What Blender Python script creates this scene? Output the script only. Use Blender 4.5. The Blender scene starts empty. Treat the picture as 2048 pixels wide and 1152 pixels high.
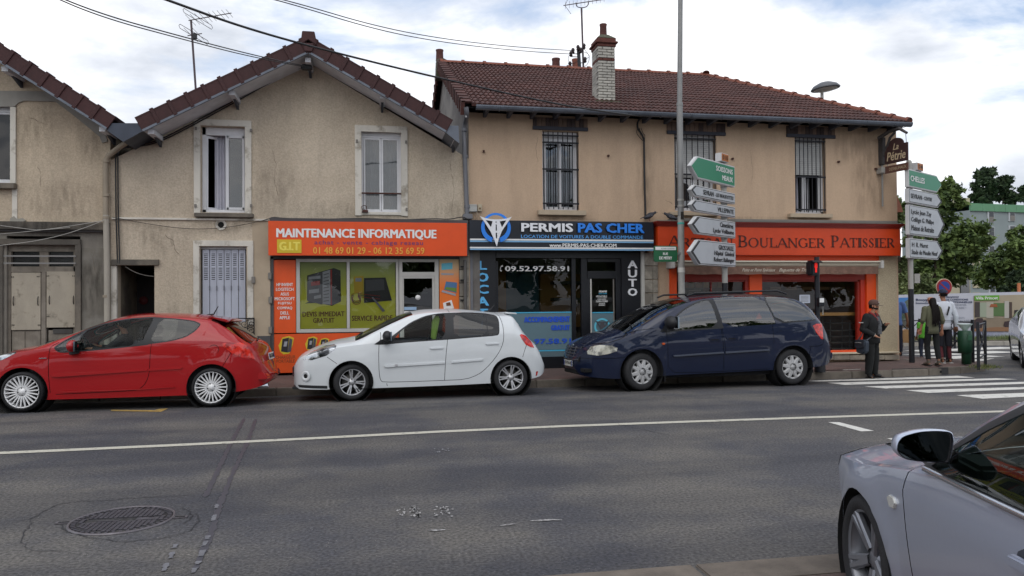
import bpy, bmesh, math, random
from mathutils import Vector, Matrix, geometry
R=math.radians; PI=math.pi
rnd=random.Random(7)
S=bpy.context.scene; col=S.collection
# ------------------------------------------------------------------ camera
FPX,CH,YAW,PIT,ROLL=1499.,1.62,.1865,.0135,.0074      # focal in px of a 2048 wide frame, eye height, aim
fw=Vector((math.sin(YAW)*math.cos(PIT),math.cos(YAW)*math.cos(PIT),math.sin(PIT)))
r0=Vector((math.cos(YAW),-math.sin(YAW),0)); u0=r0.cross(fw)
rt=math.cos(ROLL)*r0-math.sin(ROLL)*u0; up=rt.cross(fw)
cam=bpy.data.cameras.new('camera'); cam.sensor_width=36; cam.lens=FPX/2048*36; cam.clip_start=.05; cam.clip_end=2000
co=bpy.data.objects.new('camera',cam); col.objects.link(co)
m=Matrix((rt,up,-fw)).transposed().to_4x4(); m.translation=Vector((0,0,CH)); co.matrix_world=m
S.camera=co
# ------------------------------------------------------------------ world, sun, exposure
SUN_EL,SUN_AZ=R(54),R(-152)     # azimuth from +Y (behind the houses) towards -X: high behind the camera's left shoulder
wd=bpy.data.worlds.new('World'); S.world=wd; wd.use_nodes=True
nt=wd.node_tree; N=nt.nodes; L=nt.links; N.clear()
def nd(t,**k):
    n=N.new(t)
    for a,b in k.items(): setattr(n,a,b)
    return n
sky=nd('ShaderNodeTexSky',sky_type='NISHITA',sun_disc=False,sun_elevation=SUN_EL,sun_rotation=-SUN_AZ,air_density=1.2,dust_density=1.5)
tc=nd('ShaderNodeTexCoord'); mp=nd('ShaderNodeMapping'); mp.inputs['Scale'].default_value=(2.1,2.1,5.2); mp.inputs['Location'].default_value=(.35,.8,.1)
L.new(tc.outputs['Generated'],mp.inputs[0])
n1=nd('ShaderNodeTexNoise'); n1.inputs['Scale'].default_value=1.3; n1.inputs['Detail'].default_value=9; n1.inputs['Roughness'].default_value=.56; n1.inputs['Distortion'].default_value=.35
L.new(mp.outputs[0],n1.inputs[0])
n2=nd('ShaderNodeTexNoise'); n2.inputs['Scale'].default_value=2.7; n2.inputs['Detail'].default_value=10; n2.inputs['Roughness'].default_value=.55; n2.inputs['Distortion'].default_value=.2
mp2=nd('ShaderNodeMapping'); mp2.inputs['Scale'].default_value=(1.2,1.2,3.0); mp2.inputs['Location'].default_value=(4.1,2.2,1.7)
L.new(tc.outputs['Generated'],mp2.inputs[0]); L.new(mp2.outputs[0],n2.inputs[0])
cr=nd('ShaderNodeValToRGB'); cr.color_ramp.elements[0].position=.38; cr.color_ramp.elements[1].position=.50
L.new(n1.outputs[0],cr.inputs[0])
cc=nd('ShaderNodeValToRGB'); e=cc.color_ramp.elements
e[0].position=.36; e[0].color=(5.0,5.4,6.1,1); e[1].position=.57; e[1].color=(10.2,10.2,10.4,1)
e2=cc.color_ramp.elements.new(.47); e2.color=(7.2,7.5,8.1,1)
L.new(n2.outputs[0],cc.inputs[0])
bl=nd('ShaderNodeMixRGB'); bl.inputs[2].default_value=(5.2,6.4,8.6,1); bl.inputs[0].default_value=.55   # thin veil over the blue
L.new(sky.outputs[0],bl.inputs[1])
mx=nd('ShaderNodeMixRGB'); L.new(cr.outputs[0],mx.inputs[0]); L.new(bl.outputs[0],mx.inputs[1]); L.new(cc.outputs[0],mx.inputs[2])
bg=nd('ShaderNodeBackground'); bg.inputs[1].default_value=.1; L.new(mx.outputs[0],bg.inputs[0])
ow=nd('ShaderNodeOutputWorld'); L.new(bg.outputs[0],ow.inputs[0])
sl=bpy.data.lights.new('sun','SUN'); sl.energy=.8; sl.angle=R(60); sl.color=(1,.96,.9)
so=bpy.data.objects.new('sun',sl); col.objects.link(so)
sd=Vector((math.sin(SUN_AZ)*math.cos(SUN_EL),math.cos(SUN_AZ)*math.cos(SUN_EL),math.sin(SUN_EL)))
so.rotation_euler=(-sd).to_track_quat('-Z','Y').to_euler(); so.location=sd*60
S.view_settings.view_transform='Standard'; S.view_settings.look='None'; S.view_settings.gamma=1; S.view_settings.exposure=.38
S.view_settings.use_curve_mapping=False
# ------------------------------------------------------------------ picture <-> place helpers
def ray(px,py): return fw+rt*((px-1024)/FPX)-up*((py-576)/FPX)
def W(px,py,Y):                      # the point of the upright plane at distance Y that is seen at a pixel
    d=ray(px,py); t=Y/d.y; return d.x*t, CH+d.z*t
def G(px,py,z=0.):                   # the point of level ground seen at a pixel
    d=ray(px,py); t=(z-CH)/d.z; return d.x*t, d.y*t
def RR(x0,y0,x1,y1,Y):               # a pixel rectangle as an upright rectangle X0,Z0,X1,Z1
    mx_,my_=(x0+x1)/2,(y0+y1)/2
    return W(x0,my_,Y)[0],W(mx_,y1,Y)[1],W(x1,my_,Y)[0],W(mx_,y0,Y)[1]
def gz(y): return 0. if y<11.2 else max(-.14,-.14*(y-11.2)/3.1)      # the carriageway falls to its gutter
def GG(px,py):                       # same on the cambered road
    z=0
    for _ in range(8):
        x,y=G(px,py,z); z=gz(y)
    return Vector((x,y,z))
# ------------------------------------------------------------------ materials
def s2l(c): return tuple(((v/255)/12.92 if v/255<=.04045 else ((v/255+.055)/1.055)**2.4) for v in c)
def C4(c): return (*s2l(c),1) if max(c)>1.001 else (*c,1)
MC={}
def mat(name,c,rough=.7,metal=0.,var=0.,vs=3.,bump=0.,bs=40.,c2=None,spec=None,coat=0.,emit=None,es=1.,stain=0.,sts=(1,1,.25),detail=6,wmin=.45,wmax=.6,obj=0.,fine=0.):
    if name in MC: return MC[name]
    M=bpy.data.materials.new(name); M.use_nodes=True; t=M.node_tree; b=t.nodes['Principled BSDF']; MC[name]=M
    a=C4(c); b.inputs['Base Color'].default_value=a; b.inputs['Roughness'].default_value=rough; b.inputs['Metallic'].default_value=metal
    if spec is not None: b.inputs['Specular IOR Level'].default_value=spec
    if coat: b.inputs['Coat Weight'].default_value=coat; b.inputs['Coat Roughness'].default_value=.03
    if emit is not None: b.inputs['Emission Color'].default_value=C4(emit); b.inputs['Emission Strength'].default_value=es
    def nn(ty,**k):
        n=t.nodes.new(ty)
        for q,v in k.items(): setattr(n,q,v)
        return n
    tc=nn('ShaderNodeTexCoord'); last=None
    if var or c2:
        n=nn('ShaderNodeTexNoise'); n.inputs['Scale'].default_value=vs; n.inputs['Detail'].default_value=detail; n.inputs['Roughness'].default_value=.62
        t.links.new(tc.outputs['Object'],n.inputs[0])
        r_=nn('ShaderNodeValToRGB'); r_.color_ramp.elements[0].position=wmin if c2 else .3; r_.color_ramp.elements[1].position=wmax if c2 else .7
        k=C4(c2) if c2 else tuple(max(0,v*(1-var)) for v in a[:3])+(1,)
        r_.color_ramp.elements[0].color=k; r_.color_ramp.elements[1].color=a if c2 else tuple(min(1,v*(1+var*.6)) for v in a[:3])+(1,)
        t.links.new(n.outputs[0],r_.inputs[0]); last=r_.outputs[0]
    if fine:
        n=nn('ShaderNodeTexNoise'); n.inputs['Scale'].default_value=bs*.8; n.inputs['Detail'].default_value=3
        t.links.new(tc.outputs['Object'],n.inputs[0])
        r_=nn('ShaderNodeValToRGB'); r_.color_ramp.elements[0].position=.35; r_.color_ramp.elements[1].position=.65
        r_.color_ramp.elements[0].color=(1-fine,)*3+(1,); r_.color_ramp.elements[1].color=(1+fine*.5,)*3+(1,)
        t.links.new(n.outputs[0],r_.inputs[0])
        x=nn('ShaderNodeMixRGB',blend_type='MULTIPLY'); x.inputs[0].default_value=1
        if last: t.links.new(last,x.inputs[1])
        else: x.inputs[1].default_value=a
        t.links.new(r_.outputs[0],x.inputs[2]); last=x.outputs[0]
    if stain:
        mp=nn('ShaderNodeMapping'); mp.inputs['Scale'].default_value=sts; t.links.new(tc.outputs['Object'],mp.inputs[0])
        n=nn('ShaderNodeTexNoise'); n.inputs['Scale'].default_value=1.6; n.inputs['Detail'].default_value=9; n.inputs['Roughness'].default_value=.65
        t.links.new(mp.outputs[0],n.inputs[0])
        r_=nn('ShaderNodeValToRGB'); r_.color_ramp.elements[0].position=.36; r_.color_ramp.elements[1].position=.58
        r_.color_ramp.elements[0].color=(1-stain,1-stain,1-stain*.96,1); r_.color_ramp.elements[1].color=(1,1,1,1)
        t.links.new(n.outputs[0],r_.inputs[0])
        x=nn('ShaderNodeMixRGB',blend_type='MULTIPLY'); x.inputs[0].default_value=1
        if last: t.links.new(last,x.inputs[1])
        else: x.inputs[1].default_value=a
        t.links.new(r_.outputs[0],x.inputs[2]); last=x.outputs[0]
    if obj:
        oi=nn('ShaderNodeObjectInfo'); r_=nn('ShaderNodeMapRange'); r_.inputs[3].default_value=1-obj; r_.inputs[4].default_value=1+obj*.6
        t.links.new(oi.outputs['Random'],r_.inputs[0])
        x=nn('ShaderNodeMixRGB',blend_type='MULTIPLY'); x.inputs[0].default_value=1
        if last: t.links.new(last,x.inputs[1])
        else: x.inputs[1].default_value=a
        t.links.new(r_.outputs[0],x.inputs[2]); last=x.outputs[0]
    if last: t.links.new(last,b.inputs['Base Color'])
    if bump:
        n=nn('ShaderNodeTexNoise'); n.inputs['Scale'].default_value=bs; n.inputs['Detail'].default_value=4
        t.links.new(tc.outputs['Object'],n.inputs[0])
        q=nn('ShaderNodeBump'); q.inputs['Strength'].default_value=min(1,bump); q.inputs['Distance'].default_value=.012 if bs>15 else .03
        t.links.new(n.outputs[0],q.inputs['Height']); t.links.new(q.outputs[0],b.inputs['Normal'])
    return M
def glass(name,tint=(.75,.82,.8),refl=1.0,rough=.0,ior=1.5,wave=0.,film=0.,filmc=(.3,.35,.4)):
    """thin pane: mirror part by fresnel over a tinted see-through part; film = share of a diffuse film on it"""
    M=bpy.data.materials.new(name); M.use_nodes=True; t=M.node_tree; t.nodes.clear(); MC[name]=M
    o=t.nodes.new('ShaderNodeOutputMaterial'); tr=t.nodes.new('ShaderNodeBsdfTransparent'); tr.inputs[0].default_value=(*tint,1)
    g=t.nodes.new('ShaderNodeBsdfGlossy'); g.inputs['Roughness'].default_value=rough; g.inputs[0].default_value=(refl,)*3+(1,)
    f=t.nodes.new('ShaderNodeFresnel'); f.inputs[0].default_value=ior
    mz=t.nodes.new('ShaderNodeMixShader'); t.links.new(f.outputs[0],mz.inputs[0]); t.links.new(g.outputs[0],mz.inputs[2])
    if film:
        d=t.nodes.new('ShaderNodeBsdfDiffuse'); d.inputs[0].default_value=(*filmc,1); m2=t.nodes.new('ShaderNodeMixShader'); m2.inputs[0].default_value=film
        t.links.new(tr.outputs[0],m2.inputs[1]); t.links.new(d.outputs[0],m2.inputs[2]); t.links.new(m2.outputs[0],mz.inputs[1])
    else: t.links.new(tr.outputs[0],mz.inputs[1])
    t.links.new(mz.outputs[0],o.inputs[0])
    if wave:
        c=t.nodes.new('ShaderNodeTexCoord'); n=t.nodes.new('ShaderNodeTexNoise'); n.inputs['Scale'].default_value=1.6; n.inputs['Detail'].default_value=1
        q=t.nodes.new('ShaderNodeBump'); q.inputs['Strength'].default_value=wave; q.inputs['Distance'].default_value=.05
        t.links.new(c.outputs['Object'],n.inputs[0]); t.links.new(n.outputs[0],q.inputs['Height']); t.links.new(q.outputs[0],g.inputs['Normal'])
    return M
# ------------------------------------------------------------------ object helpers
def tag(o,label=None,cat=None,group=None,kind=None):
    if label: o['label']=label
    if cat: o['category']=cat
    if group: o['group']=group
    if kind: o['kind']=kind
    return o
def empty(name,loc=(0,0,0),rz=0,**k):
    o=bpy.data.objects.new(name,None); col.objects.link(o); o.location=loc; o.rotation_euler=(0,0,rz); o.empty_display_size=.2
    return tag(o,**k)
def newobj(name,me,parent=None,loc=None,rot=None):
    o=bpy.data.objects.new(name,me); col.objects.link(o)
    if parent: o.parent=parent
    if loc is not None: o.location=loc
    if rot is not None: o.rotation_euler=rot
    return o
def copy_tree(o,parent=None):
    c=o.copy(); col.objects.link(c); c.parent=parent
    for ch in o.children: copy_tree(ch,c)
    return c
class MB:
    def __init__(s): s.v=[]; s.f=[]; s.sm=[]
    def add(s,v,f,smooth=False):
        n=len(s.v); s.v+=[tuple(p) for p in v]; s.f+=[tuple(i+n for i in q) for q in f]; s.sm+=[smooth]*len(f); return s
    def box(s,x0,y0,z0,x1,y1,z1,M=None):
        v=[Vector(p) for p in ((x0,y0,z0),(x1,y0,z0),(x1,y1,z0),(x0,y1,z0),(x0,y0,z1),(x1,y0,z1),(x1,y1,z1),(x0,y1,z1))]
        if M: v=[M@p for p in v]
        return s.add(v,[(0,3,2,1),(4,5,6,7),(0,1,5,4),(1,2,6,5),(2,3,7,6),(3,0,4,7)])
    def bbox(s,x0,y0,z0,x1,y1,z1,b,M=None):
        """box with chamfered front (-Y) edges"""
        v=[(x0,y1,z0),(x1,y1,z0),(x1,y1,z1),(x0,y1,z1),(x0,y0+b,z0),(x1,y0+b,z0),(x1,y0+b,z1),(x0,y0+b,z1),(x0+b,y0,z0+b),(x1-b,y0,z0+b),(x1-b,y0,z1-b),(x0+b,y0,z1-b)]
        v=[Vector(p) for p in v]
        if M: v=[M@p for p in v]
        return s.add(v,[(0,3,2,1),(0,1,5,4),(1,2,6,5),(2,3,7,6),(3,0,4,7),(4,5,9,8),(5,6,10,9),(6,7,11,10),(7,4,8,11),(8,9,10,11)])
    def prism(s,poly,y0,y1,M=None,axis='y'):
        n=len(poly)
        if axis=='y': v=[Vector((p[0],y0,p[1])) for p in poly]+[Vector((p[0],y1,p[1])) for p in poly]
        elif axis=='z': v=[Vector((p[0],p[1],y0)) for p in poly]+[Vector((p[0],p[1],y1)) for p in poly]
        else: v=[Vector((y0,p[0],p[1])) for p in poly]+[Vector((y1,p[0],p[1])) for p in poly]
        if M: v=[M@p for p in v]
        f=[(i,(i+1)%n,(i+1)%n+n,i+n) for i in range(n)]
        if n>4:
            tri=geometry.tessellate_polygon([[Vector((p[0],p[1],0)) for p in poly]])
            f+=[tuple(t) for t in tri]+[tuple(i+n for i in t) for t in tri]
        else: f+=[tuple(range(n)),tuple(range(n,2*n))]
        return s.add(v,f)
    def tube(s,pts,r,n=8,caps=True,smooth=True):
        pts=[Vector(p) for p in pts]; k=len(pts); rr=r if isinstance(r,(list,tuple)) else [r]*k
        V=[]; prev=None
        for i,p in enumerate(pts):
            d=(pts[min(i+1,k-1)]-pts[max(i-1,0)]).normalized()
            if prev is None:
                a=Vector((0,0,1)) if abs(d.z)<.9 else Vector((1,0,0)); a=(a-d*a.dot(d)).normalized()
            else:
                a=prev-d*prev.dot(d); a=a.normalized() if a.length>1e-6 else prev
            prev=a; b=d.cross(a)
            V+=[p+(a*math.cos(2*PI*j/n)+b*math.sin(2*PI*j/n))*rr[i] for j in range(n)]
        F=[(i*n+j,i*n+(j+1)%n,(i+1)*n+(j+1)%n,(i+1)*n+j) for i in range(k-1) for j in range(n)]
        s.add(V,F,smooth)
        if caps: s.add(V[:n],[tuple(range(n))[::-1]]); s.add(V[-n:],[tuple(range(n))])
        return s
    def lathe(s,prof,n=24,M=None,smooth=True,a0=0,a1=2*PI):
        """prof: (r,z) pairs about Z"""
        full=abs(a1-a0-2*PI)<1e-6; m=n if full else n+1
        V=[Vector((r*math.cos(a0+(a1-a0)*j/n),r*math.sin(a0+(a1-a0)*j/n),z)) for r,z in prof for j in range(m)]
        if M: V=[M@p for p in V]
        F=[]
        for i in range(len(prof)-1):
            for j in range(n):
                k=(j+1)%m; F.append((i*m+j,i*m+k,(i+1)*m+k,(i+1)*m+j))
        return s.add(V,F,smooth)
    def ball(s,c,r,n=10,sc=(1,1,1),M=None):
        prof=[(max(1e-4,math.sin(PI*i/n)),-math.cos(PI*i/n)) for i in range(n+1)]
        T=Matrix.Translation(c)@(M or Matrix())@Matrix.Diagonal((r*sc[0],r*sc[1],r*sc[2],1))
        return s.lathe(prof,n*2 if n<8 else n+4,T)
    def quad(s,a,b,c,d): return s.add([a,b,c,d],[(0,1,2,3)])
    def mesh(s,name,m):
        me=bpy.data.meshes.new(name); me.from_pydata([tuple(p) for p in s.v],[],s.f); me.polygons.foreach_set('use_smooth',s.sm)
        for k in (m if isinstance(m,(list,tuple)) else [m]): me.materials.append(k)
        me.update(); return me
    def build(s,name,m,parent=None,bev=0,fix=True,**k):
        me=s.mesh(name,m)
        if fix:
            b=bmesh.new(); b.from_mesh(me); bmesh.ops.recalc_face_normals(b,faces=b.faces)
            if bev:
                bmesh.ops.remove_doubles(b,verts=b.verts,dist=1e-5)
                ed=[e for e in b.edges if len(e.link_faces)==2 and e.calc_face_angle(0)>.6]
                bmesh.ops.bevel(b,geom=ed,offset=bev,segments=2,affect='EDGES',clamp_overlap=True)
            b.to_mesh(me); b.free()
        o=newobj(name,me,parent); return tag(o,**k)
def bar(name,m,parent,x0,y0,z0,x1,y1,z1,bev=0,**k): return MB().box(x0,y0,z0,x1,y1,z1).build(name,m,parent,bev=bev,**k)
def inpoly(x,y,P):
    c=False; n=len(P); j=n-1
    for i in range(n):
        if (P[i][1]>y)!=(P[j][1]>y) and x<(P[j][0]-P[i][0])*(y-P[i][1])/(P[j][1]-P[i][1])+P[i][0]: c=not c
        j=i
    return c
def sheet(outline,holes,Y,depth=.25,hd=None,back=True):
    """upright wall in the XZ plane at Y with openings, its reveals and its edge thickness"""
    V=[];E=[]
    for P in [outline]+holes:
        b=len(V); V+=[Vector(p) for p in P]; E+=[(b+i,b+(i+1)%len(P)) for i in range(len(P))]
    v,e,f,*_=geometry.delaunay_2d_cdt(V,E,[],0,1e-5)
    B=MB(); keep=[]
    for t in f:
        cx=sum(v[i][0] for i in t)/len(t); cy=sum(v[i][1] for i in t)/len(t)
        if inpoly(cx,cy,outline) and not any(inpoly(cx,cy,h) for h in holes): keep.append(t)
    B.add([(p[0],Y,p[1]) for p in v],keep)
    for P in holes+[outline]:
        n=len(P); d=(hd or depth)
        for i in range(n):
            a=P[i]; c=P[(i+1)%n]; B.quad((a[0],Y,a[1]),(c[0],Y,c[1]),(c[0],Y+d,c[1]),(a[0],Y+d,a[1]))
    return B
def rect(x0,z0,x1,z1): return [(x0,z0),(x1,z0),(x1,z1),(x0,z1)]
# ------------------------------------------------------------------ lettering (built-in font, converted to mesh)
def text_mesh(s,bold=0.,ext=0.,space=1.,shear=0.,res=2,align='LEFT',lines=1.):
    cu=bpy.data.curves.new('lettering','FONT'); cu.body=s; cu.size=1;  cu.extrude=ext; cu.space_character=space; cu.shear=shear
    cu.resolution_u=res; cu.align_x=align; cu.space_line=lines
    o=bpy.data.objects.new('lettering',cu); col.objects.link(o)
    dg=bpy.context.evaluated_depsgraph_get(); me=bpy.data.meshes.new_from_object(o.evaluated_get(dg))
    bpy.data.objects.remove(o); bpy.data.curves.remove(cu); return me
def fit_text(s,m,parent,x0,z0,x1,z1,Y,name='lettering',M=None,bold=0.,ext=0.,space=1.,shear=0.,mirror=False,align='LEFT',lines=1.,caps=True):
    """letters that fill the upright rectangle x0..x1, z0..z1 at Y (or of a plane given by M)"""
    me=text_mesh(s,bold,0,space,shear,align=align,lines=lines)
    if len(me.vertices)==0: return None
    xs=[v.co.x for v in me.vertices]; ys=[v.co.y for v in me.vertices]
    a,b,c,d=min(xs),max(xs),min(ys),max(ys)
    w_=1.25*bold*(z1-z0)/max(1,s.count('\n')+1); x0+=w_; x1-=w_; z0+=w_*.5; z1-=w_*.5
    sx=(x1-x0)/(b-a); sz=(z1-z0)/(d-c)
    for v in me.vertices: v.co=Vector((x0+(v.co.x-a)*sx,Y,z0+(v.co.y-c)*sz))
    if bold:
        bm=bmesh.new(); bm.from_mesh(me); g0=bm.verts[:]+bm.edges[:]+bm.faces[:]
        for i,(p,q) in enumerate(((-1,-.3),(1,.3),(-1,.5),(1,-.5))):
            g=bmesh.ops.duplicate(bm,geom=g0)['geom']; bmesh.ops.translate(bm,verts=[e for e in g if isinstance(e,bmesh.types.BMVert)],vec=(p*w_,-.0006*(i+1),q*w_))
        bm.to_mesh(me); bm.free()
    if ext:
        bm=bmesh.new(); bm.from_mesh(me); g=bmesh.ops.extrude_face_region(bm,geom=bm.faces[:])
        for q in g['geom']:
            if isinstance(q,bmesh.types.BMVert): q.co.y-=ext
        bmesh.ops.recalc_face_normals(bm,faces=bm.faces); bm.to_mesh(me); bm.free()
    if M: me.transform(M)
    me.materials.clear(); me.materials.append(m)
    o=newobj(name,me,parent); return o
def letters(s,m,parent,x0,z0,x1,z1,Y,ext=.02,bold=0.,M=None,space=1.,name='letter'):
    """raised letters, each an object"""
    w_=1.25*bold*(z1-z0); o=fit_text(s,m,None,x0+w_,z0+w_*.5,x1-w_,z1-w_*.5,Y,ext=0,bold=0,M=None,space=space)
    bm=bmesh.new(); bm.from_mesh(o.data); bpy.data.objects.remove(o)
    isl=[]; seen=set()
    for f in bm.faces:
        if f.index in seen: continue
        st=[f]; grp=[]; seen.add(f.index)
        while st:
            q=st.pop(); grp.append(q)
            for e in q.edges:
                for g in e.link_faces:
                    if g.index not in seen: seen.add(g.index); st.append(g)
        xs=[v.co.x for q in grp for v in q.verts]; isl.append([min(xs),max(xs),grp])
    isl.sort(key=lambda t:t[0]); mg=[]
    for t in isl:
        if mg and t[0]<mg[-1][1]-.002: mg[-1][1]=max(t[1],mg[-1][1]); mg[-1][2]+=t[2]
        else: mg.append(t)
    for a,b,grp in mg:
        B=MB(); ix={}
        for q in grp:
            for v in q.verts:
                if v not in ix: ix[v]=len(B.v); B.v.append(tuple(v.co))
        n=len(B.v); B.v+=[(p[0],p[1]-ext,p[2]) for p in B.v[:n]]
        ec={}
        for q in grp:
            t=[ix[v] for v in q.verts]; B.f.append(tuple(i+n for i in t)); B.sm.append(False)
            for i in range(len(t)):
                k=(t[i],t[(i+1)%len(t)]); kk=tuple(sorted(k)); ec.setdefault(kk,[]).append(k)
        for kk,l in ec.items():
            if len(l)==1: i,j=l[0]; B.f.append((i,j,j+n,i+n)); B.sm.append(False)
        if bold:
            v0=list(B.v); f0=list(B.f)
            for i,(p,q) in enumerate(((-1,-.3),(1,.3),(-1,.5),(1,-.5))): B.add([(a_+p*w_,b_-(.0006*(i+1)),c_+q*w_) for a_,b_,c_ in v0],f0)
        if M: B.v=[tuple(M@Vector(p)) for p in B.v]
        B.build(name,m,parent)
    bm.free()
# ================================================================== GROUND
asph=mat('asphalt',(92,89,86),.86,var=.0,c2=(69,69,74),vs=.55,wmin=.42,wmax=.58,bump=1,bs=52,fine=.5,detail=9)
# pale aggregate specks + worn tracks in the asphalt
def asphalt_extra(M):
    t=M.node_tree; b=t.nodes['Principled BSDF']; lk=b.inputs['Base Color'].links[0].from_socket
    tc=t.nodes.new('ShaderNodeTexCoord'); v=t.nodes.new('ShaderNodeTexVoronoi'); v.inputs['Scale'].default_value=46
    t.links.new(tc.outputs['Object'],v.inputs[0]); r_=t.nodes.new('ShaderNodeMapRange'); r_.inputs[1].default_value=.10; r_.inputs[2].default_value=.17; r_.inputs[3].default_value=.85; r_.inputs[4].default_value=0
    t.links.new(v.outputs['Distance'],r_.inputs[0])
    n=t.nodes.new('ShaderNodeTexNoise'); n.inputs['Scale'].default_value=23; t.links.new(tc.outputs['Object'],n.inputs[0])
    r2=t.nodes.new('ShaderNodeMapRange'); r2.inputs[1].default_value=.52; r2.inputs[2].default_value=.62; t.links.new(n.outputs[0],r2.inputs[0])
    mu=t.nodes.new('ShaderNodeMath'); mu.operation='MULTIPLY'; t.links.new(r_.outputs[0],mu.inputs[0]); t.links.new(r2.outputs[0],mu.inputs[1])
    x=t.nodes.new('ShaderNodeMixRGB'); t.links.new(mu.outputs[0],x.inputs[0]); t.links.new(lk,x.inputs[1]); x.inputs[2].default_value=(.34,.32,.29,1)
    mp=t.nodes.new('ShaderNodeMapping'); mp.inputs['Scale'].default_value=(.10,.85,1); mp.inputs['Rotation'].default_value=(0,0,.03); t.links.new(tc.outputs['Object'],mp.inputs[0])
    n3=t.nodes.new('ShaderNodeTexNoise'); n3.inputs['Scale'].default_value=1.5; n3.inputs['Detail'].default_value=5; t.links.new(mp.outputs[0],n3.inputs[0])
    r3=t.nodes.new('ShaderNodeValToRGB'); r3.color_ramp.elements[0].position=.4; r3.color_ramp.elements[0].color=(.80,.80,.83,1); r3.color_ramp.elements[1].position=.62; r3.color_ramp.elements[1].color=(1.22,1.2,1.16,1)
    t.links.new(n3.outputs[0],r3.inputs[0])
    y=t.nodes.new('ShaderNodeMixRGB'); y.blend_type='MULTIPLY'; y.inputs[0].default_value=1; t.links.new(x.outputs[0],y.inputs[1]); t.links.new(r3.outputs[0],y.inputs[2])
    t.links.new(y.outputs[0],b.inputs['Base Color'])
asphalt_extra(asph)
B=MB(); ys=[-90,0,5,9,11.2,12,13,14.3,20,40,120,700]; xs=[-600,-60,-20,-8,0,8,20,60,600]
V=[(x,y,gz(y)) for y in ys for x in xs]; n=len(xs)
B.add(V,[(j*n+i,j*n+i+1,(j+1)*n+i+1,(j+1)*n+i) for j in range(len(ys)-1) for i in range(n-1)],True)
road=B.build('road',asph,fix=False,kind='structure')
# kerb line of the far pavement, seen points of its foot
KL=[(-30,13.6),(-12,14.0),(-4.94,14.16),(-1.64,14.33),(3.2,14.40),(8,14.36),(11.02,14.32),(12.65,14.55),(13.7,14.85),(14.3,15.2),(14.55,15.7),(14.35,16.3),(13.75,17.0),(13.4,18.2),(13.3,20),(13.3,30),(13.3,60)]
def resample(P,st):
    out=[Vector(P[0])]; acc=0
    for a,b in zip(P,P[1:]):
        a=Vector(a); b=Vector(b); l=(b-a).length; t=st-acc
        while t<=l: out.append(a+(b-a)*(t/l)); t+=st
        acc=(acc+l)%st
    return out
def smooth(P,k=2):
    P=[Vector(p) for p in P]
    for _ in range(k):
        Q=[P[0]]
        for a,b in zip(P,P[1:]): Q+=[a*.75+b*.25,a*.25+b*.75]
        P=Q+[P[-1]]
    return P
KS=smooth(KL,2)
pave=mat('pavement_asphalt',(106,84,78),.9,c2=(88,72,68),vs=.9,bump=.6,bs=80,fine=.25)
B=MB(); In=[]
for p in KS:
    q=Vector((p.x,16.4)) if p.x<12.5 and p.y<16.3 else Vector((12.5,max(16.4,p.y-.6 if p.y<20 else p.y)))
    In.append(q)
def pz(y): return .0+.06*max(0,min(1,(y-14.3)/2))
N_=4; V=[]
for p,q in zip(KS,In):
    for j in range(N_+1):
        t=j/N_; x=p.x+(q.x-p.x)*t; y=p.y+(q.y-p.y)*t; V.append((x,y+ (.12 if j==0 else 0),-.004 if j==0 else pz(y)))
B.add(V,[(i*(N_+1)+j,i*(N_+1)+j+1,(i+1)*(N_+1)+j+1,(i+1)*(N_+1)+j) for i in range(len(KS)-1) for j in range(N_)],True)
pavement=B.build('pavement',pave,fix=False,kind='structure')
kst=mat('kerb_granite',(118,110,100),.85,var=.25,vs=5,bump=.4,bs=50,obj=.14,stain=.3,sts=(1,1,1))
ks=resample([tuple(p) for p in KS if p.x>-9 and p.y<19.5],.98)
kerb=empty('kerb',(0,0,0),kind='structure')
for a,b in zip(ks,ks[1:]):
    d=(b-a); l=d.length; M=Matrix.Translation((a.x,a.y,0))@Matrix.Rotation(math.atan2(d.y,d.x),4,'Z')
    dz=rnd.uniform(-.004,.004); B=MB().box(.006,0,-.25,l-.006,.16,.002+dz,M); B.build('kerb_stone',kst,kerb,bev=.014)
# drain inlet in the kerb by the crossing
iron=mat('cast_iron',(62,60,60),.6,.3,var=.3,vs=12)
a=GG(1788,752); dr=empty('drain_inlet',(a.x,a.y+.02,-.1),label='grey kerb drain inlet with two slots beside the zebra crossing',cat='drain')
MB().box(-.05,-.035,-.04,1.35,-.005,.116).build('faceplate',iron,dr,bev=.006)
for x in (.1,.72): MB().box(x,-.045,.0,x+.45,-.036,.05).build('slot',mat('void_black',(6,6,6),.9),dr)
# tactile strip on the pavement
wpaint=mat('road_paint',(205,203,196),.75,c2=(128,126,122),vs=7,wmin=.30,wmax=.44,bump=.2,bs=80,fine=.12)
P=[GG(1535,750),GG(1640,752),GG(1722,745),GG(1712,737),GG(1640,738),GG(1545,742)]
tp=[(1612,756),(1690,750),(1722,745),(1722,738),(1690,740),(1600,746)]
tw=[G(x,y,.02) for x,y in tp]
B=MB(); B.prism([(x,max(y,14.6)) for x,y in tw],.012,.024,axis='z'); tact=B.build('tactile_strip',wpaint,pavement)
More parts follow.
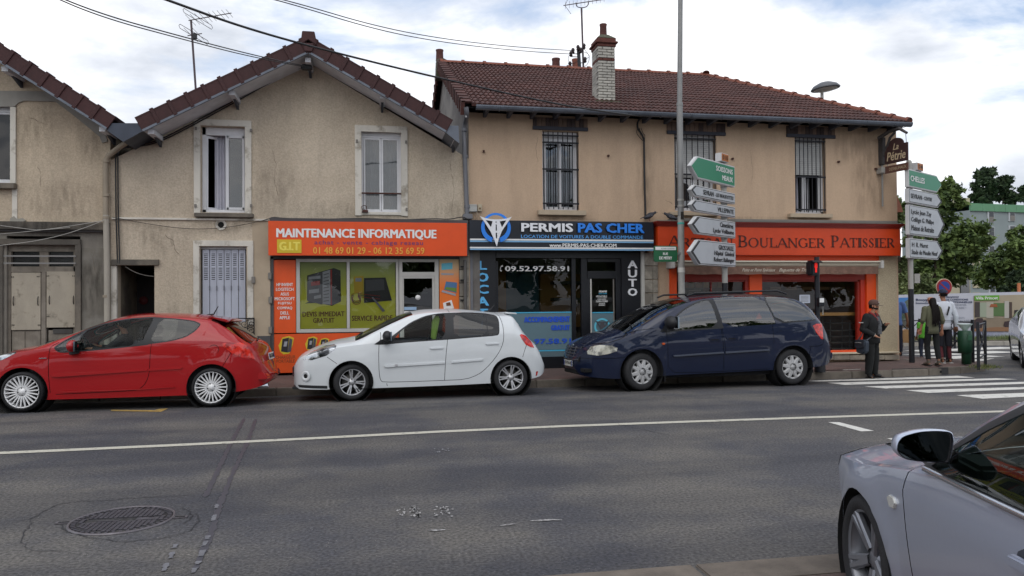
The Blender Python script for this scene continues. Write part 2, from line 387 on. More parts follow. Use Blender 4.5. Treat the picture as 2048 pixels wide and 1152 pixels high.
# ---- paint on the carriageway
def paint(name,px,parent=road,m=wpaint,dz=.005,raw=False):
    P=[Vector((*p,gz(p[1]))) if raw else GG(*p) for p in px]
    return MB().add([(p.x,p.y,p.z+dz) for p in P],[tuple(range(len(P)))]).build(name,m,parent)
cl=[(-9,8.86),(-3.9,8.9),(-1.36,9.0),(2,9.0),(8.3,8.97),(12,9.0),(18,9.1),(40,9.6)]
cl=[(-9,8.86)]+[tuple(GG(x,y)[:2]) for x,y in ((0,907),(500,884),(1000,857.5),(1500,839.5),(1970,824.5))]
d=Vector(cl[-1])-Vector(cl[-2]); cl.append(tuple(Vector(cl[-1])+d*6))
lpaint=mat('line_paint',(188,184,170),.75,c2=(120,117,108),vs=9,wmin=.30,wmax=.42,bump=.2,bs=80,fine=.15)
cs=smooth(cl,1); B=MB(); V=[]
for p in cs: V+=[(p.x,p.y-.07,.0052),(p.x,p.y+.07,.0052)]
B.add(V,[(2*i,2*i+2,2*i+3,2*i+1) for i in range(len(cs)-1)]); B.build('centre_line',lpaint,road,fix=False)
Z=[[(1604,762.5),(1640,763.5),(1950,755.5),(1915,752)],[(1654,766),(1690,770.2),(2036,759),(1992,757)],
   [(1728,773.5),(1772,777.5),(2100,766.5),(2050,764)],[(1812,781),(1857,786.3),(2150,775),(2100,773)],[(1912,791),(1965,798),(2200,787),(2150,783)],[(2030,806),(2090,812),(2300,800),(2250,796)]]
for q in Z: paint('crossing_stripe',q)
paint('lane_dash',[(1656,845),(1678,845),(1748,862.5),(1722,863.5)])
paint('lane_dash',[(1774,877.5),(1788,877),(1852,893),(1830,894)])
ypaint=mat('yellow_paint',(170,140,70),.8,c2=(110,98,70),vs=9,wmin=.35,wmax=.5,bump=.2,bs=80)
paint('yellow_mark',[(222,822.5),(322,824),(336,817.5),(319,818.3),(308,821),(222,820)],m=ypaint)
for q in ([(1808,701),(2000,694),(2050,696),(1850,704)],[(1800,709),(1985,702),(2040,704.5),(1900,710)],[(1806,716),(1960,710),(2010,713),(1880,719)],[(1895,721.5),(1990,716.5),(1965,722),(1900,725)]):
    B=MB(); P=[G(x,y,-.135) for x,y in q]; B.add([(x,y,-.133) for x,y in P],[(0,1,2,3)]).build('crossing_stripe',wpaint,road,fix=False)
# ghost marks: ragged scraps of old paint
def scraps(px0,py0,px1,py1,n,w,h,m,ang=0):
    B=MB()
    for _ in range(n):
        x,y=rnd.uniform(px0,px1),rnd.uniform(py0,py1); p=GG(x,y); a=rnd.uniform(.3,1)*w; b=rnd.uniform(.3,1)*h
        k=[(p.x+math.cos(t)*a*rnd.uniform(.5,1),p.y+math.sin(t)*b*rnd.uniform(.5,1),.0062) for t in (0,1.05,2.1,3.14,4.2,5.2)]; B.add(k,[(0,1,2,3,4,5)])
    o=B.build('worn_paint',m,road,fix=False); o['kind']='stuff'
sp=mat('scrap_paint',(170,168,166),.8,c2=(110,108,108),vs=30,bump=.2)
for k,(a,b,n) in enumerate(((795,812,9),(818,840,34),(868,874,5),(880,908,16))): scraps(a,1014,b,1034,n,.018,.045,sp)
scraps(868,897,898,906,12,.02,.05,mat('scrap_faint',(118,118,122),.8))
def trail(pts,w,m,name='worn_paint',jit=.01,dz=.006,parent=road,gap=0.):
    P=resample([tuple(GG(*p)[:2]) for p in pts],.02 if name=='joint_patch' else .06); B=MB(); V=[];run=[]
    def flush():
        if len(run)>1:
            V=[];k=len(run)
            for i,(p,dv) in enumerate(run):
                n_=Vector((-dv.y,dv.x)); a=w*rnd.uniform(.4,1)*(.4 if i in(0,k-1) and name!='joint_patch' else 1); q=p+n_*rnd.uniform(-jit,jit)
                V+=[(q.x-n_.x*a,q.y-n_.y*a,gz(q.y)+dz),(q.x+n_.x*a,q.y+n_.y*a,gz(q.y)+dz)]
            B.add(V,[(2*i,2*i+2,2*i+3,2*i+1) for i in range(k-1)])
        run.clear()
    for a,b in zip(P,P[1:]):
        run.append((a,(b-a).normalized()))
        if gap and rnd.random()<gap: flush()
    flush()
    o=B.build(name,m,parent,fix=False); return o
for pts in ([(856,1062),(880,1061),(932,1059)],[(1000,1053),(1030,1048),(1052,1046)],[(1060,1043),(1100,1040),(1150,1043)]): trail(pts,.022,sp,gap=.25)
# cracks and sealed joints
tar=mat('crack_dark',(34,34,38),.7); seal=mat('joint_seal',(62,61,68),.5); seal2=mat('joint_light',(108,108,113),.6,var=.3,vs=20)
trail([(20,1045),(60,1040),(118,1008),(160,1003),(230,1000),(290,996),(345,992),(400,990)],.006,tar,'crack',.02)
trail([(118,1046),(128,1062),(170,1075),(250,1085),(330,1078),(380,1064),(402,1040),(392,1020)],.005,tar,'crack',.02)
trail([(362,1015),(378,1022),(384,1032),(370,1048),(340,1052)],.006,tar,'crack',.02)
trail([(60,1040),(45,1085),(60,1102),(150,1106)],.004,tar,'crack',.02)
trail([(1235,848),(1320,868),(1360,872)],.006,tar,'crack',.02); trail([(1185,830),(1250,838),(1420,833)],.004,tar,'crack',.02); trail([(1380,828),(1470,850)],.004,tar,'crack',.02)
for pts in ([(488,838),(455,900),(420,975),(407,1000)],[(512,838),(497,880),(462,955),(440,1010),(425,1060),(385,1152)]): trail(pts,.03,seal,'joint_seal',.003,dz=.004)
for pts in ([(352,1090),(347,1100)],[(345,1106),(340,1122)],[(334,1128),(326,1148)],[(430,1031),(425,1046)],[(416,1073),(413,1082)],[(412,1084),(407,1096)],[(406,1102),(400,1118)],[(398,1124),(392,1134)],[(390,1138),(385,1152)],[(434,1010),(432,1020)]):
    trail(pts,.022,seal2,'joint_patch',.001,dz=.0075)
for k in range(2):
    pass
# far side pavement and soil under the hoarding
soil=mat('bare_soil',(92,80,70),.95,c2=(70,66,52),vs=2,bump=1,bs=20,fine=.3)
a=[G(1700,690.5,-.02),G(2300,690.5,-.02)]; 
B=MB(); B.box(a[0][0]-12,a[0][1]+.0,-.3,a[0][0]+40,a[0][1]+60,-.02,None)
th=-YAW
def fl(px,dist,z=0):      # point on the line of sight column px at forward distance
    d=ray(px,590); t=dist/d.dot(fw); return Vector((d.x*t,d.y*t,z))
FA=[fl(1700,26.2,-.02),fl(2400,26.2,-.02),fl(2400,140,-.02),fl(1450,140,-.02),fl(1600,40,-.02)]
MB().prism([(p.x,p.y) for p in FA],-.3,-.01,axis='z').build('verge_soil',soil,kind='structure')
kl=[fl(1700,26.1),fl(2400,26.1)]; dd=(kl[1]-kl[0]); n=12
kerb2=empty('far_kerb',(0,0,0),kind='structure')
for i in range(14):
    a=kl[0]+dd*(i/14); b=kl[0]+dd*((i+.985)/14)
    M=Matrix.Translation((a.x,a.y,0))@Matrix.Rotation(math.atan2(dd.y,dd.x),4,'Z'); MB().box(0,-.18,-.3,(b-a).length,0,.0,M).build('kerb_stone',mat('pale_kerb',(165,160,150),.85,var=.2,vs=4),kerb2,bev=.01)
# near kerb, bottom right
nk=[G(1113,1152,0),G(1386,1132,0),G(1680,1109,0)]
p0=Vector(nk[0]); p1=Vector(nk[2]); dv=(p1-p0).normalized(); A0=math.atan2(dv.y,dv.x); j0=Vector(nk[1])
nkerb=empty('near_kerb',(0,0,0),kind='structure'); nkm=mat('near_kerb_stone',(112,102,92),.9,var=.25,vs=6,bump=.5,bs=60,stain=.25,sts=(1,1,1),obj=.1)
for k in range(-4,6):
    M=Matrix.Translation((j0.x,j0.y,0))@Matrix.Rotation(A0,4,'Z'); MB().box(k*1.0+.012,-.3,-.2,k*1.0+.988,0,.012,M).build('kerb_stone',nkm,nkerb,bev=.008)
B=MB(); M=Matrix.Translation((j0.x,j0.y,0))@Matrix.Rotation(A0,4,'Z'); B.box(-12,-14,-.2,14,-.31,.014,M); B.build('near_pavement',pave,kind='structure')
# ---- manhole cover
mc=GG(245,1041); MR=.435
mh=empty('manhole_cover',(mc.x,mc.y,.0),R(-2),label='round cast iron manhole cover with checker studs in the near lane',cat='manhole cover'); mh.scale=(.82,.82,1)
MB().lathe([(MR-.018,.004),(MR-.018,.012),(MR,.012),(MR+.002,.002)],48).build('frame_ring',mat('worn_iron',(112,108,112),.45,.5,var=.3,vs=9),mh)
MB().lathe([(.001,.003),(MR-.02,.003),(MR-.02,.0)],48).build('plate',iron,mh)
B=MB(); g=.05
for i in range(-9,10):
    for j in range(-9,10):
        x=i*.042; y=j*.042
        if x*x+y*y<(MR-.09)**2 and not(abs(y)<.05 and x*x<.09): B.box(x-.0165,y-.0165,.003,x+.0165,y+.0165,.011)
o=B.build('stud',mat('stud_iron',(88,86,92),.45,.5,var=.3,vs=9),mh); o['kind']='stuff'
for k in range(40):
    a=k*PI/20; 
B=MB()
for k in range(44):
    M=Matrix.Rotation(2*PI*k/44,4,'Z'); B.box(MR-.065,-.012,.003,MR-.028,.012,.0105,M)
o=B.build('rim_tooth',MC['stud_iron'],mh); o['kind']='stuff'
for sx in (-1,1):
    MB().box(sx*MR if sx>0 else -MR-.12,-.03,.002,sx*MR+.12 if sx>0 else -MR,.03,.0095).build('lifting_lug',MC['worn_iron'],mh)
    MB().box((MR+.01) if sx>0 else -MR-.1,-.018,.0098,MR+.1 if sx>0 else -MR-.01,.018,.0102).build('lifting_slot',MC['void_black'],mh)
for x in (-.2,.12): MB().box(x,-.045,.003,x+.19,-.02 if x<0 else .03,.0105).build('badge',MC['stud_iron'],mh)
for x,y in ((-.05,0),(.02,.005),(.1,.02),(.24,.02)): MB().box(x-.02,y-.006,.0106,x+.02,y+.006,.0112).build('pick_hole',MC['void_black'],mh)
# ================================================================== HOUSES
F=16.1
void=MC['void_black']
stA=mat('roughcast_beige',(198,184,164),.95,c2=(188,174,154),vs=.8,bump=.75,bs=46,fine=.13,stain=.12,sts=(1.3,1,.22))
stA0=mat('roughcast_sand',(198,182,159),.95,c2=(188,172,150),vs=.9,bump=.75,bs=46,fine=.13,stain=.12,sts=(1.3,1,.22))
stB=mat('smooth_render_tan',(194,168,142),.93,var=.05,vs=1.2,bump=.25,bs=55,stain=.12,sts=(1.4,1,.22),fine=.06)
conc=mat('old_concrete',(118,110,99),.95,c2=(92,87,80),vs=1.3,bump=.6,bs=40,stain=.3,sts=(1,1,.4))
conc2=mat('painted_grey_cement',(138,132,122),.92,c2=(120,115,107),vs=1.1,bump=.3,bs=30,stain=.22,sts=(1,1,.3))
band=mat('white_render_trim',(208,203,192),.9,c2=(160,152,138),vs=3.5,wmin=.34,wmax=.46,bump=.3,bs=40,stain=.18,sts=(1,1,.5))
soff=mat('soffit_paint',(206,208,212),.8,var=.1,vs=3,stain=.15,sts=(1,1,1))
zinc=mat('zinc',(104,110,120),.5,.4,var=.2,vs=3,stain=.2)
zincd=mat('dark_zinc',(62,68,80),.5,.3,var=.25,vs=3)
tileA=mat('verge_tile_brown',(64,33,33),.75,var=.2,vs=6,obj=.14,bump=.3,bs=60,stain=.2,sts=(1,1,1))
tileB=mat('roof_tile_red',(86,53,47),.85,var=.35,vs=4,obj=.3,bump=.5,bs=50,stain=.35,sts=(.7,.7,.7),detail=8)
pvc=mat('window_frame_white',(216,217,220),.45,var=.06,vs=4,stain=.08)
gl_up=glass('window_glass',(.26,.31,.31),1.,0.,1.6,wave=.2)
curt=mat('curtain_cloth',(196,196,206),.95,var=.08,vs=6)
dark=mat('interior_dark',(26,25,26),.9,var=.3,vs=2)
ironb=mat('black_ironwork',(22,22,26),.55,.4)
def PR(x0,y0,x1,y1,Y=F): return RR(x0,y0,x1,y1,Y)
def pbox(name,m,parent,x0,y0,x1,y1,Yf,Yb,bev=0,**k):
    a,b,c,d=RR(x0,y0,x1,y1,Yf); return bar(name,m,parent,a,Yf,b,c,Yb,d,bev,**k)
def ppoly(pts,Y): return [W(x,y,Y) for x,y in pts]
def decal_mat(name,c,amt):
    M=bpy.data.materials.new(name); M.use_nodes=True; t=M.node_tree; t.nodes.clear(); o=t.nodes.new('ShaderNodeOutputMaterial'); tr=t.nodes.new('ShaderNodeBsdfTransparent'); d=t.nodes.new('ShaderNodeBsdfDiffuse'); d.inputs[0].default_value=C4(c); m_=t.nodes.new('ShaderNodeMixShader')
    uv=t.nodes.new('ShaderNodeUVMap'); sp=t.nodes.new('ShaderNodeSeparateXYZ'); t.links.new(uv.outputs[0],sp.inputs[0])
    def mth(op,a,b=None):
        n=t.nodes.new('ShaderNodeMath'); n.operation=op
        for i,v in enumerate((a,b)):
            if v is None: continue
            if isinstance(v,(int,float)): n.inputs[i].default_value=v
            else: t.links.new(v,n.inputs[i])
        return n.outputs[0]
    bx=mth('MULTIPLY',mth('MULTIPLY',sp.outputs[0],mth('SUBTRACT',1,sp.outputs[0])),4); by=mth('MULTIPLY',mth('MULTIPLY',sp.outputs[1],mth('SUBTRACT',1,sp.outputs[1])),4)
    tc=t.nodes.new('ShaderNodeTexCoord'); mp=t.nodes.new('ShaderNodeMapping'); mp.inputs['Scale'].default_value=(7,1,1.6); n=t.nodes.new('ShaderNodeTexNoise'); n.inputs['Scale'].default_value=1.6; n.inputs['Detail'].default_value=8; n.inputs['Roughness'].default_value=.6
    t.links.new(tc.outputs['Object'],mp.inputs[0]); t.links.new(mp.outputs[0],n.inputs[0]); r_=t.nodes.new('ShaderNodeMapRange'); r_.inputs[1].default_value=.38; r_.inputs[2].default_value=.66; t.links.new(n.outputs[0],r_.inputs[0])
    f=mth('MULTIPLY',mth('MULTIPLY',r_.outputs[0],mth('POWER',mth('MULTIPLY',bx,by),.7)),amt); t.links.new(f,m_.inputs[0]); t.links.new(tr.outputs[0],m_.inputs[1]); t.links.new(d.outputs[0],m_.inputs[2]); t.links.new(m_.outputs[0],o.inputs[0]); return M
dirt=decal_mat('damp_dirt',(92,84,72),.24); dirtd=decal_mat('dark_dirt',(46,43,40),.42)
def stainpatch(par,x0,y0,x1,y1,m=None,Y=None):
    Y=F-.004 if Y is None else Y; a,b,c,d=PR(x0,y0,x1,y1,Y); me=bpy.data.meshes.new('damp_stain'); me.from_pydata([(a,Y,b),(c,Y,b),(c,Y,d),(a,Y,d)],[],[(0,1,2,3)]); uv=me.uv_layers.new(name='UVMap')
    for i,q in enumerate(((0,0),(1,0),(1,1),(0,1))): uv.data[i].uv=q
    me.materials.append(m or dirt); return newobj('damp_stain',me,par)
def wallcrack(par,pts,w=.004,Y=None):
    Y=F-.003 if Y is None else Y; P=[Vector((*W(x,y,Y),)) for x,y in pts]; Q=resample([tuple(p) for p in P],.05); B=MB(); V=[]
    for i,p in enumerate(Q): a=w*rnd.uniform(.2,1); j=rnd.uniform(-.012,.012); V+=[(p.x+j-a,Y,p.y-a+j),(p.x+j+a,Y,p.y+a+j)]
    B.add(V,[(2*i,2*i+2,2*i+3,2*i+1) for i in range(len(Q)-1)]); return B.build('wall_crack',mat('crack_line',(112,101,88),.95),par,fix=False)  # crack drawn as a ragged line in one even grey-brown
# ---- gable roof with verge tiles
def verge_mesh(name,L=.36,H=.255,Wd=.24):
    B=MB(); B.bbox(-.01,0,-H,L+.012,.028,.0,.008)
    B.box(-.01,.0,-.0,L+.012,Wd,.03); B.bbox(L-.055,-.022,-H-.008,L+.02,.0,.028,.008); B.box(L-.055,-.02,.028,L+.02,Wd,.052)
    b=B.mesh(name,tileA); return b
vm=verge_mesh('verge_tile')
def gable_roof(par,ap,le,ri,Yr,Yb,H=.255,nl=None,skipcap=False):
    """ap/le/ri: XZ of the tile foot line at apex, left and right end"""
    for e,sgn in ((le,1),(ri,-1)):
        if e is None: continue
        a=Vector(e); b=Vector(ap); d=b-a; l=d.length; ang=math.atan2(d.y,d.x)
        n=max(1,round(l/.36)); st=l/n
        for i in range(n):
            p=a+d*(i/n)
            o=newobj('verge_tile',vm,par)
            M=Matrix.Translation((p.x,Yr,p.y))@Matrix.Rotation(-ang if sgn>0 else PI-ang,4,'Y')
            if sgn<0: M=Matrix.Translation((p.x,Yr,p.y))@Matrix.Rotation(PI-ang,4,'Y').inverted()@Matrix.Diagonal((-1,1,1,1)) if False else Matrix.Translation((p.x,Yr,p.y))@Matrix(((d.x/l,0,-(-d.y/l),0),(0,1,0,0),(d.y/l,0,-d.x/l,0),(0,0,0,1)))
            nx,nz=(-d.y/l,d.x/l)
            if nz<0: nx,nz=-nx,-nz
            M=Matrix(((d.x/l*st/.36,0,nx,p.x+nx*H),(0,1,0,Yr),(d.y/l*st/.36,0,nz,p.y+nz*H),(0,0,0,1)))
            o.matrix_local=M
        nx,nz=(-d.y/l,d.x/l)
        if nz<0: nx,nz=-nx,-nz
        # roof covering as stepped courses running back, and soffit boards under the overhang
        B=MB(); 
        for i in range(n):
            p=a+d*(i/n); q=a+d*((i+1.08)/n); h0=H+.035; h1=H-.005
            B.add([(p.x+nx*h0,Yr+.03,p.y+nz*h0),(q.x+nx*h1,Yr+.03,q.y+nz*h1),(q.x+nx*h1,Yb,q.y+nz*h1),(p.x+nx*h0,Yb,p.y+nz*h0),(p.x+nx*(H-.03),Yr+.03,p.y+nz*(H-.03)),(p.x+nx*(H-.03),Yb,p.y+nz*(H-.03))],[(0,1,2,3),(0,3,5,4)])
        B.build('roof_covering',tileA,par,fix=False)
        B=MB(); B.add([(a.x,Yr+.02,a.y),(b.x,Yr+.02,b.y),(b.x,F+.02,b.y),(a.x,F+.02,a.y)],[(0,1,2,3)]); B.add([(a.x,Yr+.03,a.y),(b.x,Yr+.03,b.y),(b.x+nx*.1,Yr+.03,b.y+nz*.1),(a.x+nx*.1,Yr+.03,a.y+nz*.1)],[(0,1,2,3)])
        B.build('soffit_board',soff,par,fix=False)
        B=MB(); t=.022; B.add([(a.x+nx*k,y,a.y+nz*k) for y in (Yr-.012,Yr+.03) for k in (-t,.02)]+[(b.x+nx*k,y,b.y+nz*k) for y in (Yr-.012,Yr+.03) for k in (-t,.02)],[(0,4,5,1),(0,2,6,4),(2,3,7,6),(1,5,7,3),(0,1,3,2),(4,6,7,5)])
        B.build('barge_board',zinc,par)
    if not skipcap:
        x,z=ap; MB().prism([(x-.15,z+H-.12),(x-.12,z+H+.15),(x+.12,z+H+.15),(x+.16,z+H-.12),(x,z+H-.02)],Yr-.04,Yr+.4).build('ridge_cap',tileA,par,bev=.01)
        MB().prism([(x-.07,z+.01),(x-.1,z+H-.09),(x+.1,z+H-.09),(x+.07,z+.01)],Yr-.045,Yr-.0).build('ridge_end',tileA,par)
Yr=15.3
def bracket(par,px,py):
    x,z=W(px,py,Yr+.25); B=MB(); B.box(x-.055,Yr+.10,z-.04,x+.055,F,z+.05); B.build('rafter_end',soff,par); MB().prism([(Yr+.4,z-.04),(F,z-.04),(F,z-.16)],x-.025,x+.025,axis='x').build('bracket_strut',zincd,par)
# ------------------------------------------------------------------ upstairs window (white surround, two casements)
def surround(par,x0,y0,x1,y1,t,m=band,bottom=False,pr=.035,Y=F):
    a,b,c,d=PR(x0,y0,x1,y1,Y); tw=(c-a)*t/(x1-x0)
    B=MB(); B.box(a,Y-pr,b,a+tw,Y+.01,d-tw); B.box(c-tw,Y-pr,b,c,Y+.01,d-tw); B.box(a,Y-pr,d-tw,c,Y+.01,d); B.build('window_surround',m,par,bev=.006)
    return a+tw,b,c-tw,d-tw
def casements(par,x0,z0,x1,z1,Y,fw_=.05,mid=.07,pane=gl_up,fm=pvc,n=2,mull=.035,top=0):
    win=MB(); t=fw_
    win.box(x0,Y,z0,x0+t,Y+.07,z1); win.box(x1-t,Y,z0,x1,Y+.07,z1); win.box(x0+t,Y,z1-t,x1-t,Y+.07,z1); win.box(x0+t,Y,z0,x1-t,Y+.07,z0+t)
    w=win.build('window_frame',fm,par,bev=.005)
    iw=(x1-x0-2*t)/n; o=[]
    for k in range(n):
        a=x0+t+k*iw+.004; c=a+iw-.008; s=mull; B=MB(); y=Y+.012
        b=z0+t+.004; d=z1-t-.004
        B.box(a,y,b,a+s,y+.05,d); B.box(c-s,y,b,c,y+.05,d); B.box(a+s,y,b,c-s,y+.05,b+s); B.box(a+s,y,d-s,c-s,y+.05,d)
        cs_=B.build('casement',fm,par,bev=.004)
        MB().quad((a+s,y+.02,b+s),(c-s,y+.02,b+s),(c-s,y+.02,d-s),(a+s,y+.02,d-s)).build('pane',pane,cs_); o.append(cs_)
    return o
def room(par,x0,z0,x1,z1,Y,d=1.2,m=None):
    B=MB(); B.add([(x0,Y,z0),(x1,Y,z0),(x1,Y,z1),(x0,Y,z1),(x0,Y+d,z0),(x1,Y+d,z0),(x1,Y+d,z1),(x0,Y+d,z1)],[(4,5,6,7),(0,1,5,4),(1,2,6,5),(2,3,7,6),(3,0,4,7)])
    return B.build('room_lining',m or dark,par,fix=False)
def curtain(par,x0,z0,x1,z1,Y,m=curt,waves=6,amp=.03):
    n=waves*6; B=MB(); V=[]
    for i in range(n+1):
        x=x0+(x1-x0)*i/n; y=Y+amp*math.sin(i*PI/3)+.01*math.sin(i*1.7); V+=[(x,y,z0),(x+.01*math.sin(i),y,z1)]
    B.add(V,[(2*i,2*i+2,2*i+3,2*i+1) for i in range(n)],True); return B.build('curtain',m,par,fix=False)
def sill(par,x0,y0,x1,y1,m=conc,pr=.12):
    a,b,c,d=PR(x0,y0,x1,y1,F-pr); MB().box(a,F-pr,b,c,F+.02,d).build('sill',m,par,bev=.008)
# ================================================================== house with computer shop (middle gable)
hA=empty('gable_house',(-1.5,F,0),label='beige roughcast gable house with brown verge tiles above the orange computer shop',cat='house'); hA.location=(0,0,0)
apx=W(617,104,Yr); lfx=W(285,261,Yr); rgx=W(919,286,Yr); rg2=W(892,263,Yr)
XL=W(221,400,F)[0]; XR=W(938,400,F)[0]
# openings of the wall
w1=PR(402,253,492,425); w2=PR(722,263,803,426); w3=PR(400,493,493,645)
psg=PR(232,530,309,742); shp=[W(541,512,F),W(934,513,F)]
shop=(shp[0][0],.02,shp[1][0],shp[0][1]+.04)
def gz_(x): # roof underside
    if x<apx[0]: t=(x-lfx[0])/(apx[0]-lfx[0]); return lfx[1]+(apx[1]-lfx[1])*t
    t=(x-apx[0])/(rgx[0]-apx[0]); return apx[1]+(rgx[1]-apx[1])*t
holes=[rect(*w1),rect(*w2),rect(*w3),rect(psg[0],.03,psg[2],psg[3]),rect(*shop)]
out=[(XL,.0),(XR,.0),(XR,gz_(XR)),(apx[0],apx[1]),(XL,gz_(XL))]
sheet(out,holes,F,.32).build('wall',stA,hA,fix=False)
B=MB(); 
for (x,y0,y1) in ((XL,F+.3,26),(XR,F+.3,26)): B.add([(x,y0,0),(x,y1,0),(x,y1,gz_(x)),(x,y0,gz_(x))],[(0,1,2,3)])
B.add([(p[0],26,p[1]) for p in out],[(0,1,2,3,4)]); B.build('rear_wall',stA,hA,fix=False)
gable_roof(hA,apx,lfx,rg2,Yr,26)
for p in ((306,267),(466,190),(765,197)): bracket(hA,*p)
bracket(hA,617,125)
# band under windows, plinth, pilaster strips
pbox('string_course',band,hA,223,436,536,440,F-.04,F+.01,bev=.004)
pbox('plinth',mat('dark_plinth',(78,77,78),.9,var=.2,vs=2,bump=.3),hA,504,672,541,745,F-.03,F+.01)
pbox('plinth',MC['dark_plinth'],hA,310,690,388,750,F-.03,F+.01)
pbox('wall_strip',mat('smooth_strip',(176,160,138),.9,var=.1,vs=3),hA,505,440,540,672,F-.012,F+.01)
pbox('passage_lintel',conc,hA,222,519,317,530,F-.06,F+.01)
# window 1 (left, ajar) and window 2
for k,(q,wn) in enumerate((((388,240,503,428),w1),((710,252,815,432),w2))):
    surround(hA,*q,13)
a,b,c,d=w1; sill(hA,388,426,506,434); room(hA,a,b,c,d,F+.25)
Bf=MB(); t=.05; Y=F+.12
for q in ((a,Y,b,a+.075,Y+.08,d),(c-.05,Y,b,c,Y+.08,d),(a,Y,d-.16,c,Y+.08,d),(a,Y,b,c,Y+.08,b+.07)): Bf.box(*q)
wf=Bf.build('window_frame',pvc,hA,bev=.005)
mxx=W(451,340,F)[0]; B=MB(); s=.035
for q in ((mxx-.02,Y-.01,b+.07,mxx+.045,Y+.05,d-.16),(c-.09,Y-.01,b+.07,c-.05,Y+.05,d-.16),(mxx,Y-.01,b+.07,c-.05,Y+.05,b+.12),(mxx,Y-.01,d-.21,c-.05,Y+.05,d-.16)): B.box(*q)
cs_=B.build('casement',pvc,hA,bev=.004); MB().quad((mxx+.04,Y+.02,b+.1),(c-.08,Y+.02,b+.1),(c-.08,Y+.02,d-.2),(mxx+.04,Y+.02,d-.2)).build('pane',glass('pane_net',(.5,.55,.55),1,0,1.8,wave=.2,film=.22,filmc=(.30,.32,.32)),cs_)
Mc=Matrix.Translation((a+.08,Y+.01,0))@Matrix.Rotation(R(38),4,'Z'); B=MB(); lw=.42
for q in ((0,0,b+.075,.035,.045,d-.17),(lw-.04,0,b+.075,lw,.045,d-.17),(.035,0,b+.075,lw-.04,.045,b+.12),(.035,0,d-.22,lw-.04,.045,d-.17)): B.box(*q,Mc)
B.build('casement',pvc,hA,bev=.004)
x1_=W(424,340,F)[0]; curtain(hA,x1_,b+.08,mxx+.02,d-.14,Y+.16,waves=4,amp=.035)
a,b,c,d=w2; sill(hA,722,424,803,430,band,.03); room(hA,a,b,c,d,F+.25); bar('shutter_box',pvc,hA,a,F+.09,d-.07,c,F+.2,d,.004)
casements(hA,a,b,c,d-.07,F+.1,pane=MC['pane_net']); curtain(hA,a+.06,b,(a+c)/2,d,F+.3,waves=5,amp=.02,m=curt); curtain(hA,(a+c)/2,b,c,d,F+.32,waves=5,amp=.02,m=curt)
rust=mat('rusty_bar',(74,44,38),.8,var=.3,vs=10)
x0,z=W(718,386,F); x1,_=W(808,386,F); MB().tube([(x0,F-.0,z),(x1,F-.0,z)],.018).build('guard_bar',rust,hA)
for px,py in ((393,258),(392,412),(503,262),(503,412),(714,283),(812,285),(813,419)):
    x,z=W(px,py,F); MB().box(x-.02,F-.07,z-.03,x+.02,F-.03,z+.03).build('shutter_hinge',mat('hinge_grey',(120,116,110),.7),hA)
# lower window with folding shutters + ironwork
surround(hA,387,481,507,650,12); a,b,c,d=w3
bar('lintel_bar',pvc,hA,a,F+.12,d-.05,c,F+.2,d)  # white frame-coloured bar closing the window head
lv=mat('shutter_paint',(176,180,192),.6,var=.05,vs=3,stain=.15,sts=(2,1,.4)); npn=6; sw=(c-a-.06)/npn
for k in range(npn):
    xa=a+.03+k*sw; B=MB(); wv=.012 if k%2 else 0; y0=F+.07+wv; B.box(xa+.004,y0,b,xa+sw-.004,y0+.02,d-.06)
    pn=B.build('shutter_panel',lv,hA,bev=.004)
    B=MB()
    for s_ in range(2):
        for j in range(7):
            z=d-.13-.038*j-(.0)-s_*.29; B.box(xa+.035,y0-.006,z-.011,xa+sw-.035,y0+.004,z+.011)
    B.build('louvre',lv,pn)['kind']='stuff'
    B=MB()
    for j in range(14):
        z=d-.149-.038*(j%7)-(j//7)*.29; B.box(xa+.035,y0-.002,z-.007,xa+sw-.035,y0+.001,z+.007)
    B.build('louvre_gap',void,pn)['kind']='stuff'
for k in range(1,6): x=a+.03+k*sw; z=W(440,576,F)[1]; MB().box(x-.006,F+.045,z-.05,x+.006,F+.07,z+.05).build('shutter_catch',mat('catch_grey',(110,112,118),.6,.4),hA)
x0,_=W(400,650,F); x1,_=W(510,650,F); z1=W(460,636,F)[1]; z0=W(460,672,F)[1]-.02
gr=MB(); y=F-.06
for q in ((x0,y-.01,z1-.02,x1,y+.01,z1),(x0,y-.01,z0,x1,y+.01,z0+.02),(x0,y-.01,z0,x0+.02,y+.01,z1),(x1-.02,y-.01,z0,x1,y+.01,z1)): gr.box(*q)
rail=gr.build('window_railing',ironb,hA)
def spiral(cx,cz,r,a0,turn,s=1,n=18): return [(cx+s*(r*(1-.8*i/n))*math.cos(a0+turn*i/n),y,cz+(r*(1-.8*i/n))*math.sin(a0+turn*i/n)) for i in range(n+1)]
B=MB(); cz=(z0+z1)/2; k=4; ww=(x1-x0)/k
for i in range(k):
    cx=x0+ww*(i+.5)
    for s in (-1,1):
        B.tube(spiral(cx+s*ww*.24,cz+.07,.075,R(200),R(500),s),.007,5); B.tube(spiral(cx+s*ww*.24,cz-.07,.075,R(-200),R(-500),s),.007,5)
    B.tube([(cx,y,z0),(cx,y,z1)],.008,5)
B.build('scrollwork',ironb,rail)
for px,py in ((507,560),(540,552),(541,600),(541,660)):
    x,z=W(px,py,F); MB().box(x-.035,F-.05,z-.07,x+.035,F,z+.07).build('hinge_plate',MC['hinge_grey'],hA,bev=.008)
# vent hole
x,z=W(442,449.5,F); MB().lathe([(.055,-.06),(.06,0),(.10,.004),(.11,.012)],16,Matrix.Translation((x,F-.004,z))@Matrix.Rotation(R(90),4,'X')).build('vent_rim',band,hA); MB().lathe([(.001,0),(.06,0)],14,Matrix.Translation((x,F-.006,z))@Matrix.Rotation(R(90),4,'X')).build('vent_hole',void,hA)
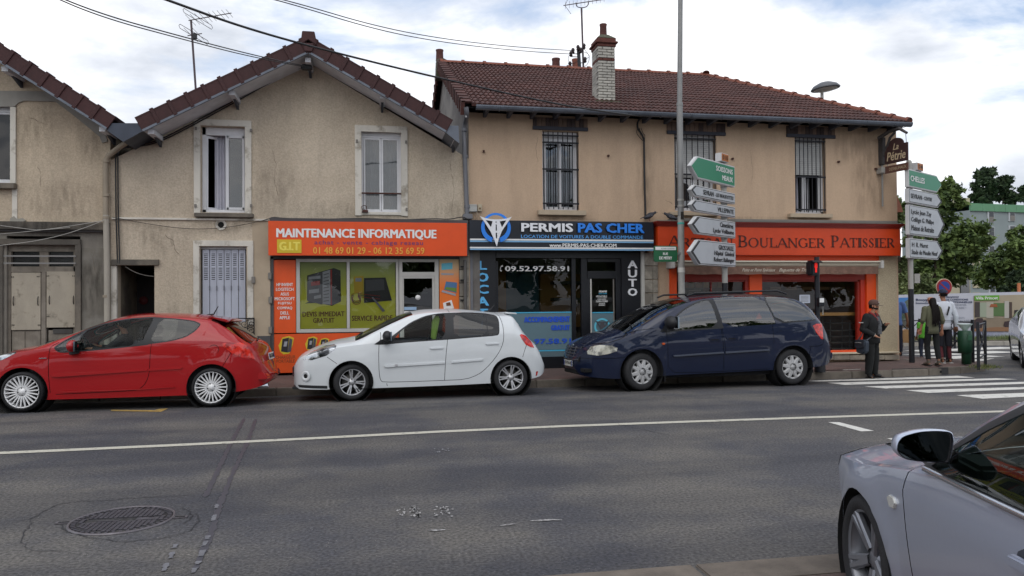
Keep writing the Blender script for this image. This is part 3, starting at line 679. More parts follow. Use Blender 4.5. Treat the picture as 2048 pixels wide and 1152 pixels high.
# passage
a,b,c,d=psg; B=MB(); 
psw=mat('passage_wall',(128,118,102),.95,c2=(98,90,80),vs=1.5,stain=.3)
B.add([(a,F+.3,0),(a,F+5,0),(a,F+5,d),(a,F+.3,d)],[(0,1,2,3)]); B.build('passage_wall',psw,hA,fix=False)
B=MB(); B.add([(a,F+.3,d),(c,F+.3,d),(c,F+5,d),(a,F+5,d),(a,F+5,0),(c,F+5,0),(c,F+.3,0)],[(0,1,2,3),(3,2,5,4),(1,6,5,2)]); B.build('passage_lining',dark,hA,fix=False)  # passage shade put into the colour: these faces near black, left wall pale
gate=mat('gate_dark',(30,26,28),.7,var=.3,vs=4); B=MB(); x0=W(262,600,F+1.4)[0]; B.box(x0,F+1.35,.05,c,F+1.4,d-.15); pg=B.build('passage_door',gate,hA)
x,z=W(286,601,F+1.3); MB().lathe([(.001,0),(.09,0),(.09,-.01)],20,Matrix.Translation((x,F+1.33,z))@Matrix.Rotation(R(90),4,'X')).build('round_notice',mat('faded_red',(92,34,36),.7),pg)
pbox('door_jamb',band,hA,222,531,233,700,F-.02,F+.05)
# cables and downpipes (things of their own)
cab=mat('cable_black',(34,33,35),.6); pipe=mat('pipe_beige',(158,146,128),.7,var=.1,vs=3,stain=.2); pipeg=mat('pipe_grey',(112,113,118),.6,.2,var=.1,vs=3)
def pp(px,py,Y): x,z=W(px,py,Y); return (x,Y,z)
def tubething(name,label,cat,pts,r,m,n=8,group=None):
    return MB().tube(pts,r,n).build(name,m,None,label=label,cat=cat,group=group)
def rounded(P,k=2): return [tuple(v) for v in smooth3(P,k)]
def smooth3(P,k=2):
    P=[Vector(p) for p in P]
    for _ in range(k):
        Q=[P[0]]
        for a,b in zip(P,P[1:]): Q+=[a*.75+b*.25,a*.25+b*.75]
        P=Q+[P[-1]]
    return P
dp=empty('downpipe',(0,0,0),label='beige rainwater downpipe between the left house and the passage',cat='drainpipe')
MB().tube(smooth3([pp(253,285,F-.3),pp(236,296,F-.22),pp(212,316,F-.09),pp(211,335,F-.09)],1)+[Vector(pp(211.5,433,F-.09))],.052,10).build('upper_pipe',pipe,dp)
MB().tube([pp(212,430,F-.09),pp(214,535,F-.09),pp(214.5,720,F-.09)],.058,10).build('lower_pipe',mat('pipe_pale',(172,165,152),.7,var=.1,vs=3,stain=.15),dp)
for py in (320,388,433,590): MB().tube([pp(212.5,py,F-.09),pp(212.5,py+5,F-.09)],.066,10).build('pipe_collar',pipe,dp)
for k,dx in enumerate((0,4.5)):
    P=smooth3([pp(610-6*k,132,F-.1),pp(560,152+dx*.4,F-.06),pp(470,200+dx,F-.05),pp(345,268+dx,F-.05),pp(300,287+dx*.7,F-.05),pp(262,289+dx,F-.05),pp(240,298,F-.05),pp(231+dx,312,F-.05),pp(231+dx,330,F-.05)],2)+[Vector(pp(232+dx,430,F-.05)),Vector(pp(235+dx,527,F-.05))]
    tubething('wall_cable','black cable clipped under the rake and down beside the passage, '+('outer' if k else 'inner')+' one','cable',P,.014,cab,6,group='cables down the wall by the passage')
tubething('wall_cable','thin sagging cable across the wall below the open window','cable',smooth3([pp(224,434,F-.04),pp(300,449,F-.05),pp(380,459,F-.05),pp(450,456,F-.05),pp(520,443,F-.05),pp(538,437,F-.05)],2),.006,cab,5)
tubething('wall_cable','thin wire drooping inside the dark passage opening','cable',smooth3([pp(250,533,F-.02),pp(270,545,F-.02),pp(290,551,F-.02),pp(308,553,F-.02)],2),.006,MC['hinge_grey'],5)
# valleys
zv=W(246,284,Yr)
va=MB().prism(ppoly([(221,246),(276,246),(285,262),(246,283.5),(213,260)],Yr+.02),Yr+.03,26).build('valley_gutter',zincd,hA)
vb=MB().prism(ppoly([(897,251),(917,251),(919,287),(891,264)],Yr+.02),Yr+.03,22).build('valley_gutter',zinc,hA)
bracket(hA,911,280)
# iron on the sill of window 2
x,z=W(730,424,F-.05); li=empty('old_iron',(x,F-.06,z),label='small rusty dark flat iron left on the right gable window sill',cat='iron')
MB().prism([(-.07,-.01),(.07,-.01),(.06,.04),(-.03,.05)],-.04,.04).build('sole',rust,li,bev=.008); MB().tube([(-.05,0,.03),(-.07,0,.11),(-.02,0,.14),(.03,0,.12),(.04,0,.04)],.008,6).build('handle',rust,li)
for q in ((590,400,740,438),(385,432,505,470),(860,400,935,440),(240,440,380,520),(505,330,600,436),(236,640,390,690),(320,600,390,690),(480,110,560,200),(705,428,820,440)): stainpatch(hA,*q)
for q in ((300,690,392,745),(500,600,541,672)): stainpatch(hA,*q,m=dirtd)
for P in ([(545,300),(552,330),(548,360),(556,392)],[(330,470),(345,480),(350,500),(362,512)],[(905,300),(900,330),(908,380),(903,425)]): wallcrack(hA,P)
# ================================================================== left house
h0=empty('gable_house',(0,0,0),label='sand coloured gable house at the left edge with boarded grey garage door',cat='house')
ap0=W(-160,20,Yr); r0_=W(213,257,Yr); sl_=(W(0,123,Yr)[1]-r0_[1])/(W(0,123,Yr)[0]-r0_[0]); ap0=(-9.6,r0_[1]+sl_*(-9.6-r0_[0])); l0_=(2*ap0[0]-r0_[0],r0_[1])
rr=W(246,284,Yr)
def g0(x): return ap0[1]+(r0_[1]-ap0[1])*abs(x-ap0[0])/(r0_[0]-ap0[0])
X0l=2*ap0[0]-XL
wl=PR(-62,206,33,366); gd=PR(12,472,160,760)
out0=[(X0l,0),(XL-.002,0),(XL-.002,g0(XL)),(ap0[0],ap0[1]),(X0l,g0(XL))]
zb=W(100,444,F)[1]
up_=[(X0l,zb),(XL-.002,zb),(XL-.002,g0(XL)),(ap0[0],ap0[1]),(X0l,g0(XL))]
sheet(up_,[rect(*wl)],F,.3).build('wall',stA0,h0,fix=False)
sheet([(X0l,0),(XL-.002,0),(XL-.002,zb),(X0l,zb)],[rect(gd[0],.03,gd[2],gd[3])],F+.02,.3).build('ground_floor_wall',conc2,h0,fix=False)
B=MB(); B.add([(XL-.003,F+.3,0),(XL-.003,26,0),(XL-.003,26,g0(XL)),(XL-.003,F+.3,g0(XL)),(X0l,26,0),(X0l,26,g0(XL)),(ap0[0],26,ap0[1]),(X0l,F+.3,0),(X0l,F+.3,g0(XL))],[(0,1,2,3),(1,4,5,6,2),(7,4,5,8)]); B.build('rear_wall',stA0,h0,fix=False)
gable_roof(h0,ap0,l0_,r0_,Yr,26)
bracket(h0,17,143); bracket(h0,210,262)
# painted bands in the gable
tie=mat('painted_tie',(150,147,140),.9,var=.08,vs=2,stain=.2,sts=(1,1,1))
MB().prism(ppoly([(-160,181),(75,183),(125,186),(165,212),(208,255),(216,284),(205,286),(200,274),(150,233),(112,204),(50,202),(38,206),(30,214),(-160,214)],F),F-.03,F+.01).build('gable_band',tie,h0)
pbox('pilaster_strip',band,h0,20,214,31,366,F-.035,F+.01); pbox('pilaster_strip',band,h0,24,378,34,440,F-.02,F+.01)
a,b,c,d=wl; room(h0,a,b,c,d,F+.25); casements(h0,a,b,c,d-.1,F+.1,n=2); bar('window_head',pvc,h0,a,F+.08,d-.1,c,F+.2,d); curtain(h0,a,b,c-.5,d,F+.3)
sill(h0,-70,365,28,376,conc,.14)
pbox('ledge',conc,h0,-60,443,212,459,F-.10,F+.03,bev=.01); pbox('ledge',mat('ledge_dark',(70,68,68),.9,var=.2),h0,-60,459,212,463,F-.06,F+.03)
pbox('patch_render',mat('patch_cement',(134,130,122),.95,c2=(118,113,104),vs=2,stain=.12),h0,164,496,208,760,F-.0,F+.03)
pbox('door_surround',conc,h0,-20,478,160,489,F-.05,F+.03); pbox('door_surround',conc,h0,150,489,161,760,F-.05,F+.03)
pbox('side_pier',conc,h0,-60,489,5,760,F-.02,F+.03)
dw=mat('door_wood_grey',(142,134,122),.85,c2=(122,114,103),vs=3,bump=.3,bs=30,stain=.2,sts=(3,1,.3))
brd=mat('door_board',(168,159,143),.85,c2=(128,120,106),vs=4.5,wmin=.30,wmax=.42,bump=.4,bs=26,stain=.14,sts=(2,1,1))
gdo=empty('garage_door',(0,0,0)); gdo.parent=h0
Yg=F+.12; a,b,c,d=gd; bar('door_back',dark,gdo,a-.1,Yg+.18,.0,c+.1,Yg+.2,d)
pbox('door_frame',dw,gdo,10,488,150,503,Yg-.02,Yg+.1); pbox('door_frame',dw,gdo,10,503,21.5,760,Yg-.03,Yg+.1); pbox('transom_rail',dw,gdo,21,533,150,544,Yg-.03,Yg+.1)
pbox('meeting_post',dw,gdo,82,544,92,760,Yg-.05,Yg+.1,bev=.01); pbox('door_frame',dw,gdo,147,503,151,760,Yg-.03,Yg+.1)
pbox('transom_post',dw,gdo,79,503,97,533,Yg,Yg+.05)
pbox('transom_pane',glass('dirty_glass',(.25,.25,.24),.8,.15,1.5,film=.25,filmc=(.10,.10,.10)),gdo,21,503,150,533,Yg+.05,Yg+.06)
for y_ in (512,526.5): a_=W(8,y_,F-.05); c_=W(152,y_,F-.05); MB().box(a_[0],F-.07,a_[1]-.014,c_[0],F-.05,a_[1]+.014).build('guard_bar',mat('bar_grey',(128,126,124),.6,.2),gdo)
pbox('board',brd,gdo,22.5,545,81,660,Yg-.055,Yg-.03,bev=.004); pbox('board',brd,gdo,93,543,150,655,Yg-.06,Yg-.03,bev=.004)
pbox('lower_panel',dw,gdo,24,661,82,760,Yg-.02,Yg+.05); pbox('lower_panel',dw,gdo,97,660,147,760,Yg-.02,Yg+.05)
for q in ((25,663,50,700),(51,663,81,700),(25,704,81,745),(100,672,147,740)): pbox('raised_panel',dw,gdo,*q,Yg-.035,Yg-.01,bev=.008)
pbox('letter_slot',mat('slot_dark',(66,64,62),.7,var=.3,vs=6),gdo,106,658,145,667,Yg-.04,Yg-.015)
for px,py in ((25,554),(76,553),(26,650),(78,650),(96,552),(147,552),(96,633),(149,648)):
    for dx in (-1.6,1.6): x,z=W(px+dx,py,Yg-.06); MB().ball((x,Yg-.058,z),.011,5).build('bolt',ironb,gdo)
for px,py in ((27,602),(76,602),(99,600),(147,600)):
    x,z=W(px,py,Yg-.06); MB().tube([(x,Yg-.05,z-.09),(x,Yg-.08,z-.05),(x,Yg-.08,z+.05),(x,Yg-.05,z+.09)],.009,5).build('pull_handle',mat('handle_dull',(78,74,70),.6,.4),gdo)
# slack white wires over the ledge
for k,(P,rr_) in enumerate((([(0,491),(60,484),(120,472),(175,454),(207,441)],.007),([(0,468),(60,463),(130,454),(207,441)],.006),([(0,451),(40,456),(75,461),(140,455)],.006))):
    lb=['lowest pale wire slung across the garage door head towards the downpipe','middle pale wire slung along the concrete ledge of the left house','uppermost short pale wire sagging on the concrete ledge at the left'][k]
    tubething('slack_wire',lb,'wire',smooth3([pp(x,y,F-.16) for x,y in P],2),rr_,mat('wire_pale',(168,166,160),.6),5,group='slack wires on the left house')

for q in ((40,360,210,442),(150,240,208,330),(30,210,120,300)): stainpatch(h0,*q)
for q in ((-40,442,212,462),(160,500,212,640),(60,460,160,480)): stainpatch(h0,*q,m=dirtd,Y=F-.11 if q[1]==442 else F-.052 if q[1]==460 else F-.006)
for P in ([(58,235),(75,242),(96,250)],[(75,330),(82,350),(80,380)],[(190,500),(185,520),(196,560)]): wallcrack(h0,P,Y=F-.004)
for x0,x1,m_ in ((20,35,band),): MB().prism(ppoly([(20,437),(28,432),(34,438),(45,436),(52,441),(40,445),(20,444)],F-.02),F-.025,F).build('flaked_render',mat('flaked_grey',(150,146,136),.95),h0)
# ================================================================== corner building (right)
hB=empty('corner_house',(0,0,0),label='long tan two storey corner house with red tiled hipped roof and barred windows',cat='house')
XB0=XR+.002; XB1=12.56
zE=W(1300,228,15.62)[1]                      # eave height
GX0=XB0-.02
# openings
bw=[PR(1085,262,1158,421),PR(1349,268,1433,422),PR(1590,273,1652,427)]
zs=PR(940,500,1307,741)
ppcx=(W(941,600,F)[0],W(1296,600,F)[0]); zf=W(1120,470,F)[1]
bkx=(W(1341,600,F)[0],W(1756,600,F)[0]); bkz=W(1640,707,F)[1]
holes=[rect(*q) for q in bw]+[rect(ppcx[0],.03,ppcx[1],zf),rect(bkx[0],bkz,bkx[1],zf)]
sheet([(XB0,0),(XB1,0),(XB1,zE),(XB0,zE)],holes,F,.25).build('wall',stB,hB,fix=False)
ridY=21.3; rz=W(868,126,ridY)[1]; rxL=GX0; rxR=W(1412,161,ridY)[0]; yE=15.58; backY=2*ridY-yE
gray=mat('gable_grey_render',(132,128,122),.95,c2=(108,104,100),vs=1.2,bump=.4,bs=30,stain=.25,sts=(1,1,.4))
B=MB(); B.prism([(F+.02,0),(backY-.5,0),(backY-.5,zE),(ridY,rz-.1),(F+.02,zE)],GX0,GX0+.25,axis='x'); B.build('gable_wall',gray,hB)
B=MB(); B.add([(XB1,F+.25,0),(XB1,backY-.5,0),(XB1,backY-.5,zE),(XB1,F+.25,zE),(XB0,backY-.5,0),(XB0,backY-.5,zE)],[(0,1,2,3),(4,1,2,5)]); B.build('side_wall',stB,hB,fix=False)
B=MB(); B.box(XB1-.3,F-.015,.66+.0,XB1+.012,F+.3,W(1770,513,F)[1]); 
# ---- roof: deck, tiles, hips
exL=GX0-.1; exR=W(1817,240,yE)[0]; eR=Vector((exR,yE,zE+.02)); eL=Vector((exL,yE,zE+.02)); rL=Vector((exL,ridY,rz)); rR=Vector((rxR,ridY,rz)); bR=Vector((exR,backY,zE)); bL=Vector((exL,backY,zE))
deck=MB(); dz=Vector((0,0,-.05)); deck.add([p+dz for p in (eL,eR,rR,rL,bR,bL)],[(0,1,2,3),(1,4,2),(4,5,3,2)]); deck.build('roof_deck',dark,hB,fix=False)
back=MB(); back.add([rL,rR,bR,bL,eR],[(0,1,2,3),(4,2,1)]); back.build('roof_covering',tileB,hB,fix=False)
TW,TG=.222,.362
sdir=(rL-eL).normalized(); sl=(rL-eL).length; nr=int(sl/TG)+1; TG=sl/(nr-.35); nrm=Vector((1,0,0)).cross(sdir).normalized()
if nrm.z<0: nrm=-nrm
def tile_mesh():
    B=MB(); prof=[(0,.0),(.02,.030),(.055,.042),(.085,.026),(.105,.012),(.125,.028),(.16,.042),(.19,.028),(.222,.0)]
    def P(x,h,s): return (x,s,h)
    V=[];
    for s,dh in ((-.02,.028),(TG+.03,-.002)): V+=[P(x,h+dh,s) for x,h in prof]
    n=len(prof); F_=[(i,i+1,n+i+1,n+i) for i in range(n-1)]
    V+=[P(x,-.012,-.02) for x,h in prof]; F_+=[(2*n+i,2*n+i+1,i+1,i) for i in range(n-1)]
    B.add(V,F_,False); b=B.mesh('roof_tile',tileB); return b,(V,F_)
tm,(tV,tF)=tile_mesh()
TM=Matrix(((1,sdir.x,nrm.x,0),(0,sdir.y,nrm.y,0),(0,sdir.z,nrm.z,0),(0,0,0,1)))
near=MB(); single=[]
for r_ in range(nr):
    s=r_*TG; y=eL.y+sdir.y*s; frac=s/sl; xr=eR.x+(rR.x-eR.x)*min(1,frac); c=0; x=eL.x+.12
    while x<xr-.06:
        w_=min(TW,xr-x)
        single.append((r_,x,s,w_)); x+=TW
chx0,chx1=W(1180,190,16.5)[0],W(1236,190,16.5)[0]
front=[t for t in single if t[0]<7]; front=front[:300]; fs=set(front)
def tM(x,s): 
    j=rnd.uniform(-.004,.004); M=TM.copy(); M.translation=eL+sdir*(s+j)+Vector((x-eL.x,0,rnd.uniform(0,.006)))+nrm*.0; return M
for t in single:
    M=tM(t[1],t[2])@Matrix.Diagonal((t[3]/TW,1,1,1))
    if t in fs: o=newobj('roof_tile',tm,hB); o.matrix_local=M
    else: near.add([M@Vector(p) for p in tV],tF)
o=near.build('roof_tiles',tileB,hB,fix=False); o['kind']='stuff'
ridge_m=mat('ridge_tile_orange',(128,76,60),.85,var=.3,vs=5,obj=.15,bump=.3,bs=40,stain=.3,sts=(1,1,1))
def half_tube(L,r,lip=.06):
    B=MB(); n=8; V=[]
    for x,k in ((0,1),(L,.94)): V+=[(x,math.cos(PI*j/n)*r*k,math.sin(PI*j/n)*r*k*.8) for j in range(n+1)]
    B.add(V,[(j,j+1,n+1+j+1,n+1+j) for j in range(n)],True)
    V=[]
    for x in (-.02,lip): V+=[(x,math.cos(PI*j/n)*r*1.22,math.sin(PI*j/n)*r*1.05) for j in range(n+1)]
    B.add(V+[(-.02,0,0)],[(j,j+1,n+1+j+1,n+1+j) for j in range(n)]+[(j,j+1,2*n+2) for j in range(n)],True)
    return B.mesh('ridge_tile',ridge_m)
htm=half_tube(.62,.105)
def ridge_run(a,b,L=.62,name='ridge_tile'):
    d=b-a; n=max(1,round(d.length/L)); x=d.normalized(); y=Vector((0,0,1)).cross(x).normalized(); z=x.cross(y)
    for i in range(n):
        o=newobj(name,htm,hB); p=a+d*(i/n); k=d.length/n/L
        o.matrix_local=Matrix(((x.x*k,y.x,z.x,p.x),(x.y*k,y.y,z.y,p.y),(x.z*k,y.z,z.z,p.z),(0,0,0,1)))
ridge_run(rL+Vector((0,0,.02)),rR+Vector((0,0,.02))); ridge_run(eR+Vector((0,0,.03)),rR+Vector((0,0,.03)),.42,'hip_tile'); ridge_run(bR,rR,.42,'hip_tile')
# verge tiles at the left gable, both slopes
vt=MB(); vt.box(-.09,0,-.2,-.045,.40,.045); vt.box(-.09,0,.02,.12,.40,.055); vt.box(-.11,-.03,-.22,-.03,.03,.075); vt.box(-.1,-.03,.05,.13,.04,.075)
vtm=vt.mesh('verge_tile',tileB)
for sgn,a,b in ((1,eL,rL),(-1,bL,rL)):
    d=b-a; n=round(d.length/.345); y=d.normalized(); z=Vector((1,0,0)).cross(y); z=z if z.z>0 else -z
    for i in range(n):
        p=a+d*(i/n); o=newobj('verge_tile',vtm,hB); o.matrix_local=Matrix(((1,y.x,z.x,p.x),(0,y.y,z.y,p.y),(0,y.z,z.z,p.z+.02),(0,0,0,1)))
# white strip of flashing under the verge
MB().tube([eL+Vector((-.0,.0,-.24)),rL+Vector((0,0,-.24))],.02,5).build('verge_flashing',mat('white_metal',(205,205,205),.5),hB)
# eave: gutter, rafters, boarded soffit
gut=MB(); n=8; V=[]
for x in (GX0+.1,exR+.02): V+=[(x,yE-.05+.075*math.cos(PI+PI*j/n),zE-.01+.075*math.sin(PI+PI*j/n)) for j in range(n+1)]
gut.add(V,[(j,j+1,n+1+j+1,n+1+j) for j in range(n)],True); gut.box(GX0+.1,yE-.13,zE-.015,exR+.02,yE-.118,zE+.012)
g_=gut.build('gutter',zinc,hB,fix=False)
for i in range(16):
    x=GX0+.6+i*.72
    if x<exR: MB().tube([(x,yE-.05+.082*math.cos(PI+PI*j/6),zE-.01+.082*math.sin(PI+PI*j/6)) for j in range(7)],.010,5).build('gutter_joint',zinc,g_)
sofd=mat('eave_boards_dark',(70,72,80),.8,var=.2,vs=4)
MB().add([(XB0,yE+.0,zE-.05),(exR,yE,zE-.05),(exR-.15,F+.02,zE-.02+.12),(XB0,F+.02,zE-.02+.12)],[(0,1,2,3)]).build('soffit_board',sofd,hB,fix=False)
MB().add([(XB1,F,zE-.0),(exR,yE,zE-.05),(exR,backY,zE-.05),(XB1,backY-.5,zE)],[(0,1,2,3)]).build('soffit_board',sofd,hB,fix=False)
for i in range(22):
    x=XB0+.35+i*.52
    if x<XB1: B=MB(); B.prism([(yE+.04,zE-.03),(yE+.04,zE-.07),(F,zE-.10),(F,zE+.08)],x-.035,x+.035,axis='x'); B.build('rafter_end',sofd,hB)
for q in ((1040,436,1210,441),(1270,280,1310,438),(1660,250,1770,330),(1700,300,1775,438),(1340,432,1600,440),(1085,430,1170,440),(1590,434,1670,441)): stainpatch(hB,*q)
for P in ([(1075,275),(1072,300),(1076,325)],[(1330,400),(1342,406),(1345,412)],[(1500,300),(1506,340),(1502,370)]): wallcrack(hB,P)
# ---- windows of the upper floor
brickT=[mat('lintel_brick_dark',(74,62,60),.9,var=.25,vs=8,obj=.15),mat('lintel_brick_tan',(118,98,86),.9,var=.25,vs=8,obj=.15)]
gl_dk=glass('dark_window_glass',(.20,.24,.22),1.,0,2.0,wave=.3)
roll=mat('roller_slat',(186,186,184),.6,var=.06,vs=5,obj=.05)
barm=mat('bar_black',(30,30,36),.55,.3)
def lintel(x0,y0,x1,y1,seed):
    a,b,c,d=PR(x0,y0,x1,y1,F); n=13; w=(c-a)/n; r2=random.Random(seed)
    for i in range(n): MB().box(a+i*w+.005,F-.03,b+.08,a+(i+1)*w-.005,F+.02,d).build('lintel_brick',brickT[0 if r2.random()<.55 else 1],hB)
    bar('lintel_beam',mat('beam_grey_blue',(62,64,74),.7,.2,var=.2,vs=5),hB,a,F-.05,b-.0,c,F+.02,b+.075,.004)
lintel(1065,237,1175,258+3,1); lintel(1333,246,1450,270,2); lintel(1572,254,1669,276,3)
def grille(par,q,hz,nb,Y=F+.02):
    a,b,c,d=q; g=empty('window_bars',(0,0,0)); g.parent=par
    for i in range(nb):
        x=a+.03+(c-a-.06)*i/(nb-1); MB().tube([(x,Y,b+.03),(x,Y,d-.02)],.011,6).build('bar',barm,g)
    for py in hz:
        z=W(1300,py,F)[1] if py>50 else b+(d-b)*py; MB().box(a-.02,Y-.006,z-.018,c+.02,Y+.006,z+.018).build('cross_bar',barm,g)
for k,q in enumerate(bw):
    a,b,c,d=q; room(hB,a,b,c,d,F+.24); 
    z1=d-.16 if k==0 else d-.08
    bar('shutter_box',pvc,hB,a,F+.12,z1,c,F+.24,d,.004)
    if k==0:
        casements(hB,a+.02,b,c-.02,z1,F+.12,pane=gl_dk); curtain(hB,a,b,a+.35,d,F+.34,m=mat('curtain_green',(84,98,84),.95),waves=4)
    elif k==1:
        casements(hB,a+.02,b,c-.02,z1,F+.16,pane=gl_dk)
    else:
        Bf=MB(); [Bf.box(*w) for w in ((a,F+.14,b,a+.05,F+.22,z1),(c-.05,F+.14,b,c,F+.22,z1),(a,F+.14,b,c,F+.22,b+.06))]; Bf.build('window_frame',pvc,hB)
        zc=W(1615,352,F)[1]; xm=W(1618,390,F)[0]; curtain(hB,a+.06,b+.05,xm-.1,zc+.02,F+.30,waves=4,amp=.03)
        MB().box(xm-.08,F+.14,b+.06,xm,F+.19,zc).build('casement',pvc,hB); xq=W(1640,390,F)[0]
        Mq=Matrix.Translation((c-.06,F+.16,0))@Matrix.Rotation(R(128),4,'Z'); B=MB(); lw=.3
        for w in ((0,0,b+.06,.04,.04,zc),(lw-.04,0,b+.06,lw,.04,zc),(0,0,b+.06,lw,.04,b+.11)): B.box(*w,Mq)
        B.build('casement',pvc,hB)
    if k: 
        zz=W(1400,358,F)[1] if k==1 else W(1615,352,F)[1]; n=int((z1-zz)/.046); rs=empty('roller_shutter',(0,0,0)); rs.parent=hB
        for i in range(n): MB().bbox(a+.03,F+.09,z1-(i+1)*.046+.004,c-.03,F+.105,z1-i*.046,.004).build('slat',roll,rs)
    grille(hB,q,([277,291,343,410] if k==0 else [.94,.475,.05]),8)
    sp_=[(1077,420,1173,430),(1340,424,1440,431),(1581,427,1666,435)][k]; sill(hB,*sp_,m=mat('sill_cream',(176,160,138),.85,var=.1,vs=4),pr=.14)
for px,py in ((967,303),(1216,312),(1464,318),(1676,324),(1750,338)): x,z=W(px,py,F); MB().box(x-.02,F-.06,z-.02,x+.02,F,z+.02).build('anchor_stub',rust,hB)
# ledge above the shops
pbox('ledge',mat('ledge_grey',(122,118,112),.9,var=.15,vs=3),hB,1345,439,1796,444,F-.3,F+.02,bev=.01)
# quoin stones between the shops
qs=mat('quoin_stone',(160,154,142),.9,c2=(128,122,112),vs=3,bump=.3,stain=.25,sts=(1,1,.5),obj=.08)
for i in range(9):
    y0=505+i*27; 
    if y0>735: break
    for (x0,x1) in ((1290,1305.5),(1306.2,1316)):
        a,b,c,d=PR(x0,y0+.7,x1,y0+26.3,F-.04); MB().bbox(a,F-.045,b,c,F+.01,d,.006).build('quoin_stone',qs,hB)
# grey pilaster between computer shop and driving school
for i in range(9):
    y0=512+i*27; 
    if y0<742: a,b,c,d=PR(919,y0+.6,938,y0+26.4,F-.03); MB().bbox(a,F-.035,max(b,.02),c,F+.01,d,.005).build('quoin_stone',qs,hA)
# plinth of the bakery pier
pls=mat('plinth_stone',(158,148,132),.9,c2=(132,124,112),vs=4,bump=.3,obj=.08); x=1641
pbox('plinth_cap',mat('plinth_cap',(196,184,160),.8,var=.08),hB,1500,706.5,1800,709.5,F-.2,F+.02,bev=.006)
xs=[1500,1530,1560,1590,1620,1650,1668,1700,1735,1770,1799]
for a,b in zip(xs,xs[1:]): pbox('plinth_stone',pls,hB,a+.4,710,b-.4,719.5,F-.18,F+.02,bev=.004)
pbox('corner_pier',mat('pier_sand',(178,164,138),.95,var=.08,vs=6,bump=.8,bs=45,fine=.18),hB,1757,513,1794,707,F-.1,F+.02)
# downpipe, cable, boxes on the wall
d2=empty('downpipe',(0,0,0),label='grey rainwater downpipe at the left end of the tan corner house',cat='drainpipe')
MB().tube(smooth3([pp(932,214,yE-.03),pp(934,228,yE),pp(931,244,F-.15),pp(928,258,F-.08)],2)+[Vector(pp(929,300,F-.08)),Vector(pp(934,430,F-.08))],.052,10).build('pipe',pipeg,d2)
for py in (257,310,410): MB().tube([pp(928.5+ (py-257)*.035,py,F-.08),pp(928.7+(py-257)*.035,py+6,F-.08)],.064,10).build('pipe_collar',pipeg,d2)
x,z=W(935,434,F-.1); MB().box(x-.1,F-.2,z-.05,x+.1,F,z+.06).build('hopper',pipeg,d2,bev=.01)
cg=mat('cable_grey',(70,66,64),.7)
tubething('wall_cable','bundle of dark cables running down the tan wall from the eave','cable',smooth3([pp(1290,233,F-.3),pp(1282,236,F-.15),pp(1275,243,F-.05),pp(1275,258,F-.05),pp(1284,268,F-.05),pp(1288,280,F-.05)],2)+[Vector(pp(1289,360,F-.04)),Vector(pp(1291,438,F-.04))],.022,cab,8)
for i in range(3):
    P=smooth3([pp(1276+i*3,256,F-.06),pp(1272+i*8,265+i*3,F-.1),pp(1280+i*5,276-i*4,F-.12),pp(1289,284,F-.06)],2); tubething('wall_cable',('smallest inner','middle','largest outer')[i]+' loop of thin black cable where cables turn down the tan wall','cable',P,.007,cab,5,group='cable loops on the tan wall')
x,z=W(946,416,F-.08); jb=empty('junction_box',(x,F,z),label='light grey junction box with loose wires beside the grey downpipe',cat='box')
MB().box(-.09,-.09,-.08,.09,0,.08).build('housing',mat('box_grey',(168,168,164),.6),jb,bev=.01); MB().box(-.085,-.094,.045,.085,-.088,.05).build('lid_seam',MC['hinge_grey'],jb)
x,z=W(960,415,F-.08); j2=empty('junction_box',(x,F,z),label='small cream switch box right of the light grey junction box',cat='box')
MB().box(-.045,-.07,-.08,.045,0,.08).build('housing',mat('box_cream',(176,164,140),.6),j2,bev=.01); MB().box(-.02,-.075,-.04,.02,-.07,.0).build('catch',mat('catch_brown',(110,84,60),.6),j2)
wbl=mat('wire_beige',(150,138,120),.7)
for i in range(5):
    a=940+i*3.4; b=940+i*5; P=smooth3([pp(a,423,F-.05),pp(a+rnd.uniform(-6,6),430,F-.1),pp(b+rnd.uniform(-4,4),436,F-.08),pp(b,441,F-.05)],2)
    tubething('loose_wire','beige loose wire hanging below the junction boxes, '+('leftmost','second from the left','middle','second from the right','rightmost')[i]+' one','wire',P,.005,wbl,5,group='loose wires below the junction boxes')
tubething('wall_cable','tangled grey cable lying on top of the orange shop sign','cable',smooth3([pp(x,y,F-.2) for x,y in ((538,438),(545,434),(570,437),(640,439),(720,436),(800,440),(868,437),(900,439),(925,433),(936,438))],2),.012,cg,6)
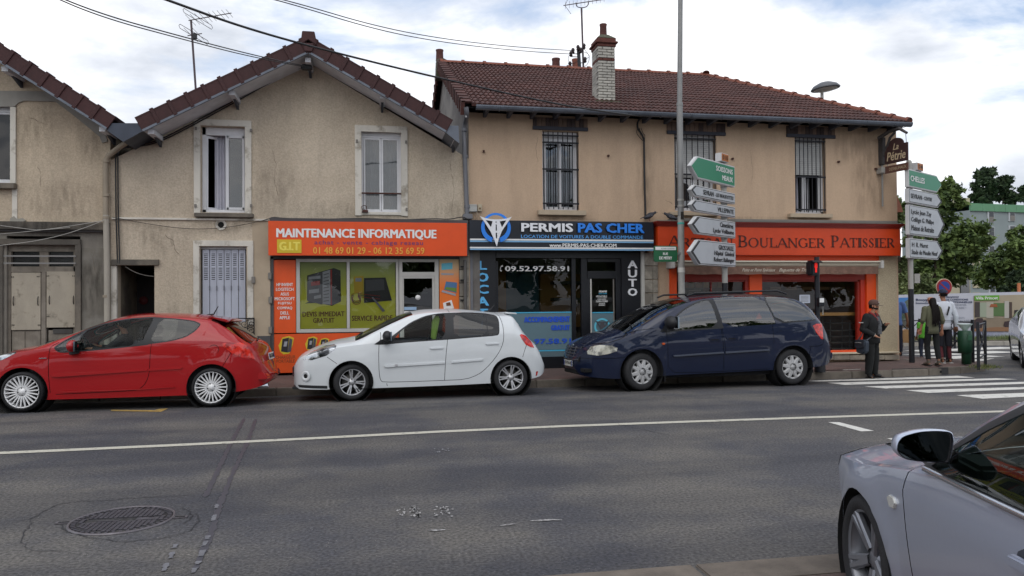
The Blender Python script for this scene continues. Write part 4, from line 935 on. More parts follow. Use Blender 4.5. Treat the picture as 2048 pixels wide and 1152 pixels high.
# chimney on the front slope, brick by brick
chm=empty('chimney',(0,0,0)); chm.parent=hB
Yc=16.55; cx0,cz0=W(1197,200,Yc); cx1,_=W(1231,200,Yc); _,cz1=W(1214,93,Yc); rr_=ray(1184.5,150); Yc1=cx0/(rr_.x/rr_.y); Yc1=min(Yc1,Yc+1.6)
wbr=mat('painted_brick',(178,175,166),.9,c2=(132,129,124),vs=9,wmin=.28,wmax=.46,bump=.3,bs=60,obj=.1,stain=.2,sts=(1,1,1)); rbr=mat('red_brick',(96,56,48),.9,var=.25,vs=12,obj=.15,bump=.3)
bar('chimney_core',mat('mortar_dark',(62,58,56),.95),chm,cx0+.02,Yc+.02,cz0-.5,cx1-.02,Yc1-.02,cz1+.05)
nc=19; hcz=(cz1-cz0)/nc
for i in range(nc):
    z=cz0+i*hcz; m_=rbr if i==14 else wbr; w=cx1-cx0; sp_=[(0,.62),(.62,1)] if i%2 else [(0,.42 if False else .5),(.5,1)]
    sp_=[(0,.52),(.52,1)] if i%2 else [(0,.27),(.27,.79),(.79,1)]
    for u,v in sp_: MB().bbox(cx0+w*u+.007,Yc-.004,z+.007,cx0+w*v-.007,Yc+.08,z+hcz-.007,.003).build('brick',m_,chm)
    Ld=Yc1-Yc-.004; 
    for s_ in range(max(1,round(Ld/.22))):
        n_=max(1,round(Ld/.22)); o_=.5/n_ if i%2 else 0; u=min(1,max(0,s_/n_+o_)); v=min(1,(s_+1)/n_+o_)
        if v-u>.02: MB().box(cx0-.003,Yc+.006+Ld*u,z+.004,cx0+.05,Yc+.002+Ld*v,z+hcz-.004).build('brick',m_,chm)
bar('cap_course',rbr,chm,cx0-.02,Yc-.02,cz1,cx1+.02,Yc1+.02,cz1+.07,.008); bar('cap_course',rbr,chm,cx0-.06,Yc-.06,cz1+.072,cx1+.06,Yc1+.06,cz1+.12,.012); bar('cap_course',rbr,chm,cx0-.02,Yc-.02,cz1+.122,cx1+.02,Yc1+.02,cz1+.20,.008)
cmx=(cx0+cx1)/2; cmy=(Yc+Yc1)/2; moss=mat('mortar_moss',(92,88,76),.95,c2=(70,74,56),vs=9,bump=.5)
MB().add([(cx0-.02,Yc-.02,cz1+.20),(cx1+.02,Yc-.02,cz1+.20),(cx1+.02,Yc1+.02,cz1+.20),(cx0-.02,Yc1+.02,cz1+.20),(cmx-.09,cmy-.09,cz1+.33),(cmx+.09,cmy-.09,cz1+.33),(cmx+.09,cmy+.09,cz1+.33),(cmx-.09,cmy+.09,cz1+.33)],[(0,1,5,4),(1,2,6,5),(2,3,7,6),(3,0,4,7),(4,5,6,7)]).build('flaunching',moss,chm)
def pot(par,x,y,z,r,h,m=rbr): MB().lathe([(r*1.05,0),(r,.03),(r*.92,h*.8),(r*1.02,h*.92),(r*1.02,h),(r*.75,h),(r*.7,h-.1),(.001,h-.1)],18,Matrix.Translation((x,y,z))).build('chimney_pot',m,par)
potm=mat('pot_terracotta',(92,54,48),.85,var=.25,vs=6,stain=.3,sts=(1,1,1)); pot(chm,cmx,cmy,cz1+.3,.085,.3,potm)
MB().prism([(cx0-.18,Yc-.22),(cx1+.12,Yc-.22),(cx1+.12,Yc1+.2),(cx0-.18,Yc1+.2)],cz0-.42,cz0-.05,axis='z').build('lead_flashing',moss,chm,bev=.05)
# second chimney stack behind the ridge and the small pot at the gable
c2_=empty('chimney',(0,0,0)); c2_.parent=hB; Y2=ridY+1.2; x0,z0=W(1096,143,Y2); x1,_=W(1186,148,Y2)
MB().prism([(x0,z0-1.2),(x0,z0-.02),(x0+.12,z0+.08),(x1-.35,z0+.02),(x1-.1,z0+.04),(x1,z0-.12),(x1,z0-1.2)],Y2,Y2+.5).build('stack',moss,c2_)
for px,h,mm in ((1112,.42,potm),(1152,.40,ridge_m)): x,z=W(px,139,Y2+.2); pot(c2_,x,Y2+.2,z-.08,.13,h,mm)
c3=empty('chimney',(0,0,0)); c3.parent=hB; x,z=W(878,124,ridY+.25); MB().prism([(x-.10,z-.5),(x-.08,z+.02),(x+.1,z+.06),(x+.45,z-.10),(x+.5,z-.5)],ridY+.05,ridY+.45).build('stack',moss,c3); pot(c3,x+.02,ridY+.25,z+.03,.11,.32,potm)
# ================================================================== computer shop front
orange=mat('sign_orange',(222,78,18),.38,var=.06,vs=1.2,stain=.08,sts=(1,1,1)); orange2=mat('panel_orange',(226,84,24),.45,var=.08,vs=2,stain=.12)
white=mat('print_white',(226,226,224),.5); yellow=mat('print_yellow',(206,178,40),.5); amber=mat('print_amber',(226,160,58),.5); violet=mat('print_violet',(84,52,110),.5); brown=mat('print_brown',(110,62,28),.6)
sg=empty('shop_sign',(0,0,0),label='long orange fascia sign reading MAINTENANCE INFORMATIQUE',cat='sign')
Ys=F-.28; a,b,c,d=RR(536.5,444,934,511.5,Ys)
bar('panel',orange,sg,a,Ys,b,c,Ys+.05,d,.006); bar('housing',MC['dark_plinth'],sg,a+.02,Ys+.05,b+.02,c+.04,F-.0,d+.07,.01)
def T(s,m,par,x0,y0,x1,y1,Y,**k): a,b,c,d=RR(x0,y0,x1,y1,Y); return fit_text(s,m,par,a,b,c,d,Y,**k)
T('MAINTENANCE INFORMATIQUE',white,sg,552.5,458,873,479,Ys-.006,bold=.035)
T('achat - vente - cablage reseau',violet,sg,629,481,846,492,Ys-.006,space=1.1)
T('01 48 69 01 29 - 06 12 35 69 59',amber,sg,626,494.5,849,508,Ys-.006,bold=.02)
pbox('logo_plate',yellow,sg,554,479,603,506,Ys-.012,Ys,bev=.004); T('G.I.T',mat('print_pale_yellow',(232,216,92),.5),sg,558,483.5,600,501,Ys-.016,bold=.05)
sf=empty('shopfront',(0,0,0)); sf.parent=hA
Yp=F+.02; pbox('orange_panel',orange2,sf,547,520,591.5,666,Yp,Yp+.04); pbox('orange_panel',orange2,sf,547,666.5,800,743,Yp,Yp+.04); pbox('orange_panel',orange2,sf,875,619,918,743,Yp,Yp+.04)
pbox('side_post',MC['dark_plinth'],sf,541,513,547.5,743,F-.0,Yp+.1); pbox('head_board',MC['dark_plinth'],sf,541,510,934,518,F+.0,F+.3)
brands=['HP INVENT','LOGITECH','ASUS','MICROSOFT','FUJITSU','COMPAQ','DELL','APPLE']; wd_=[33,35,17,40,27,30,17,21]
for i,(s,w) in enumerate(zip(brands,wd_)): T(s,white,sf,569.5-w/2,566+9.45*i,569.5+w/2,572.3+9.45*i,Yp-.004,bold=.02)
T('CHARGEUR',brown,sf,551,711,591,717.5,Yp-.004); T('PORTABLE',brown,sf,553,719,589.5,725.5,Yp-.004)
def item(par,pts,m,Y,th=.006,name='printed_picture'): return MB().prism(ppoly(pts,Y),Y-th,Y).build(name,m,par)
blk=mat('print_black',(38,38,42),.5); gry=mat('print_grey',(150,152,158),.5); dgr=mat('print_dark_grey',(74,74,80),.5); redp=mat('print_red',(150,40,34),.5)
for cx,cy,s in ((573,691,1),(623,688,.8),(648,689,.7),(690,690,.8)):
    item(sf,[(cx+x*s,cy+y*s) for x,y in ((-13,12),(-16,0),(-8,-16),(6,-19),(15,-15),(12,0),(6,16),(-6,18))],yellow,Yp-.002,.003)
    item(sf,[(cx+x*s,cy+y*s) for x,y in ((-11,12),(-8,-13),(5,-16),(2,14))],blk,Yp-.005,.003); item(sf,[(cx+x*s,cy+y*s) for x,y in ((2,14),(6,-15),(12,-12),(9,12))],dgr,Yp-.0055,.003); item(sf,[(cx+x*s,cy+y*s) for x,y in ((-6,2),(-4,-8),(2,-8),(0,2))],gry,Yp-.009,.003)
alu=mat('white_aluminium',(190,188,182),.5,var=.06,vs=4,stain=.1)
def frame4(par,x0,y0,x1,y1,t,Yf,Yb,m=alu,name='frame',bev=.005):
    a,b,c,d=PR(x0,y0,x1,y1,Yf); t=t*(c-a)/(x1-x0); B=MB()
    B.box(a,Yf,b,a+t,Yb,d); B.box(c-t,Yf,b,c,Yb,d); B.box(a+t,Yf,b,c-t,Yb,b+t); B.box(a+t,Yf,d-t,c-t,Yb,d); return B.build(name,m,par,bev=bev),(a+t,b+t,c-t,d-t)
Yw=F+.02
fr,q=frame4(sf,592.5,517,799,664,7,Yw,Yw+.1,name='window_frame'); pbox('mullion',alu,sf,693.5,523,699.5,657,Yw+.002,Yw+.09,bev=.004)
olive=mat('poster_lime',(168,170,44),.6,c2=(156,162,60),vs=2); 
def grad_mat(name,ztop,zbot,ctop,cbot,rough=.35):
    M=mat(name,cbot,rough); t=M.node_tree; b=t.nodes['Principled BSDF']; tc=t.nodes.new('ShaderNodeTexCoord'); sp=t.nodes.new('ShaderNodeSeparateXYZ'); mr=t.nodes.new('ShaderNodeMapRange'); mr.inputs[1].default_value=zbot; mr.inputs[2].default_value=ztop; mr.interpolation_type='SMOOTHSTEP'
    x=t.nodes.new('ShaderNodeMixRGB'); x.inputs[1].default_value=C4(cbot); x.inputs[2].default_value=C4(ctop); t.links.new(tc.outputs['Object'],sp.inputs[0]); t.links.new(sp.outputs[2],mr.inputs[0]); t.links.new(mr.outputs[0],x.inputs[0]); t.links.new(x.outputs[0],b.inputs['Base Color']); return M
zt=W(700,520,F)[1]; zb_=W(700,610,F)[1]
poster=grad_mat('poster_green',zt,zb_,(140,150,96),(206,206,58),.5)  # gradient is partly print, partly a glass reflection painted into the colour
for x0,x1 in ((600,693),(700,791)): pbox('window_poster',poster,sf,x0,519,x1,657,Yw+.055,Yw+.06)
Y1=Yw+.05
item(sf,[(614.5,551),(668,536),(681,541),(682,603),(664,611.5),(614,601)],blk,Y1)
item(sf,[(616,552),(644,544),(644,609),(616,602)],dgr,Y1-.008); item(sf,[(645,544),(660,539.5),(661,609),(645,608)],gry,Y1-.008); item(sf,[(661,539),(664,539),(664,610),(661,610)],redp,Y1-.01)
for k in range(9): item(sf,[(647,549+k*6.6),(658,546+k*6.8),(658,547.4+k*6.8),(647,550.4+k*6.6)],dgr,Y1-.016,.003)
for (x,y,w,h) in ((617,552,24,7),(622,562,18,10),(618,578,20,9),(628,590,14,8)): item(sf,[(x,y+h),(x,y+2),(x+w,y-1),(x+w,y+h-2)],gry if h!=10 else redp,Y1-.012,.003)
item(sf,[(610,607),(618,603),(634,602),(632,606),(618,606)],blk,Y1)
item(sf,[(707.5,553),(727,552),(727,586),(708.5,587)],mat('print_meter',(186,158,44),.5),Y1); item(sf,[(711,556),(723,556),(723,563),(711,563)],gry,Y1-.008); 
item(sf,[(728,556),(771,555),(784,601),(728,606)],blk,Y1-.002); item(sf,[(731,560),(768,558),(769,580),(731,583)],dgr,Y1-.009)
for kk,(c_,off) in enumerate(((redp,0),(blk,3),(redp,6))): MB().tube(smooth3([pp(x,y+off,Y1-.012) for x,y in ((708,587),(702,590),(708,604),(724,600),(714,585),(722,588),(760,592))],2),.006,5).build('printed_picture',c_,sf)
item(sf,[(743,595),(746,594),(763,613),(770,621),(765,624),(758,614)],gry,Y1-.014)
T('DEVIS IMMEDIAT',brown,sf,605,623,689,633,Y1,bold=.02); T('GRATUIT',brown,sf,626,636,669,645.5,Y1,bold=.02); T('SERVICE RAPIDE',brown,sf,703.5,631,785,641.5,Y1,bold=.02)
gl_sh=glass('shop_glass',(.82,.84,.82),1,0,1.45,wave=.15); a,b,c,d=q; MB().quad((a,Yw+.03,b),(c,Yw+.03,b),(c,Yw+.03,d),(a,Yw+.03,d)).build('glazing',gl_sh,sf)
# door
fr,q=frame4(sf,797,516,878,748,8,Yw,Yw+.1,name='door_frame'); pbox('transom_rail',alu,sf,800,544,874,552,Yw+.003,Yw+.09,bev=.004)
dr_,q=frame4(sf,803,552,870,748,5,Yw+.015,Yw+.07,name='door'); gl_d=glass('door_glass',(.28,.32,.3),1,0,1.7,wave=.1); a,b,c,d=q
MB().quad((a,Yw+.04,b),(c,Yw+.04,b),(c,Yw+.04,d),(a,Yw+.04,d)).build('glazing',gl_d,sf); a,b,c,d=PR(803,520,870,545); MB().quad((a,Yw+.04,b),(c,Yw+.04,b),(c,Yw+.04,d),(a,Yw+.04,d)).build('glazing',gl_d,sf)
x,z=W(836,595,Yw+.03); MB().lathe([(.001,0),(.055,0),(.055,-.003)],18,Matrix.Translation((x,Yw+.036,z))@Matrix.Rotation(R(90),4,'X')).build('door_sticker',white,sf)
pbox('door_sticker',mat('print_sky',(150,180,210),.5),sf,807,614,833,620,Yw+.033,Yw+.037); pbox('door_sticker',white,sf,808,622,850,630,Yw+.033,Yw+.037)
x,z=W(835,562,Yw+.3); MB().ball((x,Yw+.3,z),.055,8).build('door_lamp',mat('globe_white',(120,120,118),.5),sf); pbox('door_bar',alu,sf,820,585,855,587,Yw+.2,Yw+.22)
room(sf,shop[0]+.02,0.03,shop[2]-.02,shop[3],F+.32,2.2)
# right printed panel
pg=grad_mat('poster_orange',W(700,520,F)[1],W(700,580,F)[1],(196,170,130),(222,110,32),.5); pbox('orange_panel',pg,sf,879,516,918,618,Yp,Yp+.04)
item(sf,[(883,527),(905,525),(905,538),(883,540)],mat('print_cyan',(96,178,196),.5),Yp); item(sf,[(882,546),(908,547),(906,550),(883,550)],gry,Yp)
item(sf,[(892,563),(914,565),(913,586),(888,579)],mat('print_lap',(70,110,150),.5),Yp); item(sf,[(893,574),(913,576),(913,584),(889,578)],mat('print_grass',(96,130,50),.5),Yp-.007,.003); item(sf,[(885,580),(912,588),(911,592),(883,584)],gry,Yp-.004)
item(sf,[(886,606),(903,600),(908,617),(888,619)],white,Yp); item(sf,[(892,606),(900,604),(902,611),(893,612)],brown,Yp-.007,.003)
for py in (533,560,600,640): x,z=W(926,py,F-.1); MB().box(x-.05,F-.1,z-.012,x+.05,F-.03,z+.012).build('pipe_clip',ironb,hA)
MB().tube([pp(930,520,F-.09),pp(932,740,F-.09)],.035,8).build('waste_pipe',mat('pipe_dull',(88,86,84),.7),hA)
# ================================================================== driving school front
blackp=mat('fascia_black',(26,30,40),.3,var=.1,vs=2); blueb=mat('letter_blue',(40,128,228),.35); lblue=mat('stripe_blue',(120,168,206),.35); whl=mat('letter_white',(226,228,232),.35)
s2=empty('shop_sign',(0,0,0),label='black fascia sign reading PERMIS PAS CHER with blue ring logo',cat='sign')
Yq=F-.25; a,b,c,d=RR(938.5,442,1307.5,500,Yq); bar('panel',blackp,s2,a,Yq,b,c,F-.0,d,.006)
pbox('stripe',white,s2,940,478.5,1307,481.5,Yq-.01,Yq+.01); pbox('stripe',lblue,s2,940,482,1307,485,Yq-.008,Yq+.01); pbox('stripe',white,s2,940,494.7,1307,497.5,Yq-.01,Yq+.01); pbox('stripe',lblue,s2,940,498,1307,500.5,Yq-.008,Yq+.01)
def LT(s,m,par,x0,y0,x1,y1,Y,**k): a,b,c,d=RR(x0,y0,x1,y1,Y); letters(s,m,par,a,b,c,d,Y,**k)
LT('PERMIS',whl,s2,1042,446.5,1145.5,464,Yq-.03,ext=.03,bold=.05); LT('PAS CHER',blueb,s2,1155,447,1288,466,Yq-.03,ext=.03,bold=.05)
T('LOCATION DE VOITURES A DOUBLE COMMANDE',mat('print_blue2',(86,160,226),.4),s2,1042,470.3,1286,477,Yq-.006,bold=.02); T('www.PERMIS-PAS-CHER.COM',white,s2,1099,487,1233,494.5,Yq-.006,bold=.03)
# logo: ring + forked road
lx,lz=W(992.3,455.6,Yq-.06); k=1/ (FPX/ (Vector((lx,Yq,0)).dot(fw)))   # metres per px here
B=MB(); n=64; V=[];
def inY(an): return False
for i in range(n+1):
    an=R(-90)+R(18)+(2*PI-R(36))*i/n; ro=30*k; t=(9.5-3*math.sin(an)*0-2.6*(1+math.sin(an))/1.0)*k
    V+=[(lx+math.cos(an)*r_,y,lz+math.sin(an)*r_) for y in (Yq-.05,Yq-.02) for r_ in (ro,ro-t)]
B.add(V,[(4*i,4*i+1,4*i+5,4*i+4) for i in range(n)]+[(4*i+2,4*i+3,4*i+7,4*i+6) for i in range(n)]+[(4*i,4*i+2,4*i+6,4*i+4) for i in range(n)]+[(4*i+1,4*i+3,4*i+7,4*i+5) for i in range(n)]); B.build('logo_ring',blueb,s2)
def lp(P): return [((x-603)/11.52*k+lx,(410-y)/11.52*k+lz) for x,y in P]
for P in ([(228,150),(400,205),(603,222),(810,205),(968,152),(845,235),(690,262),(640,262),(640,520),(625,700),(610,840),(560,690),(480,500),(355,310)][:0],
          [(228,150),(340,190),(480,214),(603,220),(603,265),(520,262),(430,248),(358,235),(480,400),(520,262),(603,265),(585,300),(585,700),(612,840),(560,700),(470,500),(320,270)],
          [(968,152),(845,196),(720,214),(603,220),(603,265),(680,262),(760,250),(838,238),(735,400),(680,262),(603,265),(622,300),(640,700),(612,840),(650,690),(735,480),(880,270)]):
    if P:
        tri=geometry.delaunay_2d_cdt([Vector(p) for p in lp(P)],[(i,(i+1)%len(P)) for i in range(len(P))],[],1,1e-6)
        B=MB(); vs_=tri[0]; B.add([(v.x,Yq-.075,v.y) for v in vs_],tri[2])
solid=[(228,150),(340,190),(480,214),(603,220),(720,214),(845,196),(968,152),(880,270),(735,480),(650,690),(612,840),(560,700),(470,500),(320,270)]
hs=[[(358,235),(430,248),(520,262),(480,400)],[(838,238),(760,250),(680,262),(735,400)],[(588,265),(608,265),(608,300),(588,300)],[(588,335),(612,335),(618,480),(588,480)],[(588,525),(622,525),(622,640),(606,665),(590,640)]]
B=sheet(lp(solid),[lp(h) for h in hs],Yq-.085,.03); B.build('logo_fork',whl,s2,fix=False)
# front itself
s3=empty('shopfront',(0,0,0)); s3.parent=hB; blk2=mat('front_black',(20,22,28),.35,var=.15,vs=2); Yd=F+.04
pbox('edge_strip',pipeg,s3,941,502,946,745,F-.02,Yd+.02); pbox('edge_strip',alu,s3,1284,500,1290,745,F-.03,Yd+.02)
pbox('front_panel',blk2,s3,946.5,501,992,745,Yd,Yd+.05); pbox('front_panel',blk2,s3,1244,501,1284,745,Yd,Yd+.05); pbox('front_panel',blk2,s3,992.5,501,1243.5,516,Yd+.0,Yd+.3)
lbl=mat('letter_sky',(92,176,226),.4)
for i,(ch,w) in enumerate(zip('LOCATION',(17,23,24,25,22,6,23,22))): LT(ch,lbl,s3,965.5-w/2,521.5+24*i,965.5+w/2,539.5+24*i,Yd-.004,ext=.004,bold=.05)
for i,(ch,w) in enumerate(zip('AUTO',(19.5,18,17,19))): LT(ch,whl,s3,1265-w/2,521+18.4*i,1265+w/2,536.6+18.4*i,Yd-.004,ext=.004,bold=.05)
for q in ((992,522,997,745),(1144,516,1152,745),(1163,516,1175,745),(1232,516,1244,745),(1175,516,1232,524),(1175,542,1232,557)): pbox('black_mullion',blk2,s3,*q,Yd+.06,Yd+.16,bev=.004)
pbox('bottom_rail',blk2,s3,995,714,1170,745,Yd+.06,Yd+.16); pbox('door_edge',alu,s3,1181,558,1184,742,Yd+.07,Yd+.1); pbox('door_edge',MC['hinge_grey'],s3,1227,558,1229,742,Yd+.09,Yd+.12); pbox('black_mullion',blk2,s3,1175,557,1181,745,Yd+.07,Yd+.14)
gl_p=glass('office_glass',(.62,.64,.62),1,0,1.42,wave=.1); a,b,c,d=PR(996,517,1145,716); MB().quad((a,Yd+.11,b),(c,Yd+.11,b),(c,Yd+.11,d),(a,Yd+.11,d)).build('glazing',gl_p,s3)
a,b,c,d=PR(1152,517,1233,742); MB().quad((a,Yd+.12,b),(c,Yd+.12,b),(c,Yd+.12,d),(a,Yd+.12,d)).build('glazing',gl_p,s3)
film=mat('frosted_film',(92,118,128),.6,var=.05,vs=2); cy=mat('cyan_line',(70,170,206),.5)
for x0,x1 in ((997,1144),(1184,1227)):
    pbox('window_film',film,s3,x0,627,x1,700,Yd+.100,Yd+.104); pbox('film_line',cy,s3,x0,624,x1,626.3,Yd+.098,Yd+.104); pbox('film_line',cy,s3,x0,700.5,x1,703,Yd+.098,Yd+.104); pbox('window_film',mat('frosted_film2',(84,104,112),.6),s3,x0,703.3,x1,716,Yd+.1,Yd+.104)
T('09.52.97.58.91',white,s3,1010,532,1138,542.5,Yd+.10,bold=.035); x,z=W(1003,537,Yd+.1); MB().tube([(x+.025,Yd+.1,z+.06),(x-.02,Yd+.1,z+.03),(x-.03,Yd+.1,z-.03),(x+.0,Yd+.1,z-.06)],[.018,.01,.01,.018],6).build('phone_icon',white,s3)
dbl=mat('letter_deep_blue',(34,82,196),.4); T('ACCOMPAGNEMENT',dbl,s3,1048,633,1140,644.5,Yd+.09,bold=.06); T('GRATUIT',dbl,s3,1102,650,1140,660.5,Yd+.09,bold=.06); T('09.52.97.58.91',dbl,s3,1012,677.5,1142,688,Yd+.09,bold=.04)
lx,lz=W(1204.5,653,Yd+.09); B=MB(); n=40; V=[]
for i in range(n+1): an=2*PI*i/n; V+=[(lx+math.cos(an)*r_*k,Yd+.09,lz+math.sin(an)*r_*k) for r_ in (17.5,13.5)]
B.add(V,[(2*i,2*i+1,2*i+3,2*i+2) for i in range(n)]); B.build('logo_ring',mat('ring_cyan',(96,190,214),.5),s3)
def lp2(P): return [((x-603)/11.52*k*.5+lx,(450-y)/11.52*k*.5+lz) for x,y in P]
sheet(lp2(solid),[lp2(h) for h in hs[:2]],Yd+.082,.004).build('logo_fork',dgr,s3,fix=False)
T('PERMIS',white,s3,1198,581,1214,585,Yd+.10,bold=.04); T('PAS CHER',cy,s3,1198,586,1214,588.5,Yd+.10,bold=.03)
for t_,x0,x1,y0,y1 in (('VOUS ACCUEILLE',1192,1214,591,595),('LUNDI A SAMEDI',1195,1212,597,599.5),('10.00H-19.00H',1192,1215,600.5,604.5),('LE DIMANCHE',1198,1210,606,608),('SUR RENDEZ-VOUS',1197,1210,609,611.5)): T(t_,white,s3,x0,y0,x1,y1,Yd+.10,bold=.02)
# inside the office
room(s3,ppcx[0]+.05,.05,ppcx[1]-.05,zf-.02,F+.3,1.7,m=mat('office_dark',(140,132,122),.9))
og=mat('office_ochre',(150,112,58),.8); tl=mat('office_teal',(52,92,104),.8)
bar('office_wall_panel',og,s3,ppcx[0]+.5,F+1.75,.5,ppcx[0]+1.1,F+1.85,2.3); bar('office_wall_panel',tl,s3,ppcx[0]+1.1,F+1.72,.3,ppcx[0]+1.9,F+1.85,2.4); bar('office_wall_panel',og,s3,ppcx[0]+1.95,F+1.75,.9,ppcx[0]+3,F+1.85,2.2)
for zz in (1.55,1.95): bar('office_shelf',blk,s3,ppcx[0]+2.2,F+1.4,zz,ppcx[0]+3.2,F+1.75,zz+.07)
bar('office_desk',mat('desk_dark',(60,54,50),.5),s3,ppcx[0]+.8,F+.9,.72,ppcx[0]+2.6,F+1.5,.78,.01)
# ================================================================== bakery front
s4=empty('shop_sign',(0,0,0),label='wide orange fascia reading ARTISAN BOULANGER PATISSIER above the bakery',cat='sign')
bko=mat('bakery_orange_dark',(206,66,16),.45,var=.08,vs=1.5,stain=.12,sts=(1,1,1)); bkr=mat('bakery_red',(148,36,20),.45,var=.1,vs=2); bkb=mat('bakery_orange',(226,78,16),.45,var=.05,vs=2,stain=.06)
Yk=F-.32; a,b,c,d=RR(1316,455,1801,510.5,Yk); bar('panel',bko,s4,a,Yk,b,c,F-.0,d,.006)
a2,_,c2x,_=RR(1312,445,1803,455,Yk); z0=d; z1=W(1560,445,Yk-.08)[1]
for i in range(4): t=i/4; zz=z0+(z1-z0)*t; bar('cornice_fillet',bkr,s4,a2+.02-.02*i,Yk-.02-.022*i,zz+.002,c2x-.02+.02*i,F,z0+(z1-z0)*(t+.25)-.004,.004)
bar('cornice_top',MC['ledge_grey'],s4,a2,Yk-.1,z1,c2x,F,z1+.015)
a,b,c,d=RR(1341,511.5,1757,521,F-.12); bar('lower_band',bkb,s4,a,F-.14,b,c,F,d)
# serif capitals built stroke by stroke
SG={'A':[((0,0),(.47,1),.07),((1.0,0),(.5,1),.16),((.2,.36),(.78,.36),.06)],'R':[((.18,0),(.18,1),.15),'rb',((.5,.5),(.98,0),.15)],'T':[((.5,0),(.5,1),.15),((0,.965),(1,.965),.06),((.03,.8),(.03,.98),.05),((.97,.8),(.97,.98),.05)],
'I':[((.5,0),(.5,1),.3)],'S':['s'],'N':[((.12,0),(.12,1),.07),((.12,1),(.88,0),.16),((.88,0),(.88,1),.07)],'B':[((.18,0),(.18,1),.15),'rb','bb'],'O':['o'],'U':['u'],'L':[((.22,0),(.22,1),.15),((.22,.03),(.95,.03),.06),((.95,.0),(.97,.24),.05)],
'G':['g',((.9,.08),(.9,.45),.15)],'E':[((.2,0),(.2,1),.15),((.2,.03),(.95,.03),.06),((.2,.97),(.92,.97),.06),((.2,.53),(.72,.53),.06),((.95,0),(.97,.2),.05),((.92,.8),(.92,1),.05)],'P':[((.18,0),(.18,1),.15),'rb']}
WG={'A':.95,'R':.85,'T':.82,'I':.4,'S':.6,'N':1.0,'B':.78,'O':1.02,'U':.95,'L':.75,'G':.98,'E':.75,'P':.75}
def arcq(cx,cy,rx,ry,a0,a1,thick,n=14): # ribbon with stress on the sides
    q=[]
    for i in range(n):
        for j in (0,): pass
    P=[(cx+rx*math.cos(a0+(a1-a0)*i/n),cy+ry*math.sin(a0+(a1-a0)*i/n),thick(a0+(a1-a0)*i/n)) for i in range(n+1)]
    return P
